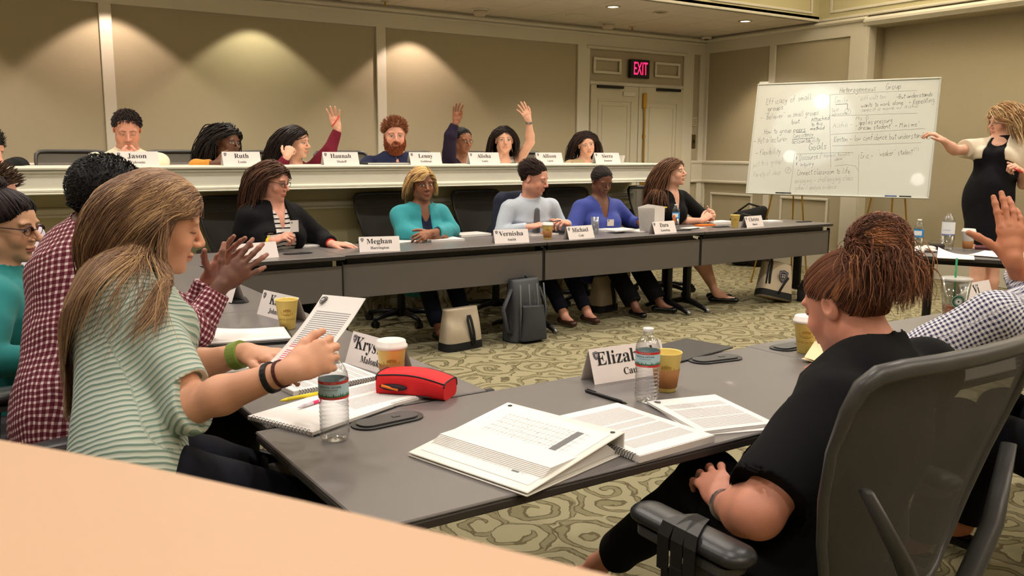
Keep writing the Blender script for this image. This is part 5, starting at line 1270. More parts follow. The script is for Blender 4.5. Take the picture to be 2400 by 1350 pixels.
pen((752, 952), (697, 970), .0115, M_pinkp, 'hot pink mechanical pencil with a clear tip lying on the spiral notebook', .0048, M_clearp, 'pencil', 'mechanical_pencil', None, M_clearp)
pen((762, 930), (656, 952), .009, M_yel, 'bright yellow ballpoint pen above the notebook coil', .0055, M_yel, clip=M_chrome)
pen((1373, 919), (1470, 950), 0, M_black, 'black felt pen lying alone in front of the Elizabeth card', .0048, M_black, clip=M_blackm)
# papers under the striped shirt woman's hands
for i, (p, lab, zz, th, sd) in enumerate((([(470, 905), (690, 850), (640, 820), (520, 840)], '', 0, .004, 1.),)): pass
t = sheet('spiral_book', V(.935, 2.46, 0), 96, .216, .279, M_paper, 'coil bound printed book open under the forearms in the mint striped shirt', th=.012, cat='book')
MB().box((0, 0, .0127), (.213, .276, .001)).build('printed_page', page_mat('pg2', .216, .279, (.08, .95), .0052, .75, 7.), t); spiral(t, .216, .279, 'x-', .007, .007, .0085)
t = sheet('paper_stack', V(.985, 2.205, 0), 14, .300, .225, M_paper, 'stack of printed sheets under the yellow pen, beside the sleeved cup', th=.008, cat='papers', bend=.0006)
MB().box((0, 0, .0096), (.29, .215, .001)).build('printed_page', page_mat('pg3', .30, .225, (.08, .9), .006, .7, 9.), t)
t.location.z += 0
t = sheet('paper_packet', V(.86, 2.80, 0), 84, .216, .279, M_paper, 'printed packet with pink notes behind the green watch', th=.007, cat='papers')
MB().box((0, 0, .0078), (.214, .277, .001)).build('printed_page', page_mat('pg4', .216, .279, (.06, .95), .0052, .78, 11., pink=(.02, -.05)), t)
t = sheet('paper_packet', V(.93, 3.16, 0), 78, .216, .279, M_paper, 'curling printed packet on a black folder near the plain yellow cup', th=.005, curl=.012, z=.011, cat='papers')
q = sheet('folder', V(.925, 3.155, 0), 78, .25, .31, M_black, 'black folder lying under the curling packet', th=.010, cat='folder')
t['label'] = 'curling printed packet on a black folder before the card reading Johnson'
# page held up in the striped shirt woman's hands
a_, b_, c_, d_ = atd(862, 722, 2.04), atd(768, 712, 2.14), atd(612, 872, 2.02), atd(700, 885, 1.96)
cc = (a_+b_+c_+d_)/4; ux = nrm(a_-b_+d_-c_); uy = nrm(b_-c_+a_-d_); uy = nrm(uy-np.dot(uy, ux)*ux); nn_ = np.cross(ux, uy)
HP = bpy.data.objects.new('paper_sheet', None); COL.objects.link(HP); tag(HP, 'printed sheet with a crest held up by both hands above the table', 'paper')
HP.matrix_world = Matrix(((ux[0], uy[0], nn_[0], cc[0]), (ux[1], uy[1], nn_[1], cc[1]), (ux[2], uy[2], nn_[2], cc[2]), (0, 0, 0, 1)))
wp, hp_ = .150, .262
def bent(w, h, z0, n=14, amp=.010):
    mb = MB()
    vs = [((-1+2*i/n)*w/2, (-1+2*j/n)*h/2, z0+amp*(-1+2*j/n)**2) for j in range(n+1) for i in range(n+1)]
    mb.add(vs, [(j*(n+1)+i, j*(n+1)+i+1, (j+1)*(n+1)+i+1, (j+1)*(n+1)+i) for j in range(n) for i in range(n)]); return mb
bent(wp, hp_, 0).build('back_page', M_paper, HP); bent(wp, hp_, .0012).build('printed_page', page_mat('held_page', wp, hp_, (.18, .98), .0062, .72, 3., pink=(-.02, -.09)), HP)
mb = MB(); shield(mb, V(-wp*.38, hp_*.43, .0118), V(1, 0, 0), V(0, 1, 0), .026); mb.build('crest', [M_ink, M_paper], HP)
# far row papers
def far_sheet(px, py, rz, w, h, lab, th=.006, z=0, m=None, name='paper_packet', cat='papers', pr=True, curl=0, spi=None):
    p = atz(px, py, TZ); t = sheet(name, p, rz, w, h, m or M_paper, lab, th=th, z=z, cat=cat, curl=curl)
    if pr: MB().box((0, 0, th+.0006), (w*.98, h*.98, .0008)).build('printed_page', page_mat('farpg%d' % (int(px) % 3), w, h, (.08, .92), .007, .5, px*.1, col=srgb(170, 168, 170)), t)
    if spi: spiral(t, w, h, spi, th*.6, .006, .012)
    return t
far_sheet(708, 577, 8, .26, .20, 'open wire bound notebook with an orange pencil, in front of the black and white stripes', .010, name='spiral_notebook', cat='notebook', spi='y+', pr=False)
far_sheet(782, 573, -6, .24, .17, 'flat booklet under the resting hand beside the Meghan card', .007, name='booklet', cat='booklet')
far_sheet(945, 566, 12, .26, .19, 'thin stapled pages just right of the Meghan card', .005)
far_sheet(1037, 563, -4, .28, .21, 'open ring binder pages in front of the folded arms', .014, name='ring_binder', cat='binder')
far_sheet(1100, 552, 5, .30, .20, 'pile of white pages behind the Vernisha card', .018)
far_sheet(1262, 550, 6, .28, .19, 'notebook behind the sleeved cup on the far row', .010, name='notebook', cat='notebook')
far_sheet(1440, 540, -6, .30, .20, 'stacked papers beside the water glass', .014)
far_sheet(1452, 545, 4, .24, .15, 'small notebook with a green tab near the Dara card', .010, name='notebook', cat='notebook').location.z += .017
far_sheet(1508, 541, 0, .28, .20, 'loose white sheets between notebook and Dara card', .006)
far_sheet(1625, 535, 8, .20, .14, 'white leaflet under the orange pouch on the far row', .004)
far_sheet(1682, 524, 4, .30, .16, 'thick open wire bound pages before the hand with eyeglasses', .022, name='spiral_book', cat='book', pr=False)
far_sheet(1806, 521, 3, .20, .14, 'small white pad behind the Christa card', .016, name='notepad', cat='notepad', pr=False)
M_orange = mat('orange_plastic', srgb(236, 120, 30), .45); M_pencil = mat('orange_pencil', srgb(232, 150, 50), .45)
pen((745, 570), (675, 577), .011, M_pencil, 'orange pencil lying on the wire bound notebook', .005, M_wht, 'pencil', 'pencil')
t = sheet('pencil_pouch', atz(1652, 529, TZ), -4, .20, .07, M_orange, 'flat orange pouch beside the hand holding eyeglasses', th=.012, cat='pouch')
pen((1612, 541), (1640, 537), .006, M_blackm, 'dark pen beside the orange pouch', .005)
# upright fanned report held by the woman in royal blue
t = empty('report', atz(1545, 540, TZ), 0, 'tall fanned white report with orange tab and yellow note held upright on the far row', 'report')
P0 = atz(1518, 546, TZ); P1 = atz(1575, 540, TZ); mb = MB(); loc = V(*t.location)
for k in range(16):
    f = k/15; base = P0*(1-f*.25)+P1*f*.25+V(0, .10-.10*f, .003); d_ = nrm(P1-P0); L = .15; hgt = .232-.02*f; ln_ = V(-.03*(1-f), 0, 0)
    A = base-loc; mb.add([A, A+d_*L, A+d_*L*1.0+V(0, .0, hgt)+ln_, A+V(0, 0, hgt-.02*(1-f))+ln_], [(0, 1, 2, 3)])
mb.build('page_stack', M_paper, t)
A = P1-loc+V(.0, -.03, .04); MB().box(A+V(-.0, 0.01, .05), (.02, .01, .09)).build('orange_tab', M_orange, t)
MB().box(A+V(-.10, 0.04, .165), (.06, .03, .010)).build('yellow_note', M_yel, t)
# items on the raised counter
t = empty('portfolio', aty(902, 386, 6.70), 0, 'flat dark portfolio lying before the bearded man', 'portfolio'); t.location.z = cz+.001
MB().box((0, 0, .008), (.42, .22, .016), ch=.004).build('cover', M_black, t); MB().box((0, -.002, .008), (.40, .219, .008)).build('page_edges', M_paper, t)
# ------------------------------------------------------------------ cups
M_cupy = mat('yellow_paper_cup', srgb(240, 212, 118), .45); M_cupin = mat('cup_inside', srgb(240, 226, 190), .5); M_sleeve = mat('brown_sleeve', srgb(160, 108, 62), .75, noise=.05, nscale=200); M_gold = mat('cup_print', srgb(176, 132, 52), .6)
M_lid = mat('white_lid', srgb(236, 228, 222), .35)
def cup(p, lab, lid=False, sleeve=False, hgt=.112, face=None, at=None, mats=None, logo=True, z=None):
    c = atz(*p, TZ) if at is None else V(*at); zb = TZ if z is None else z; t = empty('paper_cup', (c[0], c[1], zb+.0005), 0, lab, 'cup', 'hot drink paper cups')
    r0, r1 = .0285, .0435
    f = lambda z_: r0+(r1-r0)*z_/hgt; my = (mats or (M_cupy,))[0]
    MB().lathe([(r0-.002, .004), (r0-.001, 0), (r0, .001), (r1, hgt), (r1+.0012, hgt+.0012), (r1+.0008, hgt+.003), (r1-.0012, hgt+.002), (r1-.002, hgt), (r0-.001, .008), (0, .008)], n=40, cap=False).build('cup_body', my if True else 0, t, True)
    MB().lathe([(f(hgt*.82)-.003, hgt*.82), (0, hgt*.82)], n=32, cap=False).build('coffee', mat('coffee', srgb(60, 36, 22), .1), t)
    dr = nrm((EYE-c)*V(1, 1, 0)); a0 = math.atan2(dr[1], dr[0])+math.radians(face or 0)
    if sleeve: MB().lathe([(f(.012)+.0008, .012), (f(.012)+.002, .013), (f(.066)+.002, .066), (f(.066)+.0006, .067)], n=40, cap=False).build('sleeve', M_sleeve, t, True)
    if lid: MB().lathe([(r1+.002, hgt-.006), (r1+.0045, hgt-.004), (r1+.0045, hgt+.003), (r1+.001, hgt+.005), (r1-.001, hgt+.016), (r1-.004, hgt+.018), (r1-.009, hgt+.0165), (0, hgt+.0165)], n=40, cap=False).build('lid', M_lid, t, True)
    if logo:
        mb = MB(); wr = lambda z0: (lambda x, y: (math.cos(a0+x/f(z0+y))*(f(z0+y)+.0007), math.sin(a0+x/f(z0+y))*(f(z0+y)+.0007), z0+y))
        zc_ = hgt*.60
        g = wr(zc_)
        for (x0, y0, rx, ry, th_) in ((0, -.004, .017, .008, .0012), (0, -.004, .013, .0055, .0008)):
            pts = [(x0+rx*math.cos(a), y0+ry*math.sin(a)) for a in np.linspace(0, 2*PI, 25)]; V0 = []
            for i in range(25):
                for q in (0, 1): V0.append(g(pts[i][0]*(1-q*th_/rx), pts[i][1]*(1-q*th_/ry)))
            mb.add(V0, [(2*i, 2*i+2, 2*i+3, 2*i+1) for i in range(24)])
        for i in range(-3, 4): 
            x = i*.004; hh_ = .010-.0010*abs(i); mb.add([g(x-.0012, .004), g(x+.0012, .004), g(x+.0018, hh_+.003), g(x, hh_+.0055), g(x-.0018, hh_+.003)], [(0, 1, 2, 3, 4)])
        mb.add([g(-.014, .0035), g(.014, .0035), g(.015, .0055), g(-.015, .0055)], [(0, 1, 2, 3)])
        for sg in (-1, 1):
            for k in range(4): x = sg*(.018+.0012*k); y = -.010+.004*k; mb.add([g(x, y), g(x+sg*.004, y+.001), g(x+sg*.003, y+.004)], [(0, 1, 2) if sg > 0 else (2, 1, 0)])
        if not sleeve:
            v, fc = text_geo('HOTEL DU PONT', .0085, False); g2 = wr(hgt*.36); mb.add([g2(q[0], q[1]) for q in v], fc)
        v, fc = text_geo('HDP', .006, False); g3 = wr(zc_-.004); mb.add([g3(q[0], q[1]) for q in v], fc)
        mb.build('cup_print', M_gold, t)
    return t
cup((674, 770), 'open yellow paper cup with a gold crest in front of the Johnson card')
cup(None, 'yellow paper cup with white lid and brown sleeve beside the Krystina card', True, True, at=(1.094, 2.30, 0), hgt=.118)
cup((1560, 915), 'open yellow paper cup with brown sleeve behind the near water bottle', False, True)
cup((1283, 560), 'small looking lidded cup with brown sleeve between the Vernisha and Michael cards', True, True)
cup((1722, 533), 'open plain yellow cup beside the Christa card', False, False)
cup((1888, 826), 'lidded yellow cup without sleeve by the bun haired woman', True, False)
cup(None, 'white paper cup on the raised counter beside the Sierra card', False, False, at=(5.66, 6.66, 0), hgt=.07, mats=(M_wht,), logo=False, z=cz)
def thin_clear(name, f0, f1, tint):
    m = bpy.data.materials.new(name); m.use_nodes = True; t = m.node_tree; t.nodes.clear()
    o = t.nodes.new('ShaderNodeOutputMaterial'); tr = t.nodes.new('ShaderNodeBsdfTransparent'); tr.inputs[0].default_value = tint; gl = t.nodes.new('ShaderNodeBsdfGlossy'); gl.inputs['Roughness'].default_value = .06
    lw = t.nodes.new('ShaderNodeLayerWeight'); lw.inputs[0].default_value = .35; mr = t.nodes.new('ShaderNodeMapRange'); mr.inputs[3].default_value = f0; mr.inputs[4].default_value = f1; mx = t.nodes.new('ShaderNodeMixShader')
    t.links.new(lw.outputs['Facing'], mr.inputs[0]); t.links.new(mr.outputs[0], mx.inputs[0]); t.links.new(tr.outputs[0], mx.inputs[1]); t.links.new(gl.outputs[0], mx.inputs[2]); t.links.new(mx.outputs[0], o.inputs[0]); return m
M_glass = thin_clear('clear_glass', .06, .7, (.93, .95, .95, 1))
M_water = thin_clear('water_pet', .07, .85, (.95, .96, .97, 1))
M_label = mat('bottle_label_blue', srgb(176, 206, 214), .4); M_lred = mat('label_red', srgb(196, 44, 40), .4); M_lgreen = mat('label_green', srgb(50, 110, 76), .5); M_lwhite = mat('label_white', srgb(236, 238, 240), .4); M_lblue = mat('label_blue', srgb(58, 140, 206), .4); M_inkb = mat('label_ink', srgb(30, 40, 90), .5)
def bottle(p, lab, H_=.205, R_=.0335, kind='geyser', at=None, cap=M_wht, cz_=None):
    c = atz(*p, TZ) if at is None else V(*at); t = empty('water_bottle', (c[0], c[1], TZ+.0005), 0, lab, 'bottle', 'clear plastic water bottles')
    prof = [(.004, .006), (R_*.55, .0), (R_*.86, .002), (R_*.97, .010)]; z = .018
    if kind == 'geyser':
        while z < H_*.47: prof += [(R_, z), (R_*1.0, z+.004), (R_*.945, z+.0065), (R_*1.0, z+.009)]; z += .0105
    else: prof += [(R_, z), (R_, H_*.42)]
    lz0, lz1 = H_*.50, H_*.70
    if kind != 'geyser': lz0, lz1 = H_*.40, H_*.66
    prof += [(R_*.985, lz0), (R_*.985, lz1), (R_, lz1+.004), (R_*.97, H_*.76), (R_*.80, H_*.83), (R_*.55, H_*.885), (.0135, H_*.92), (.0130, H_*.935), (.0155, H_*.938), (.0155, H_*.945), (.0125, H_*.947), (.0125, H_*.955), (.001, H_*.955)]
    MB().lathe(prof, n=40, cap=True).build('bottle_body', M_water, t, True)
    if cap: 
        mb = MB().lathe([(.0142, H_*.950), (.0148, H_*.952), (.0148, H_*.995), (.0138, H_*1.0), (0, H_*1.0)], n=36, cap=False); mb.build('screw_cap', cap, t, True)
    dr = nrm((EYE-c)*V(1, 1, 0)); a0 = math.atan2(dr[1], dr[0])-.25; R2 = R_+.0006
    def strip(mb, z0, z1, m, R_off=0, a_=None):
        n = 48; vs = []
        for i in range(n+1):
            a = 2*PI*i/n if a_ is None else a_[0]+(a_[1]-a_[0])*i/n
            for zz in (z0, z1): vs.append(((R2+R_off)*math.cos(a), (R2+R_off)*math.sin(a), zz))
        mb.add(vs, [(2*i, 2*i+2, 2*i+3, 2*i+1) for i in range(n)], m)
    g = lambda zc: (lambda x, y: ((R2+.0004)*math.cos(a0+x/R2), (R2+.0004)*math.sin(a0+x/R2), zc+y))
    mb = MB()
    if kind == 'geyser':
        strip(mb, lz0, lz1, 0); strip(mb, lz0, lz0+.0055, 1, .0002); strip(mb, lz1-.0065, lz1, 1, .0002)
        zc = (lz0+lz1)/2
        def hills(zb, amp, m, R_off, sd, step):
            r = random.Random(sd); n = int(2*PI/step)
            for i in range(n):
                a = i*step; h_ = amp*r.uniform(.5, 1); rr = R2+R_off
                mb.add([(rr*math.cos(a-step*.7), rr*math.sin(a-step*.7), zb), (rr*math.cos(a+step*.7), rr*math.sin(a+step*.7), zb), (rr*math.cos(a), rr*math.sin(a), zb+h_)], [(0, 1, 2)], m)
        hills(lz0+.0055, .013, 4, .00022, 2, .42); hills(lz0+.0055, .010, 2, .00030, 5, .16)
        for s_, size, dz, m in (('CRYSTAL GEYSER', .0062, .0078, 3), ('ALPINE SPRING WATER', .0034, .0015, 3), ('BOTTLED AT THE SOURCE', .0026, .0172, 5), ('16.9 FL OZ (500 mL)', .0024, -.0178, 5)):
            v, f = text_geo(s_, size, size > .005); gg = g(zc+dz*(lz1-lz0)/.041); mb.add([gg(q[0], q[1]) for q in v], f, m)
        mb.build('label', [M_label, M_lred, M_lgreen, M_inkb, mat('label_hill', srgb(120, 150, 168), .5), M_lwhite], t)
    elif kind == 'blue':
        strip(mb, lz0, lz1, 0); strip(mb, lz0+.012, lz1-.010, 1, .0002, (a0-.9, a0+.9)); mb.build('label', [M_lblue, M_lwhite], t)
    else:
        strip(mb, lz0, lz1+.02, 0); strip(mb, lz0, lz0+.006, 1, .0002); v, f = text_geo('pure water', .012, False); gg = g((lz0+lz1)/2); mb.add([gg(q[0], q[1]) for q in v], f, 1); mb.build('label', [M_lwhite, mat('label_violet', srgb(110, 120, 190), .5)], t)
    return t
bottle((785, 1031), 'clear ribbed water bottle with a red banded label beside the spiral notebook', .215, .0350)
bottle((1515, 941), 'clear ribbed water bottle with a red banded label in front of the Elizabeth card', .208, .0335)
bottle((1583, 533), 'small blue label water bottle beside the upright report', .21, .033, 'blue')
bottle((2134, 592), 'blue label water bottle behind the bun of hair', .21, .033, 'blue', at=(5.93, 3.66, 0)); bottle(None, 'large white label water bottle beside the brown sleeved coffee cup', .27, .043, 'white', at=(6.03, 3.50, 0), cap=None)
t = empty('drinking_glass', atz(1394, 550, TZ)+V(0, 0, .0005), 0, 'tall glass of water behind the Michael card', 'glass')
MB().lathe([(.030, 0), (.0355, .145), (.0335, .145), (.028, .006), (0, .006)], n=36, cap=True).build('tumbler', M_glass, t, True)
MB().lathe([(.0275, .007), (.0318, .10), (0, .10)], n=36).build('water', M_water, t, True)
# iced drink: clear cup, amber tea, flat lid, green straw, round green emblem
M_tea = mat('iced_tea', srgb(190, 100, 40), .1, noise=.1); M_cold = thin_clear('cold_cup', .06, .6, (.90, .92, .90, 1)); M_straw = mat('green_straw', srgb(0, 140, 86), .35); M_siren = mat('emblem_green', srgb(0, 98, 66), .5)
c = V(3.36, 1.90, 0); t = empty('iced_drink_cup', (c[0], c[1], TZ+.0005), 0, 'clear plastic cup of amber iced tea with flat lid, round green emblem and green straw', 'cup')
hc_, ra_, rb_ = .190, .036, .056; fr = lambda z: ra_+(rb_-ra_)*z/hc_
MB().lathe([(ra_-.001, 0), (ra_, .001), (rb_, hc_), (rb_-.001, hc_), (ra_-.001, .003), (0, .003)], n=40, cap=False).build('cup_body', M_cold, t, True)
MB().lathe([(ra_-.002, .003), (fr(.085)-.0015, .085), (0, .085)], n=40).build('tea', M_tea, t, True)
MB().lathe([(rb_+.001, hc_-.004), (rb_+.004, hc_-.002), (rb_+.004, hc_+.004), (rb_, hc_+.007), (0, hc_+.008)], n=40, cap=False).build('lid', mat('frosted_lid', srgb(228, 226, 220), .3, alpha=.5), t, True)
MB().tube([(-.006, 0, .03), (-.010, 0, hc_+.085)], .0038, 10).build('straw', M_straw, t, True)
dr = nrm((EYE-c)*V(1, 1, 0)); a0 = math.atan2(dr[1], dr[0])+.28; mb = MB(); zc = .108
def disc(r0, r1, m, off, k0=0, k1=48, n=48):
    vs = []
    for i in range(k0, k1+1):
        a = 2*PI*i/n
        for r_ in (r0, r1): x, y = r_*math.cos(a), r_*math.sin(a); R_ = fr(zc+y)+off; vs.append((math.cos(a0+x/R_)*R_, math.sin(a0+x/R_)*R_, zc+y))
    mb.add(vs, [(2*i, 2*i+1, 2*i+3, 2*i+2) for i in range(k1-k0)], m)
disc(.0, .027, 0, .0008); disc(.0235, .0250, 1, .0012); disc(.004, .010, 1, .0012)
for k in range(16):
    a = 2*PI*k/16; mm = 1; x0, y0 = .0135*math.cos(a), .0135*math.sin(a); P = []
    for dx, dy in ((-.0016, -.003), (.0016, -.003), (0, .0055)):
        x, y = x0+dx*math.cos(a-PI/2)-dy*math.sin(a-PI/2), y0+dx*math.sin(a-PI/2)+dy*math.cos(a-PI/2); R_ = fr(zc+y)+.0012; P.append((math.cos(a0+x/R_)*R_, math.sin(a0+x/R_)*R_, zc+y))
    mb.add(P, [(0, 1, 2)], mm)
mb.build('emblem', [M_siren, M_wht], t)
# coffee cup, crumpled wrap and papers on the speaker's table
t = cup(None, 'white lidded coffee cup with kraft sleeve on the speaker table', True, True, at=(6.12, 3.40, 0), mats=(M_wht,), logo=False, hgt=.135)
S = SDF(); r = np.random.RandomState(4)
for k in range(14): S.ell((r.uniform(-.09, .09), r.uniform(-.06, .06), r.uniform(.0, .03)), (r.uniform(.02, .045), r.uniform(.02, .04), r.uniform(.008, .02)), Rz(r.uniform(0, 180)), .004)
S.half((0, 0, .001), (0, 0, -1), .002)
P, Q = surfnet(*S.grid(*S.bounds(), .005)); q = tag(mesh_obj('crumpled_napkin', P, Q, mat('tissue', srgb(225, 218, 210), .8, alpha=.9), smooth=False), 'crumpled white tissue and plastic wrap in front of the blue label bottle', 'napkin'); q.location = (5.74, 3.50, TZ)
t = empty('snack_tray', (5.93, 3.52, TZ), 20, 'clear box holding a dark snack between the two bottles', 'food box')
MB().box((0, 0, .022), (.11, .09, .044), ch=.008).build('snack', mat('dark_snack', srgb(40, 28, 24), .7), t); MB().box((0, 0, .055), (.125, .105, .02), ch=.008).build('lid', M_cold, t)
for i, (x, y, rz, w, h, lab) in enumerate(((5.66, 3.22, 30, .28, .22, 'loose white sheet with a raised corner at the end of the speaker table'), (5.95, 3.12, 10, .30, .22, 'white sheets spread in the middle of the speaker table'), (6.15, 3.05, -30, .30, .22, 'white sheets behind the middle pile on the speaker table'), (5.86, 2.82, -22, .30, .24, 'thick stack of white paper at the near side of the speaker table'), (6.22, 2.78, -18, .30, .22, 'white sheets beside the thick stack on the speaker table'))):
    sheet('paper_stack', (x, y, 0), rz, w, h, M_paper, lab, th=.022 if i == 3 else .004, curl=.03 if i == 0 else .004, z=0 if i in (0, 3, 4) else .006*i, cat='papers')
t = empty('notebook', (6.33, 3.35, TZ), -60, 'dark maroon notebook behind the coffee cup on the speaker table', 'notebook'); MB().box((0, 0, .01), (.2, .14, .02), ch=.003).build('cover', mat('maroon', srgb(88, 34, 40), .5), t)
# ------------------------------------------------------------------ red pencil case
S = SDF(); RC = empty('pencil_case', (1.098, 2.155, TZ), 0, 'bright red zippered pencil case with black piping, open at the side', 'pencil case')
ctl = [(905, 915), (1040, 940)]
L_, W_, Hh_ = .20, .105, .062
Mred = mat('red_neoprene', srgb(214, 28, 34), .75, bump=.15, bscale=900); Mpip = mat('black_piping', srgb(20, 18, 28), .6)
def rc_pt(u, v):      # u 0..1 along, v angle
    return None
mb = MB(); n, m_ = 24, 28; prof = []
for i in range(n+1):
    u = i/n; x = (u-.5)*L_; hw = W_*.5*(1-.10*abs(2*u-1)**3); hh = Hh_*(.56+.10*math.sin(PI*u)-.13*u); yb = .018*math.sin(2.2*u); zt = .0
    for j in range(m_):
        a = 2*PI*j/m_; cx = math.copysign(abs(math.cos(a))**.45, math.cos(a)); sz = math.copysign(abs(math.sin(a))**.5, math.sin(a))
        mb.v.append((x, yb+hw*cx, hh*.98+hh*sz*(.98)))
mb.f = [(i*m_+j, i*m_+(j+1) % m_, (i+1)*m_+(j+1) % m_, (i+1)*m_+j) for i in range(n) for j in range(m_)]+[tuple(range(m_-1, -1, -1)), tuple(range(n*m_, (n+1)*m_))]; mb.m = [0]*len(mb.f)
q = mb.build('case_body', Mred, RC, True); autosmooth(q, 50)
vv = np.array(mb.v).reshape(n+1, m_, 3)
mb = MB()
for jj in (3, 11): mb.tube([tuple(vv[i, jj]+V(0, 0, .001)) for i in range(n+1)], .0022, 6)
for ii in (0, n): mb.tube([tuple(vv[ii, j]) for j in list(range(0, 14))], .0022, 6)
mb.build('piping', Mpip, RC, True)
mb = MB(); zz = [tuple(vv[i, 17]*V(1, 1.0, 1)+V(0, -.001, .002)) for i in range(1, n-4)]; mb.tube(zz, .0055, 6, sq=.5); mb.build('zip', Mpip, RC, True)
S2 = SDF(); S2.ell((-.05, -.042, .032), (.045, .012, .010), None, .01); P, Q = surfnet(*S2.grid(*S2.bounds(), .004)); mesh_obj('opening', P, Q, mat('case_lining', srgb(40, 16, 28), .8), RC)
MB().tube([(-.080, -.052, .036), (-.03, -.050, .028)], .004, 8).build('orange_pen', M_orange, RC, True); MB().tube([(-.10, .045, .030), (-.118, .050, .026)], .006, 6).build('pull_loop', Mpip, RC, True)
RC.rotation_euler = (0, 0, math.radians(-52))
# napkin by the lidded cup, black folder hanging past the table edge
S = SDF()
t = empty('napkin', (2.44, 1.80, TZ), 20, 'folded cream napkin beside the lidded yellow cup', 'napkin')
mb = MB().add([(-.09, -.05, .002), (.08, -.06, .003), (.09, .05, .006), (-.07, .06, .012)], [(0, 1, 2, 3)]).add([(-.08, -.02, .006), (.0, -.03, .05), (.03, .05, .055), (-.07, .05, .02)], [(0, 1, 2, 3)]).add([(.0, -.03, .05), (.07, -.03, .004), (.08, .05, .008), (.03, .05, .055)], [(0, 1, 2, 3)])
mb.build('fold', mat('napkin_cream', srgb(232, 214, 170), .8), t)
a = atz(1600, 838, .70); b = atz(1690, 806, .70)
t = empty('folder', ((a+b)/2)*V(1, 1, 0)+V(0, 0, .700), 12, 'thin black folder sticking out past the table edge behind the sleeved cup', 'folder'); t.location = (2.13, 2.16, .738); t.rotation_euler = (0, 0, math.radians(10))
MB().box((0, 0, 0), (.34, .20, .006), ch=.002).build('cover', M_black, t); t.location.z = .7392+.0
# ------------------------------------------------------------------ whiteboard on easels
wc = V(7.936, 5.866, 1.563); wy, wt = .42886, .2179
wu = V(math.sin(wy), -math.cos(wy), 0); wn = V(-math.cos(wy), -math.sin(wy), 0); wv = V(0, 0, 1)*math.cos(wt)-wn*math.sin(wt); wn2 = np.cross(wu, wv)
WB = bpy.data.objects.new('whiteboard', None); COL.objects.link(WB); tag(WB, 'large whiteboard covered in handwritten notes leaning on brass easels', 'whiteboard')
WB.matrix_world = Matrix(((wu[0], wv[0], wn2[0], wc[0]), (wu[1], wv[1], wn2[1], wc[1]), (wu[2], wv[2], wn2[2], wc[2]), (0, 0, 0, 1)))
M_wb = mat('whiteboard_enamel', srgb(210, 213, 205), .22, noise=.008, nscale=3, coat=.4); M_wbf = mat('board_frame', srgb(198, 200, 192), .35, .3)
MB().box((0, 0, -.012), (1.80, 1.19, .016)).build('writing_surface', M_wb, WB)
mb = MB().frame((0, 0, -.008), (1, 0, 0), (0, 1, 0), 1.83, 1.22, .018, .028); mb.build('frame', M_wbf, WB)
MB().box((0, -.607, .012), (1.78, .012, .035), ch=.003).build('marker_rail', M_wbf, WB)
MB().box((-.845, .617, .0), (.10, .022, .012)).build('paper_clip_bar', M_wbf, WB)
def bp(x, y):
    d = ray(x, y); k = np.dot(wc-EYE, wn2)/np.dot(d, wn2); p = EYE+d*k-wc; return np.dot(p, wu), np.dot(p, wv)
LX, LY, LZ = V(1, 0, 0), V(0, 1, 0), V(0, 0, 1)
rng = random.Random(7); mbk, mfa = MB(), MB()
def note(s, x0, y0, x1, y1, hpx, faint=False):
    a = bp(x0, y0); b = bp(x1, y1); tgt = math.hypot(b[0]-a[0], b[1]-a[1]); size = abs(bp(x0, y0-hpx)[1]-a[1])
    trial = MB(); w = hand_write(trial, s, 0, 0, size, V(0, 0, 0), LX, LY, random.Random(3)); k = tgt/max(w, 1e-3)
    d = ((b[0]-a[0])/tgt, (b[1]-a[1])/tgt); org = V(a[0], a[1], -.0036); ux_ = V(d[0]*k, d[1]*k, 0); uy_ = V(-d[1], d[0], 0)
    q = mfa if faint else mbk; hand_write(q, s, 0, 0, size, org, ux_, uy_, rng, wid=.0034 if not faint else .0026)
def wline(pts, faint=True):
    q = mfa if faint else mbk; P = [bp(*p) for p in pts]; ribbon(q, P, .0028 if faint else .004, V(0, 0, -.0036), LX, LY, LZ*.0006)
for a in (('Efficacy of small', 1794, 246, 1901, 234, 15), ('groups', 1798, 262, 1836, 256, 13), ('- "Believer" in small groups', 1782, 281, 1919, 269, 13), ('but', 1855, 291, 1873, 289, 11), ('Attached', 1901, 286, 1944, 280, 11), ('to this', 1901, 296, 1928, 293, 9), ('method', 1899, 306, 1932, 303, 9),
          ('How to group peers', 1790, 315, 1888, 308, 13), ('Consistency', 1858, 324, 1906, 319, 11), ('accountability', 1855, 337, 1922, 332, 12), ('- Not a lecturer', 1766, 337, 1845, 331, 15), ('Goals', 1894, 353, 1938, 349, 16),
          ('- flexibility.', 1770, 364, 1833, 360, 14), ('* Discourse /', 1864, 377, 1926, 371, 14), ('* inquiry', 1864, 391, 1907, 388, 13), ('Connect classroom to life', 1867, 411, 1992, 406, 14),
          ('Heterogeneous', 1967, 218, 2053, 213, 14), ('Group', 2075, 211, 2112, 207, 16), ('-But understands', 2100, 232, 2186, 225, 11), ('- Repeating', 2129, 246, 2190, 239, 14), ('wants to work alone', 2018, 252, 2117, 245, 11),
          ('applies pressure', 2012, 293, 2092, 286, 12), ('"dream student" - Mini me"', 2004, 306, 2156, 296, 12), ('Kenton - low confidence but understanding', 1954, 333, 2180, 322, 14), ('Eric -', 2016, 372, 2046, 370, 14), ('"weaker" student', 2056, 367, 2138, 361, 14)):
    note(*a)
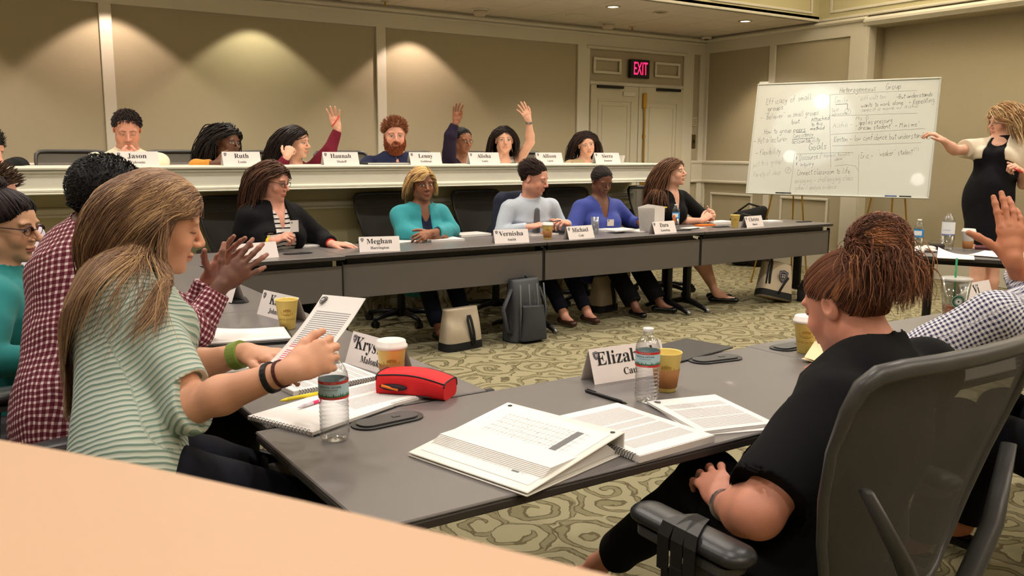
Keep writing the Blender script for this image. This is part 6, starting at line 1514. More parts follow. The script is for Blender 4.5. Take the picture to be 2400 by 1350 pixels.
for a in (('just this group? "', 1762, 392, 1846, 381, 14), ('Variety of ideas', 1765, 415, 1830, 409, 13), ('express thoughts -', 1930, 369, 2000, 364, 10), ('ideas', 1954, 377, 1975, 374, 8), ('engaging - challenging class', 1862, 430, 2000, 422, 13), ('gather / analyze evidence', 1862, 446, 1960, 442, 12),
          ('"difficult tow"', 2010, 237, 2082, 230, 12), ('Emily', 1955, 242, 1987, 239, 14), ('Self', 1948, 263, 1966, 261, 8), ('advocate', 1948, 272, 1986, 268, 8), ('specific move w/ Aisha', 2018, 262, 2150, 252, 9), ('Aisha -', 1952, 300, 1998, 296, 13), ('Ms G', 2005, 282, 2035, 280, 9)):
    note(*a, True)
wline([(1945, 222), (1945, 300), (1947, 392)]); wline([(1945, 222), (2050, 216), (2150, 212)]); wline([(1948, 272), (2060, 268), (2150, 265)]); wline([(1947, 315), (2060, 308), (2168, 301)]); wline([(1950, 342), (2060, 338), (2160, 334)])
wline([(1862, 360), (1858, 400), (1850, 455)]); wline([(1866, 361), (1950, 358), (2000, 357)]); wline([(2013, 362), (2012, 400), (2011, 455)]); wline([(1956, 389), (1985, 386), (2005, 389), (2011, 400)])
wline([(1958, 245), (1986, 243)], False); wline([(1866, 310), (1889, 309)], False); wline([(1856, 327), (1906, 323)], False); wline([(1986, 243), (1986, 256)], False)
for cx, cy in ((1987, 261), (1847, 399)): wline([(cx+7*math.cos(a), cy+7*math.sin(a)) for a in np.linspace(0, 6.28, 15)])
note('?', 1842, 404, 1850, 404, 10, True); note('?', 1983, 265, 1990, 265, 8, True); note('(?)', 2140, 354, 2155, 352, 8, True)
mbk.build('handwriting', mat('marker_ink', srgb(54, 60, 58), .6), WB); mfa.build('faded_handwriting', mat('marker_ink_faded', srgb(124, 130, 124), .6), WB)
for x, m, lab in ((1830, M_black, 'short black marker on the whiteboard rail under the word evidence'), (1842, M_blackm, 'dark marker beside the short black one on the whiteboard rail'), (2088, mat('marker_blue', srgb(60, 80, 140), .4), 'blue marker on the whiteboard rail toward the standing woman'), (2122, M_black, 'black marker on the whiteboard rail below the blank corner')):
    u_, v_ = bp(x, 462); p = wc+wu*u_+wv*(-.594)+wn2*.018; o = MB().tube([-wu*.055, wu*.055], .008, 10).build('marker', m, None, True); o.location = tuple(p); tag(o, lab, 'marker')
def easel(u0, lab):
    b = wc+wu*u0+wv*(-.62); e = empty('easel', (b[0], b[1], 0), 0, lab, 'easel', 'brass tripod easels'); O = V(b[0], b[1], 0); top = wc+wu*u0+wv*.50-wn2*.06
    for sg in (-1, 1):
        ft = O+wu*sg*.30+wn2*V(1, 1, 0)*.02; ft[2] = .008; mb = MB().tube([top-O, (top+ft)/2-O, ft-O], [.009, .009, .008], 10); mb.box((ft-O), (.025, .025, .016), ch=.004)
        mb.build('front_leg', M_brass, e, True)
        k = (b[2]-ft[2])/(top[2]-ft[2]); hk = ft+(top-ft)*k; MB().box(hk-O+wn2*.035, (.05, .05, .012), ch=.003).box(hk-O+wn2*.055+V(0, 0, .012), (.012, .05, .03)).build('support_peg', M_brass, e)
    rf = O-wn2*V(1, 1, 0)*.50; rf[2] = .008; MB().tube([top-O, rf-O], .009, 10).build('rear_leg', M_brass, e, True)
    return e
easel(-.50, 'brass easel under the lower word filled side of the whiteboard'); easel(.52, 'brass easel under the blank side of the whiteboard toward the standing woman')
# ------------------------------------------------------------------ bags
M_canvas = mat('natural_canvas', srgb(176, 162, 140), .9, noise=.05, nscale=200, bump=.2, bscale=1200); M_bk = mat('black_canvas', srgb(20, 20, 22), .85, bump=.15)
def bag_mesh(w, d, h, seed, taper=.85, sag=.02, n=26):
    r = sines(seed, 6, 8, 30); vs = []; m_ = 32
    for i in range(n+1):
        t_ = i/n; z = h*t_; k = 1-(1-taper)*t_; ww, dd = w*k*(1-.02*math.sin(t_*PI)), d*(1-.55*t_**2)*(1+.10*math.sin(t_*PI))
        for j in range(m_):
            a = 2*PI*j/m_; x = ww/2*math.copysign(abs(math.cos(a))**.4, math.cos(a)); y = dd/2*math.copysign(abs(math.sin(a))**.6, math.sin(a)); vs.append((x, y, z))
    vs = np.array(vs); vs += (r(vs)*sag*(vs[:, 2]/h))[:, None]*V(.6, 1, -.6)
    fs = [(i*m_+j, i*m_+(j+1) % m_, (i+1)*m_+(j+1) % m_, (i+1)*m_+j) for i in range(n) for j in range(m_)]+[tuple(range(m_-1, -1, -1)), tuple(range(n*m_, (n+1)*m_))]
    return vs, fs
def tote(x, y, rz, w, h, lab, lay=0, base=.07, crest=False):
    t = empty('tote_bag', (x, y, .002), rz, lab, 'bag'); vs, fs = bag_mesh(w, .16, h, int(w*100)); kk = vs[:, 2] < base
    b = MB(); b.add(vs, fs); b.build('bag_body', M_canvas, t, True)
    v2 = vs.copy(); v2[:, :2] *= 1.015; v2 = v2[v2[:, 2] <= base+.001]; n_ = len(v2)//32
    b = MB(); b.add(v2, [(i*32+j, i*32+(j+1) % 32, (i+1)*32+(j+1) % 32, (i+1)*32+j) for i in range(n_-1) for j in range(32)]); b.build('base_panel', M_bk, t, True)
    for sg in (-1, 1):
        pts = [(w*.14, sg*.090, h*.10), (w*.05, sg*.095, h*.45), (w*.0, sg*.088, h*.72), (w*.02, sg*.080, h*.82), (w*.07, sg*.080, h*.82), (w*.10, sg*.086, h*.70), (w*.15, sg*.094, h*.42), (w*.19, sg*.092, h*.12)]
        if crest: pts = [(-w*.25, sg*.06, h*.1), (-w*.27, sg*.07, h*.6), (-w*.22, sg*.05, h*.95), (-w*.30, sg*.09, h*1.12), (-w*.40, sg*.10, h*.8), (-w*.42, sg*.10, h*.3)] if sg < 0 else [(w*.0, -.088, h*.12), (w*.12, -.090, h*.40), (w*.25, -.085, h*.62)]
        b = MB().tube(pts, .013, 6, sq=.3, up=(0, 1, 0)); b.build('strap', M_bk, t, True)
    if crest: b = MB(); shield(b, V(.03, -.088, h*.62), V(1, 0, 0), V(0, -.18, 1), .12, lift=.002); b.build('crest', [M_navy, M_canvas], t)
    return t
t = tote(3.13, 5.42, 8, .34, .30, 'cream canvas tote with black straps and base standing under the far tables', crest=False)
t = tote(6.62, 5.52, -20, .36, .34, 'cream canvas tote with navy crest slumped on the carpet at the far row end', crest=True); t.rotation_euler = (math.radians(-16), math.radians(14), math.radians(-20)); t.location.z = .04
t = tote(4.98, 6.05, 15, .30, .32, 'faded canvas tote between the calves under the far tables')
t = empty('shoulder_bag', (6.98, 5.42, .002), 10, 'small dark patterned bag slumped beside the crested tote', 'bag'); vs, fs = bag_mesh(.20, .12, .20, 9, .7, .03); MB().add(vs, fs).build('bag_body', M_bk, t, True)
MB().tube([(-.06, -.03, .17), (-.05, -.05, .27), (.03, -.05, .28), (.06, -.03, .17)], .008, 6).build('strap', M_bk, t, True)
# grey backpack under the far row
t = empty('backpack', (3.68, 5.42, .002), 4, 'dark grey backpack standing upright under the far tables', 'backpack'); M_gp = mat('grey_nylon', srgb(60, 63, 66), .6, noise=.08, nscale=30, bump=.2)
vs, fs = bag_mesh(.31, .20, .47, 5, .80, .012); MB().add(vs, fs).build('pack_body', M_gp, t, True)
vs, fs = bag_mesh(.24, .09, .26, 6, .85, .01); MB().add(vs+V(0, -.12, .02), fs).build('front_pocket', mat('grey_nylon_dark', srgb(44, 47, 52), .6), t, True)
mb = MB()
for x in (-.11, -.03, .045, .11): mb.tube([(x, -.105, .44), (x*1.08, -.125, .25), (x*1.05, -.115, .05)], .008, 6, sq=.4)
mb.build('webbing', M_silver if False else mat('webbing_grey', srgb(92, 95, 98), .7), t, True)
MB().tube([(-.13, -.02, .40), (-.22, -.04, .26), (-.20, -.06, .10), (-.14, -.04, .06)], .02, 6, sq=.4).build('shoulder_strap', M_gp, t, True); MB().tube([(.13, -.02, .40), (.20, -.04, .22), (.14, -.04, .06)], .02, 6, sq=.4).build('shoulder_strap', M_gp, t, True)
MB().tube([(-.04, 0, .465), (0, -.01, .50), (.04, 0, .465)], .008, 6).build('grab_handle', M_gp, t, True)
# black duffel and jacket piled by the wall beyond the far row, on a spare chair
t = empty('duffel_bag', (8.55, 7.55, 0), -60, 'black duffel bag standing on end against the panelled wall behind the cups', 'bag')
S = SDF(); S.cone((-.10, 0, .15), (-.10, 0, .52), .16, .15, .05); S.cone((.12, 0, .14), (.10, 0, .58), .16, .12, .05); S.cone((-.14, -.05, .60), (.16, -.02, .70), .07, .06, .06); S.half((0, 0, .002), (0, 0, -1), .003)
P, Q = surfnet(*S.grid(*S.bounds(), .014)); mesh_obj('bag_body', P, Q, M_bk, t); MB().tube([(-.2, -.12, .55), (-.05, -.17, .66), (.12, -.14, .62)], .018, 6, sq=.5).build('strap', mat('strap_grey', srgb(70, 72, 74), .6), t, True)
MB().tube([(-.15, 0, .68), (-.02, 0, .78), (.13, 0, .74)], .012, 6).build('carry_handle', M_bk, t, True)
# navy jacket over the chair back
S = SDF(); jc = V(4.10, 6.42, 0); 
for sg in (-1, 1): S.cone((sg*.17, .30, .99), (sg*.25, .30, .62), .055, .045, .05)
S.cone((-.16, .31, 1.03), (.16, .31, 1.03), .05, .05, .05); S.cone((-.14, .31, .98), (-.16, .31, .55), .075, .06, .06, flat=(V(0, 1, 0), 1.5)); S.cone((.14, .31, .98), (.16, .31, .55), .075, .06, .06, flat=(V(0, 1, 0), 1.5)); S.cone((0, .31, .98), (0, .32, .55), .08, .07, .06, flat=(V(0, 1, 0), 1.5))
P, Q = surfnet(*S.grid(*S.bounds(), .011)); P = P+sines(3, 8, 15, 60)(P)[:, None]*V(.006, .010, .004)
a_ = math.radians(20); Rj = Rz(4); q = mesh_obj('jacket', P*V(1, -1, 1) @ Rj.T, Q[:, ::-1], mat('navy_wool', srgb(24, 30, 52), .9, noise=.1)); q.location = (4.12, 6.50, 0); tag(q, 'navy jacket hung over the chair back behind the man in the pale blue shirt', 'jacket')
# ------------------------------------------------------------------ the people
def M_(n, c, r=.85, **k): return mat(n, srgb(*c), r, noise=k.pop('noise', .05), bump=k.pop('bump', .15), bscale=900, sheen=.1 if sum(c) > 200 else 0, spec=.5 if sum(c) > 200 else .2, **k)
C_black = M_('knit_black', (17, 17, 20)); C_navy = M_('cloth_navy', (26, 32, 56)); C_pant = M_('trouser_black', (16, 17, 22))
def arm(el, wr, tip, hn, **k): 
    el, wr, tip = V(*el), V(*wr), V(*tip); d = dict(el=el, wr=wr, hd=tip-wr, hn=V(*hn)); d.update(k); return d
def badge(px, py, D, w=.055, h=.07, tilt=0):
    def f(root, X, s, S, H):
        p = atd(px, py, D); mb = MB(); R = face_frame(p, tilt)
        mb.box(p-H, (w, .002, h), R); q = mb.build('name_badge', M_card, root); mb = MB(); shield(mb, p-H+R[:, 1]*.0012-R[:, 0]*-w*.30+R[:, 2]*h*.3, -R[:, 0], R[:, 2], .014); mb.build('crest', [M_navy, M_card], q)
    return f
def lanyard(m, w=.003):
    def f(root, X, s, S, H):
        N = X[0]-V(0, 0, .19)*s; return None
    return f
def tie_cb(m, z1=.30):
    def f(root, X, s, S, H): pass
    return f
Z = TZ
# ---- raised back row (Y about 7.1) -------------------------------------------------
UY = 7.10
def up(label, px, py, s, face, body, **o):
    hc = aty(px, py, o.pop('Y', UY)); d = dict(hc=hc, hs=s, face=face, body=body, lean=o.pop('lean', 6), tl=.42); d.update(o); return person(label, d)
# man in cream shirt
c = aty(298, 304, UY)
up('person in cream shirt and dark red tie looking down behind the Jason card', 298, 302, 1.16, (2, 24, 0), 6, sex='m', skin='pink', seed=11, sw=.185, nk=(.07, .17), bs=1.06,
   armR=arm(aty(215, 385, 6.95), aty(283, 392, 6.80), aty(308, 372, 6.78), (0, -1, .2), curl=(60, 62, 64, 66)), armL=arm(aty(372, 385, 6.95), aty(325, 392, 6.80), aty(303, 371, 6.78), (0, -1, .3), curl=(60, 62, 64, 66)),
   clothes=[dict(type='top', name='shirt', mat=M_('cream_shirt', (236, 224, 196)), e=.014, collar=0.060, sleeve=.93), 
            dict(type='custom', name='necktie', mat=M_('dark_red_tie', (90, 26, 34), .5), wr=0, build=lambda G, q: (G.cone(q['N']+q['tf']*.110-q['tu']*.02, q['N']+q['tf']*.175-q['tu']*.28, .020, .036, .01), [(q['H'], q['N'], 0, .1, .1)])[1])],
   hair=dict(style='short', cols=[(36, 24, 20), (50, 34, 26)], len=.020, m=1.07, zf=.090, line=.008, th=.003, comb=(0, .3, -.2), n=1400, rad=.0026), paint=dict(eye=.1, brow=(.02, .012, .009), stubble=.25))
# woman in mustard with dark locs
up('person in a mustard cardigan with long dark curls behind the Ruth card', 530, 332, 1.08, (48, 6, 0), 30, skin='deep', seed=12,
   armR=arm(aty(462, 392, 6.95), aty(505, 384, 6.84), aty(528, 374, 6.80), (0, -.8, .5), curl=(50, 55, 60, 60)),
   clothes=[dict(type='top', name='undershirt', mat=M_('pale_top', (205, 200, 190)), e=.008, neck=(.06, .06), sleeve=.2), dict(type='top', name='cardigan', mat=M_('mustard_knit', (196, 132, 40)), e=.016, open=(.03, .05), sleeve=.92)],
   hair=dict(style='locs', len=.36, cols=[(22, 18, 18), (34, 26, 24)], n=420, rad=.0042, vol=.018, steps=14, th=.010, bk=.7, bflow=.12, lat=.6), paint=dict(gaze=1, lips=lin((110, 58, 50))))
# woman in maroon, hand up with red pen
hh = up('person in a maroon sweater raising a red pen beside the Hannah card', 694, 333, 1.08, (62, 4, 0), 35, skin='fair', seed=13, tilt=6,
   armR=arm(aty(655, 398, 6.90), aty(672, 368, 6.85), aty(684, 338, 6.90), (-.6, -.8, 0), curl=(70, 72, 74, 76)),
   armL=arm(aty(773, 352, 7.02), aty(792, 303, 7.0), aty(780, 257, 7.0), (.2, 1, 0), curl=(5, 8, 10, 14), spread=10, thumb=(20, 30)),
   clothes=[dict(type='top', name='sweater', mat=M_('maroon_knit', (104, 26, 44)), e=.012, neck=(.05, .055), sleeve=.98)],
   hair=dict(style='long', len=.40, cols=[(30, 21, 20), (44, 31, 28)], part=-.01, n=420, vol=.008, lat=.6, bk=.6, bflow=.12), paint=dict(gaze=1, brow=(.015, .01, .008)))
t = empty('pen', aty(783, 291, 6.96), 0, 'red pen held in the raised hand of the maroon sweater', 'pen'); a_, b_ = aty(778, 297, 6.965), aty(795, 272, 6.975); MB().tube([a_-V(*t.location), b_-V(*t.location)], .005, 8).build('barrel', M_lred, t, True)
# bearded man in navy
def beard(root, X, s, S, H, cols=((120, 58, 28), (150, 78, 40)), n=1500, L=.035):
    G = SDF(); T = lambda p: X[0]+X[1] @ (np.array(p)*s)
    for g in (-1, 1): G.ell(T((g*.048, .030, -.060)), V(.020, .036, .034)*s, X[1], .02)
    G.ell(T((0, .062, -.100)), V(.040, .030, .030)*s, X[1], .02); G.ell(T((0, .088, -.052)), V(.026, .008, .006)*s, X[1], .01); G.ell(T((0, .094, -.068)), V(.020, .020, .006)*s, X[1], .004, 's')
    P, Q = surfnet(*G.grid(*G.bounds(), .004)); r = np.random.RandomState(5); idx = r.choice(len(P), n); W = P[idx]; Nn = G.grad(W); D = Nn*.5+V(0, 0, -1)*.8+.3*r.randn(n, 3); D /= np.linalg.norm(D, axis=1)[:, None]
    v2, q2, c2 = strands('b', W, None, D, None, .022*s, 5, S, .004*s, .0022*s, mottle(cols), 6, grav=.1, wave=.3)
    o = mesh_obj('beard', np.concatenate([P, v2]), np.concatenate([Q, q2+len(P)]), hair_mat(), root, off=H); set_col(o, np.concatenate([np.tile(lin(cols[0]), (len(P), 1)), c2]))
up('person with a full ginger beard in a navy polo shirt', 925, 317, 1.17, (6, 4, 0), 14, sex='m', skin='pink', seed=14, fat=.6, sw=.19, bs=1.06, girth=1.08, nk=(.03, .175),
   clothes=[dict(type='top', name='polo_shirt', mat=M_('navy_polo', (28, 34, 62)), e=.014, collar=0.050, neck=(.05, .03), sleeve=.9)], armR=arm(aty(850, 400, 7.0), aty(880, 395, 6.8), aty(905, 396, 6.75), (0, 0, 1)), armL=arm(aty(985, 400, 7.0), aty(960, 395, 6.8), aty(935, 396, 6.75), (0, 0, 1)),
   extra=[beard], hair=dict(style='short', cols=[(112, 62, 34), (140, 84, 48)], len=.035, m=1.07, n=700, wave=.5, lift=1.2, comb=(0, -.2, .6), zf=.066), paint=dict(brow=(.16, .06, .03), iris=(.08, .12, .14), eye=.8))
# woman with glasses, arm straight up
wd = dict(skin='brown')
aR = arm(aty(1056, 318, 6.86), aty(1068, 289, 6.84), aty(1072, 246, 6.84), (.1, 1, 0), curl=(8, 6, 8, 12), spread=9, thumb=(20, 30), sleeve=.98)
up('person with glasses raising a dark sleeved arm with a watch, by the Alisha card', 1084, 330, 1.0, (34, 4, 0), 28, skin='brown', seed=15, armR=aR, shR=(.02, -.04, -.02),
   clothes=[dict(type='top', name='cardigan', mat=M_('plum_knit', (36, 28, 48)), e=.012, neck=(.10, .055), sleeve=.98)],
   extra=[glasses((60, 50, 50), thick=.0012), band('armR', .78, .006, .014, M_black, 'wristwatch')(dict(armR=aR))], hair=dict(style='bun', cols=[(20, 15, 15)], bun=(0, -.10, .03), bunr=(.035, .03, .035), n=700, rad=.002, th=.004, zf=.074), paint=dict(gaze=1, lips=lin((140, 76, 66))))
# woman in windowpane check
aL = arm(aty(1243, 333, 6.98), aty(1240, 284, 6.94), aty(1222, 247, 6.94), (-.15, -1, .0), curl=(8, 6, 8, 12), spread=9, thumb=(35, 25))
up('person in a windowpane check top waving a raised bare arm', 1182, 328, 1.06, (6, 0, 0), 30, skin='fair', seed=16, armL=aL, ag=1.1, shL=(.0, 0, .01),
   clothes=[dict(type='top', name='sleeveless_top', mat=uvmat('windowpane', 'window', srgb(206, 200, 186), srgb(60, 60, 66), s=.034), e=.010, neck=(.05, .07), sleeve=.10)],
   extra=[band('armL', .93, .003, .007, M_silver, 'wristwatch')(dict(armL=aL))], hair=dict(style='long', len=.34, cols=[(30, 20, 18), (46, 32, 28)], wave=.08, wf=3, n=420, part=.005, vol=.010, lat=.6), paint=dict(brow=(.015, .01, .008)))
# woman in tan cardigan
up('person with long straight dark hair in a tan cardigan beside the Sierra card', 1374, 337, 1.04, (14, 8, 14), 34, skin='fair', seed=17,
   clothes=[dict(type='top', name='undershirt', mat=C_black, e=.008, neck=(.08, .05), sleeve=.2), dict(type='top', name='cardigan', mat=M_('tan_knit', (168, 146, 112)), e=.014, open=(.035, .05), sleeve=.95)],
   armR=arm(aty(1335, 400, 7.0), aty(1360, 396, 6.8), aty(1375, 398, 6.75), (0, 0, 1)), armL=arm(aty(1415, 400, 7.0), aty(1395, 396, 6.8), aty(1380, 398, 6.75), (0, 0, 1)),
   hair=dict(style='long', len=.40, cols=[(34, 23, 20), (54, 36, 30)], n=420, part=.012, vol=.006, lat=.55), paint=dict(brow=(.02, .012, .01)))
# far left, mostly out of frame
up('person in black at the cut off end of the raised counter', -28, 345, 1.1, (30, 30, 0), 20, sex='m', skin='pink', seed=18, Y=7.12, shL=(.02, 0, .10), clothes=[dict(type='top', name='jacket', mat=C_black, e=.02, sleeve=.95)],
   armL=arm(aty(30, 395, 6.95), aty(2, 392, 6.80), aty(-2, 372, 6.80), (1, -.3, 0)), hair=dict(style='short', cols=[(24, 18, 16)], len=.03, m=1.07))
# ---- far table row (Y about 6.15) -----------------------------------------------------
def seat_legs(x, y, w=.10, fy=5.85, kz=.53, ky=6.0, dx=0, toe=(0, -.13)):
    return dict(legR=[(x-w, ky, kz), (x-w+dx, fy, .10), (x-w+dx+toe[0], fy+toe[1], .035)], legL=[(x+w, ky, kz), (x+w+dx, fy, .10), (x+w+dx+toe[0], fy+toe[1], .035)])
M_shoe = mat('black_patent', srgb(14, 14, 16), .15)
hc = aty(640, 424, 6.05); X1 = hc[0]
arR = arm(aty(560, 590, 6.12), aty(640, 566, 5.86), aty(680, 548, 5.80), (-.3, -.4, 1), curl=(45, 50, 55, 60), thumb=(30, 30)); arL = arm(aty(752, 560, 6.15), aty(778, 572, 5.88), aty(835, 574, 5.80), (0, -.2, 1), curl=(12, 12, 14, 16))
person('person with glasses in a black cardigan over a black and white striped top', dict(hc=hc, hs=1.12, face=(58, 12, 0), body=32, skin='pink', seed=21, fat=1.0, bs=1.14, girth=1.22, lean=8, nk=(.03, .185), sw=.155, tl=.44,
   armR=arR, armL=arL, extra=[glasses((40, 26, 26)), band('armR', .9, .004, .012, M_yel, 'wristband')(dict(armR=arR)), band('armL', .92, .004, .008, M_lred, 'bracelet')(dict(armL=arL)), badge(690, 530, 6.0, .06, .08, 25)], **seat_legs(X1+.02, 6.0),
   clothes=[dict(type='top', name='striped_top', mat=uvmat('bw_stripe', 'bstripe', srgb(214, 210, 204), srgb(24, 22, 26), s=.031), e=.008, neck=(.06, .06), sleeve=.0), dict(type='top', name='cardigan', mat=C_black, e=.024, open=(.060, .115), sleeve=.95), dict(type='legs', name='trousers', mat=C_pant, e=.012)], shoe=M_shoe,
   hair=dict(style='long', len=.27, cols=[(82, 54, 40), (104, 68, 48), (66, 42, 32)], n=520, part=.02, vol=.008, lat=.6, bk=.7, bflow=.14), paint=dict(eye=.6, brow=(.06, .035, .02))))
hc = aty(990, 432, 6.15); X2 = hc[0]
person('person with a blond streaked bob in a teal cardigan, arms folded on the far row', dict(hc=hc, hs=1.08, face=(20, 2, 4), body=24, skin='brown', seed=22, bs=1.06, girth=1.12, lean=10, nk=(.04, .18), fat=.3,
   armR=arm(aty(948, 545, 6.10), aty(1015, 556, 5.93), aty(1055, 545, 5.96), (-.3, -.5, 1), curl=(30, 30, 30, 30)), armL=arm(aty(1058, 540, 6.12), aty(1010, 546, 5.86), aty(985, 556, 5.84), (.2, -.8, .6), curl=(35, 35, 35, 35), sleeve=.82),
   **seat_legs(X2+.02, 6.0, .12, 5.72), clothes=[dict(type='top', name='undershirt', mat=C_navy, e=.010, neck=(.035, .07), sleeve=.2), dict(type='top', name='cardigan', mat=M_('teal_knit', (44, 142, 152)), e=.019, open=(.035, .045), sleeve=.97), dict(type='legs', name='jeans', mat=M_('dark_denim', (26, 30, 46)), e=.012)], shoe=M_shoe,
   hair=dict(style='bob', len=.165, bflow=.11, bt=.6, lat=.9, bk=.6, clump=0, wave=.0, cols=[(212, 172, 112), (232, 200, 144), (160, 110, 64), (104, 70, 46)], mixw=[.4, .3, .2, .1], n=1500, rad=.0024, part=-.030, vol=.010, grav=.24, zf=.068, jit=.15), paint=dict(gaze=.8, lips=lin((150, 84, 72)), brow=(.02, .012, .01))))
hc = aty(1253, 418, 6.02); X3 = hc[0]
aR, aL = arm(aty(1175, 545, 6.10), aty(1240, 532, 5.90), aty(1288, 522, 5.84), (-.2, -.2, 1), curl=(38, 42, 48, 52)), arm(aty(1318, 540, 6.10), aty(1330, 524, 5.88), aty(1298, 514, 5.84), (.3, -.3, .9), curl=(45, 48, 50, 55))
person('person in a pale blue shirt and grey tie toying with a pen', dict(hc=hc, hs=1.12, face=(66, 14, 0), body=28, sex='m', skin='pink', seed=23, lean=14, nk=(.06, .18), sw=.172, armR=aR, armL=aL, bs=1.04,
   **seat_legs(X3+.15, 6.0, .12, 5.70, dx=.05), clothes=[dict(type='top', name='shirt', mat=M_('pale_blue_shirt', (190, 200, 214)), e=.014, collar=0.062, sleeve=.97), dict(type='legs', name='trousers', mat=M_('navy_trouser', (24, 26, 40)), e=.012),
      dict(type='custom', name='necktie', mat=M_('grey_tie', (84, 84, 90), .5), wr=0, build=lambda G, q: (G.cone(q['N']+q['tf']*.128-q['tu']*.03, q['N']+q['tf']*.180-q['tu']*.30, .022, .040, .01), [(q['H'], q['N'], 0, .1, .1)])[1])],
   shoe=mat('brown_leather', srgb(70, 42, 30), .4), shoe_open=False, hair=dict(style='short', cols=[(46, 34, 30), (64, 46, 40)], len=.045, m=1.07, n=2200, rad=.0022, th=.003, zf=.080, line=.010, comb=(.3, -.8, .3), lift=.5, mess=.3, low=-.05), paint=dict(stubble=.35, brow=(.015, .01, .008), eye=.5)))
t = empty('pen', aty(1298, 519, 5.83), 0, 'slim dark pen held between the two hands above the sleeved cup', 'pen'); a_, b_ = aty(1280, 521, 5.83), aty(1314, 517, 5.83); MB().tube([a_-V(*t.location), b_-V(*t.location)], .0045, 8).build('barrel', M_black, t, True)
hc = aty(1410, 424, 6.10); X4 = hc[0]
person('person with pulled back black hair in a royal blue top looking down', dict(hc=hc, hs=1.06, face=(34, 22, 0), body=32, skin='dark', seed=24, lean=8, nk=(.04, .185), bs=1.08, girth=1.14, sw=.17,
   armR=arm(aty(1338, 545, 6.10), aty(1385, 552, 5.90), aty(1420, 552, 5.88), (0, 0, 1), sleeve=.97), armL=arm(aty(1478, 522, 6.12), aty(1500, 522, 5.92), aty(1512, 500, 5.90), (.3, -.6, .5), curl=(50, 55, 60, 60), sleeve=.95),
   legR=[(X4-.02, 6.0, .53), (X4+.04, 5.66, .10), (X4+.03, 5.54, .035)], legL=[(X4+.24, 6.0, .53), (X4+.36, 5.70, .10), (X4+.44, 5.60, .035)], extra=[badge(1431, 522, 6.75, .058, .05, 30)],
   clothes=[dict(type='top', name='blouse', mat=M_('royal_blue', (38, 56, 140), .7), e=.018, neck=(.075, .065), sleeve=.97), dict(type='legs', name='trousers', mat=C_pant, e=.018, cuff=.06)], shoe=M_shoe,
   hair=dict(style='bun', cols=[(36, 29, 29), (52, 43, 43)], bun=(0, -.11, .0), bunr=(.03, .028, .03), n=900, rad=.002, th=.004, zf=.080), paint=dict(eye=.1, lips=lin((120, 66, 60)))))
hc = aty(1578, 404, 6.15); X5 = hc[0]
person('person with very long brown hair in a black jacket holding eyeglasses', dict(hc=hc, hs=1.10, face=(66, -8, 0), body=46, skin='fair', seed=25, lean=6, nk=(.03, .185), bs=1.02,
   armR=arm(aty(1600, 520, 6.12), aty(1645, 517, 5.95), aty(1668, 500, 5.92), (-.2, -.5, .8), curl=(55, 58, 60, 62), sleeve=.62), armL=arm(aty(1660, 520, 6.2), aty(1668, 515, 6.05), aty(1672, 498, 6.0), (0, -.6, .8), curl=(60, 60, 60, 60)),
   legR=[(X5+.10, 5.98, .50), (X5+.30, 5.86, .12), (X5+.40, 5.76, .055)], legL=[(X5+.22, 5.98, .50), (X5+.26, 5.80, .10), (X5+.38, 5.66, .035)], shoe=M_shoe,
   clothes=[dict(type='top', name='jacket', mat=C_black, e=.016, neck=(.08, .05), sleeve=.62), dict(type='legs', name='skirt', mat=M_('burgundy_skirt', (64, 30, 36)), e=.02, len=.12)],
   hair=dict(style='long', len=.52, cols=[(96, 64, 44), (120, 82, 56), (76, 50, 36)], n=650, part=.0, vol=.010, steps=18, lat=.6, bk=.6, bflow=.10), paint=dict(gaze=.4, brow=(.06, .04, .03))))
t = empty('eyeglasses', aty(1655, 490, 5.92), 0, 'thin framed eyeglasses dangling from the raised hand at the end of the far row', 'eyeglasses'); L0 = V(*t.location); mb = MB()
g0 = aty(1650, 487, 5.92)-L0
for k in (0, 1): cc_ = aty(1640+k*9, 480+k*3, 5.93)-L0; mb.tube([cc_+V(.018*math.cos(a), 0, .013*math.sin(a)) for a in np.linspace(0, 6.28, 14)], .0015, 5, cap=False)
mb.build('lenses', M_blackm, t, True); MB().tube([aty(1649, 484, 5.93)-L0, aty(1664, 500, 5.92)-L0], .0016, 5).build('temple', M_blackm, t)
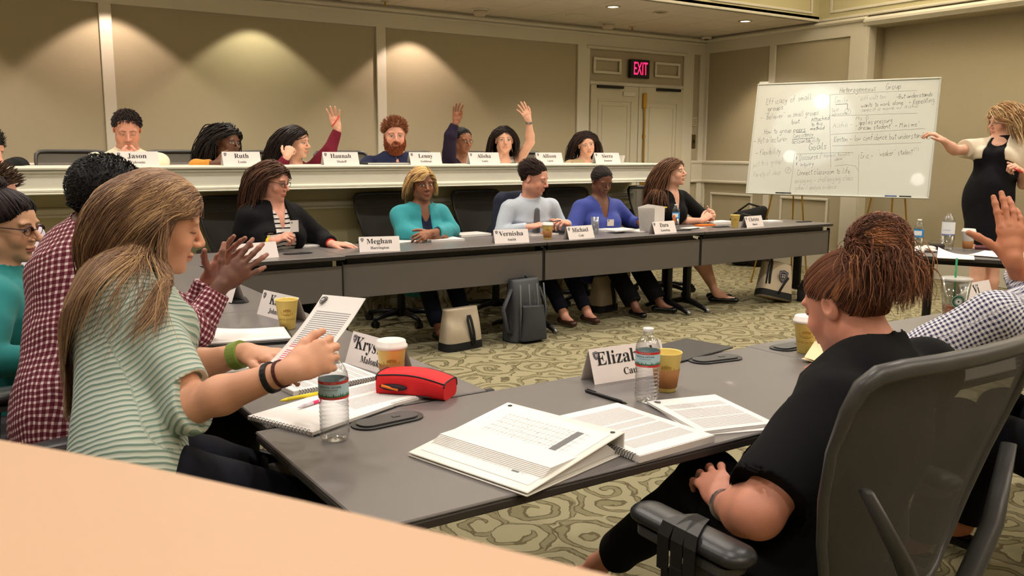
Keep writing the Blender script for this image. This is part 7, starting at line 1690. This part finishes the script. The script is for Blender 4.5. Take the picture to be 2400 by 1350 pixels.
# ---- standing speaker ------------------------------------------------------------------
hc = atd(2354, 286, 6.85); Hs = atd(2318, 452, 6.85)
R0 = face_frame(hc, -20)
def leg_(dx, dd): 
    k = atd(2300+dx, 610, 6.85+dd); a = k.copy(); a[2] = .10; a[0] -= .01; return [k, a, a+V(-.04, -.08, -.06)]
person('person standing in a black dress and cream cardigan, gesturing at the whiteboard', dict(cat='person', hc=hc, hs=1.06, face=(-58, 4, 0), body=-20, skin='fair', seed=31, neck=atd(2356, 334, 6.88), hips=Hs, bs=1.02, girth=1.0, bust=1.1, sw=.155,
   armR=arm(atd(2237, 352, 6.85), atd(2212, 330, 6.80), atd(2190, 314, 6.80), (0, -.4, 1), curl=(30, 32, 36, 40), sleeve=.50), armL=arm(atd(2398, 432, 6.80), atd(2400, 405, 6.62), atd(2384, 392, 6.60), (.4, -.6, .4), curl=(60, 60, 60, 60), sleeve=.5),
   legR=leg_(-8, 0), legL=leg_(28, .05), hres=.0036,
   clothes=[dict(type='custom', name='dress', mat=C_black, wr=.0015, build=lambda G, q: (q['torso'](G, .013), G.ell(q['N']+q['tf']*.10-q['tu']*.0, V(.055, .09, .05), np.stack([q['br'], q['tf'], q['tu']], 1), .008, 's'),
        G.cone(q['H'], atd(2314, 480, 6.87), .172, .172, .05, flat=(q['tf'], 1.55)), G.cone(atd(2314, 480, 6.87), atd(2308, 565, 6.87), .172, .145, .05, flat=(q['tf'], 1.3)), G.half(atd(2308, 577, 6.87), (0, 0, -1), .004), [(q['H'], q['N'], 0, .1, .1)])[-1]),
      dict(type='top', name='cardigan', mat=M_('cream_knit', (216, 202, 178)), e=.020, open=(.06, .105), sleeve=.5, hem=.22)], shoe=mat('nude_shoe', srgb(150, 110, 90), .4),
   hair=dict(style='long', len=.27, cols=[(214, 178, 128), (178, 138, 92), (232, 202, 156), (140, 104, 70)], n=700, part=.02, vol=.026, wave=.13, wf=2.2, th=.012, clump=24, lat=.7, bk=.5, clear=.06), paint=dict(brow=(.16, .10, .06), lips=lin((190, 100, 96)))))
t = empty('marker', atd(2388, 396, 6.55), 0, 'dark red capped marker in the hand of the standing woman', 'marker'); L0 = V(*t.location); MB().tube([atd(2378, 396, 6.55)-L0, atd(2396, 404, 6.55)-L0], .007, 8).build('barrel', M_lred, t, True)
# ---- side row along the left tables ----------------------------------------------------
# woman in the mint striped shirt
hc = atd(371, 521, 2.15); N0 = atd(298, 648, 2.17); H0 = atd(300, 1085, 1.98)
aR = arm(atd(452, 950, 1.93), atd(683, 868, 1.86), atd(752, 838, 1.90), (-.1, -.9, .35), curl=(38, 42, 48, 52), spread=4, thumb=(28, 25)); aL = arm(atd(425, 870, 2.22), atd(580, 826, 2.16), atd(660, 836, 2.12), (.1, -.35, .95), curl=(22, 26, 34, 40), spread=5, thumb=(30, 25))
S1 = person('person with long light brown hair in a mint striped shirt reading a held sheet', dict(hc=hc, hs=1.0, far=False, face=(93, 15, 0), body=98, skin=(214, 158, 128), seed=41, neck=N0, hips=H0, sw=.165, bs=1.0, girth=1.0, armR=aR, armL=aL, ag=1.08, nose=.97,
   legR=[V(H0[0]+.46, H0[1]-.05, .50), V(H0[0]+.48, H0[1]-.08, .10), V(H0[0]+.60, H0[1]-.08, .04)], legL=[V(H0[0]+.46, H0[1]+.16, .50), V(H0[0]+.48, H0[1]+.2, .10), V(H0[0]+.60, H0[1]+.2, .04)],
   extra=[band('armL', .86, .0045, .0135, mat('olive_band', srgb(120, 140, 62), .5), 'fitness_band', lab='olive green wristband')(dict(armL=aL)), band('armR', .90, .0024, .0035, mat('brown_cord', srgb(70, 26, 24), .7), 'cord_bracelet')(dict(armR=aR)), band('armR', .80, .0030, .0060, M_black, 'ribbon_bracelet')(dict(armR=aR))],
   clothes=[dict(type='top', name='striped_shirt', mat=uvmat('mint_stripe', 'stripe', srgb(190, 198, 186), srgb(122, 146, 134), s=.0128), e=.013, neck=(.03, .07), sleeve=.56, wr=.0035, h=.0045, drop=.14), dict(type='legs', name='jeans', mat=M_('dark_jeans', (18, 20, 30)), e=.012)], shoe=M_shoe,
   hair=dict(style='long', len=.55, cols=[(118, 88, 68), (140, 108, 82), (162, 128, 96), (188, 152, 112)], mixw=[.35, .35, .2, .1], n=8000, rad=.0011, steps=32, part=.0, vol=.007, wave=.012, clump=50, grav=.24, jit=.10, gather=(atd(238, 650, 2.15), atd(200, 860, 2.06), .55, .016), zf=.066, lat=.3, bk=1.2, bflow=.15, bt=.22), paint=dict(eye=.15, brow=(.08, .05, .035), lips=lin((186, 108, 98)))))
# man in the maroon checked shirt
hc = atd(256, 470, 2.64); N0 = atd(205, 560, 2.66); H0 = atd(150, 960, 2.46)
aR = arm(aty(452, 778, 2.98), aty(520, 668, 2.98), aty(602, 600, 2.98), (-.35, -.8, .0), curl=(6, 8, 10, 14), spread=9, thumb=(48, 10), palm=(150, 100, 82)); aL = arm(aty(455, 755, 3.20), aty(492, 648, 3.16), aty(560, 575, 3.10), (-.3, .9, .1), curl=(6, 8, 10, 14), spread=10, thumb=(60, 20))
person('person with cropped black hair in a maroon checked shirt, fingers spread together', dict(hc=hc, hs=1.04, far=False, face=(128, 6, 0), body=108, sex='m', skin=(104, 66, 50), seed=42, neck=N0, hips=H0, sw=.160, bs=1.03, armR=aR, armL=aL, fres=.0026,
   legR=[V(H0[0]+.5, H0[1]+.1, .52), V(H0[0]+.5, H0[1]+.1, .10), V(H0[0]+.62, H0[1]+.1, .04)], legL=[V(H0[0]+.5, H0[1]+.3, .52), V(H0[0]+.5, H0[1]+.3, .10), V(H0[0]+.62, H0[1]+.3, .04)],
   clothes=[dict(type='top', name='checked_shirt', mat=uvmat('maroon_check', 'plaid', srgb(222, 206, 204), srgb(86, 26, 40), srgb(140, 84, 92), s=.0185), e=.017, collar=0.065, sleeve=.97, wr=.0045, h=.005), dict(type='legs', name='trousers', mat=C_pant, e=.012)], shoe=M_shoe, shoe_open=False,
   hair=dict(style='short', cols=[(20, 16, 15)], len=.010, m=1.07, n=2200, rad=.0016, th=.012, lift=1.6, low=-.085, zf=.07, comb=(0, -.1, 0)), paint={}))
# woman in teal with browline glasses
hc = atd(16, 529, 3.12)
person('person with browline glasses and dark knotted hair in a teal top', dict(hc=hc, hs=1.05, far=False, face=(58, 8, 0), body=80, skin='olive', seed=43, nk=(.03, .185), sw=.16, hres=.003, lean=-4, nose=1.06,
   armR=arm(hc+V(-.12, -.30, -.42), hc+V(.12, -.30, -.44), hc+V(.2, -.3, -.44), (0, 0, 1)), armL=arm(hc+V(-.1, .22, -.42), hc+V(.12, .2, -.44), hc+V(.2, .2, -.44), (0, 0, 1)), legR=[hc+V(.42, -.1, -.68), hc+V(.42, -.1, -1.1), hc+V(.54, -.1, -1.16)], legL=[hc+V(.42, .12, -.68), hc+V(.42, .12, -1.1), hc+V(.54, .12, -1.16)],
   extra=[glasses((60, 24, 26), half=True, thick=.0017)], clothes=[dict(type='top', name='top', mat=M_('teal_cotton', (30, 128, 128)), e=.016, collar=0.045, sleeve=.9), dict(type='legs', name='trousers', mat=C_pant, e=.012)], shoe=M_shoe,
   hair=dict(style='bun', cols=[(30, 22, 24), (48, 34, 34)], n=1300, bun=(0, -.06, .125), bunr=(.042, .04, .034), rad=.0018, zf=.070), paint=dict(gaze=1.0, brow=(.02, .012, .01), lips=lin((188, 96, 88)))))
# man with spiky hair at the very edge
hc = atd(-22, 462, 3.62)
person('person with spiky brown hair and pale lilac shirt, partly cut off beyond the teal top', dict(hc=hc, hs=1.05, face=(64, 4, 0), body=85, sex='m', skin='pink', seed=44, neck=atd(-6, 548, 3.68), sw=.17,
   armR=arm(atd(66, 700, 3.5), atd(120, 720, 3.6), atd(160, 722, 3.6), (0, 0, 1)), shR=(.12, .06, .03), clothes=[dict(type='top', name='shirt', mat=M_('lilac_shirt', (212, 200, 214)), e=.022, collar=0.055, sleeve=.95)], hair=dict(style='short', cols=[(70, 52, 40), (100, 78, 58)], len=.045, m=1.07, n=700, lift=1.4, comb=(0, .5, .8), mess=1.2), paint={}))
# ---- nearest row ------------------------------------------------------------------------
hc = atd(1985, 712, 2.10); N0 = atd(2078, 862, 2.02); H0 = V(1.52, 1.15, .53)
aL = arm(atd(1776, 1202, 1.76), atd(1694, 1182, 1.97), atd(1664, 1118, 2.05), (-.5, -.5, .6), curl=(18, 22, 26, 30), thumb=(35, 20)); aR = arm(V(2.18, 1.48, .80), V(2.33, 1.64, .790), V(2.36, 1.74, .755), (.2, .3, 1), curl=(35, 38, 42, 46))
def ear_(root, X, s, S, H): pass
person('person with a messy auburn bun in a black shirt seen from behind', dict(hc=hc, hs=1.06, far=False, face=(-128, 20, 0), body=-116, skin=(206, 140, 116), seed=51, neck=N0, hips=H0, sw=.185, bs=1.08, girth=1.04, bust=.5, slim=.022, rc=.087, shL=(-.045, .0, .0), armL=aL, armR=aR, ag=1.28, nkr=1.05,
   legR=[V(1.86, 1.52, .56), V(1.90, 1.70, .12), V(1.92, 1.84, .05)], legL=[V(1.60, 1.50, .585), V(1.66, 2.02, .13), V(1.62, 2.14, .05)],
   extra=[band('armL', .90, .0035, .009, M_silver, 'wristwatch')(dict(armL=aL))],
   clothes=[dict(type='top', name='shirt', mat=M_('black_cotton', (13, 13, 15), .9), e=.018, neck=(.0, .001), collar=0.035, sleeve=.48, wr=.004, h=.0055), dict(type='legs', name='trousers', mat=M_('black_trouser', (11, 11, 13), .9), e=.018, len=.80, wr=.004)], shoe=M_shoe,
   hair=dict(style='messybun', cols=[(112, 72, 54), (142, 92, 66), (84, 54, 42), (176, 120, 82)], mixw=[.35, .3, .25, .1], n=6500, rad=.0009, jit=.12, steps=26, bun=(.0, -.118, .112), bunr=(.070, .058, .058), coil=.12, th=.004, zf=.074, low=-.084,
      tails=[((-.022, -.108, .098), 800, .12, (-.25, -.5, .0), .10), ((.0, -.120, .085), 700, .12, (-.1, -.7, -.3), .12), ((.045, -.125, .07), 400, .10, (.6, -.5, -.2), .12)]), paint=dict(eye=.1, brow=(.08, .05, .035))))
# person in gingham, right hand raised
N0 = atd(2465, 668, 2.60); hc = N0+V(.20, .02, .18); H0 = V(2.80, .98, .50)
aR = arm(atd(2440, 730, 2.72), atd(2372, 606, 2.60), atd(2366, 470, 2.62), (-.55, -.83, .0), curl=(4, 6, 10, 14), spread=4, thumb=(58, -6), sleeve=.85)
person('person in a navy gingham shirt with one hand raised and thumb out', dict(hc=hc, hs=1.05, far=False, face=(-118, 0, 0), body=-118, sex='m', skin=(190, 124, 92), seed=52, neck=N0, hips=H0, sw=.165, bs=1.05, armR=aR, armL=arm(V(2.36, 1.52, .775), V(2.72, 1.62, .78), V(2.85, 1.65, .77), (0, 0, 1)),
   shL=(-.03, .03, -.04), legR=[V(3.0, 1.5, .55), V(3.0, 1.6, .1), V(3.0, 1.74, .04)], legL=[V(2.74, 1.5, .55), V(2.74, 1.6, .1), V(2.74, 1.74, .04)],
   clothes=[dict(type='top', name='gingham_shirt', mat=uvmat('gingham', 'gingham', srgb(226, 224, 230), srgb(46, 48, 84), s=.0125), e=.02, collar=0.050, sleeve=.9, wr=.004, h=.0055), dict(type='legs', name='trousers', mat=C_pant, e=.012)], shoe=M_shoe, shoe_open=False,
   hair=dict(style='short', cols=[(40, 28, 22)], len=.02, m=1.07, n=900)))
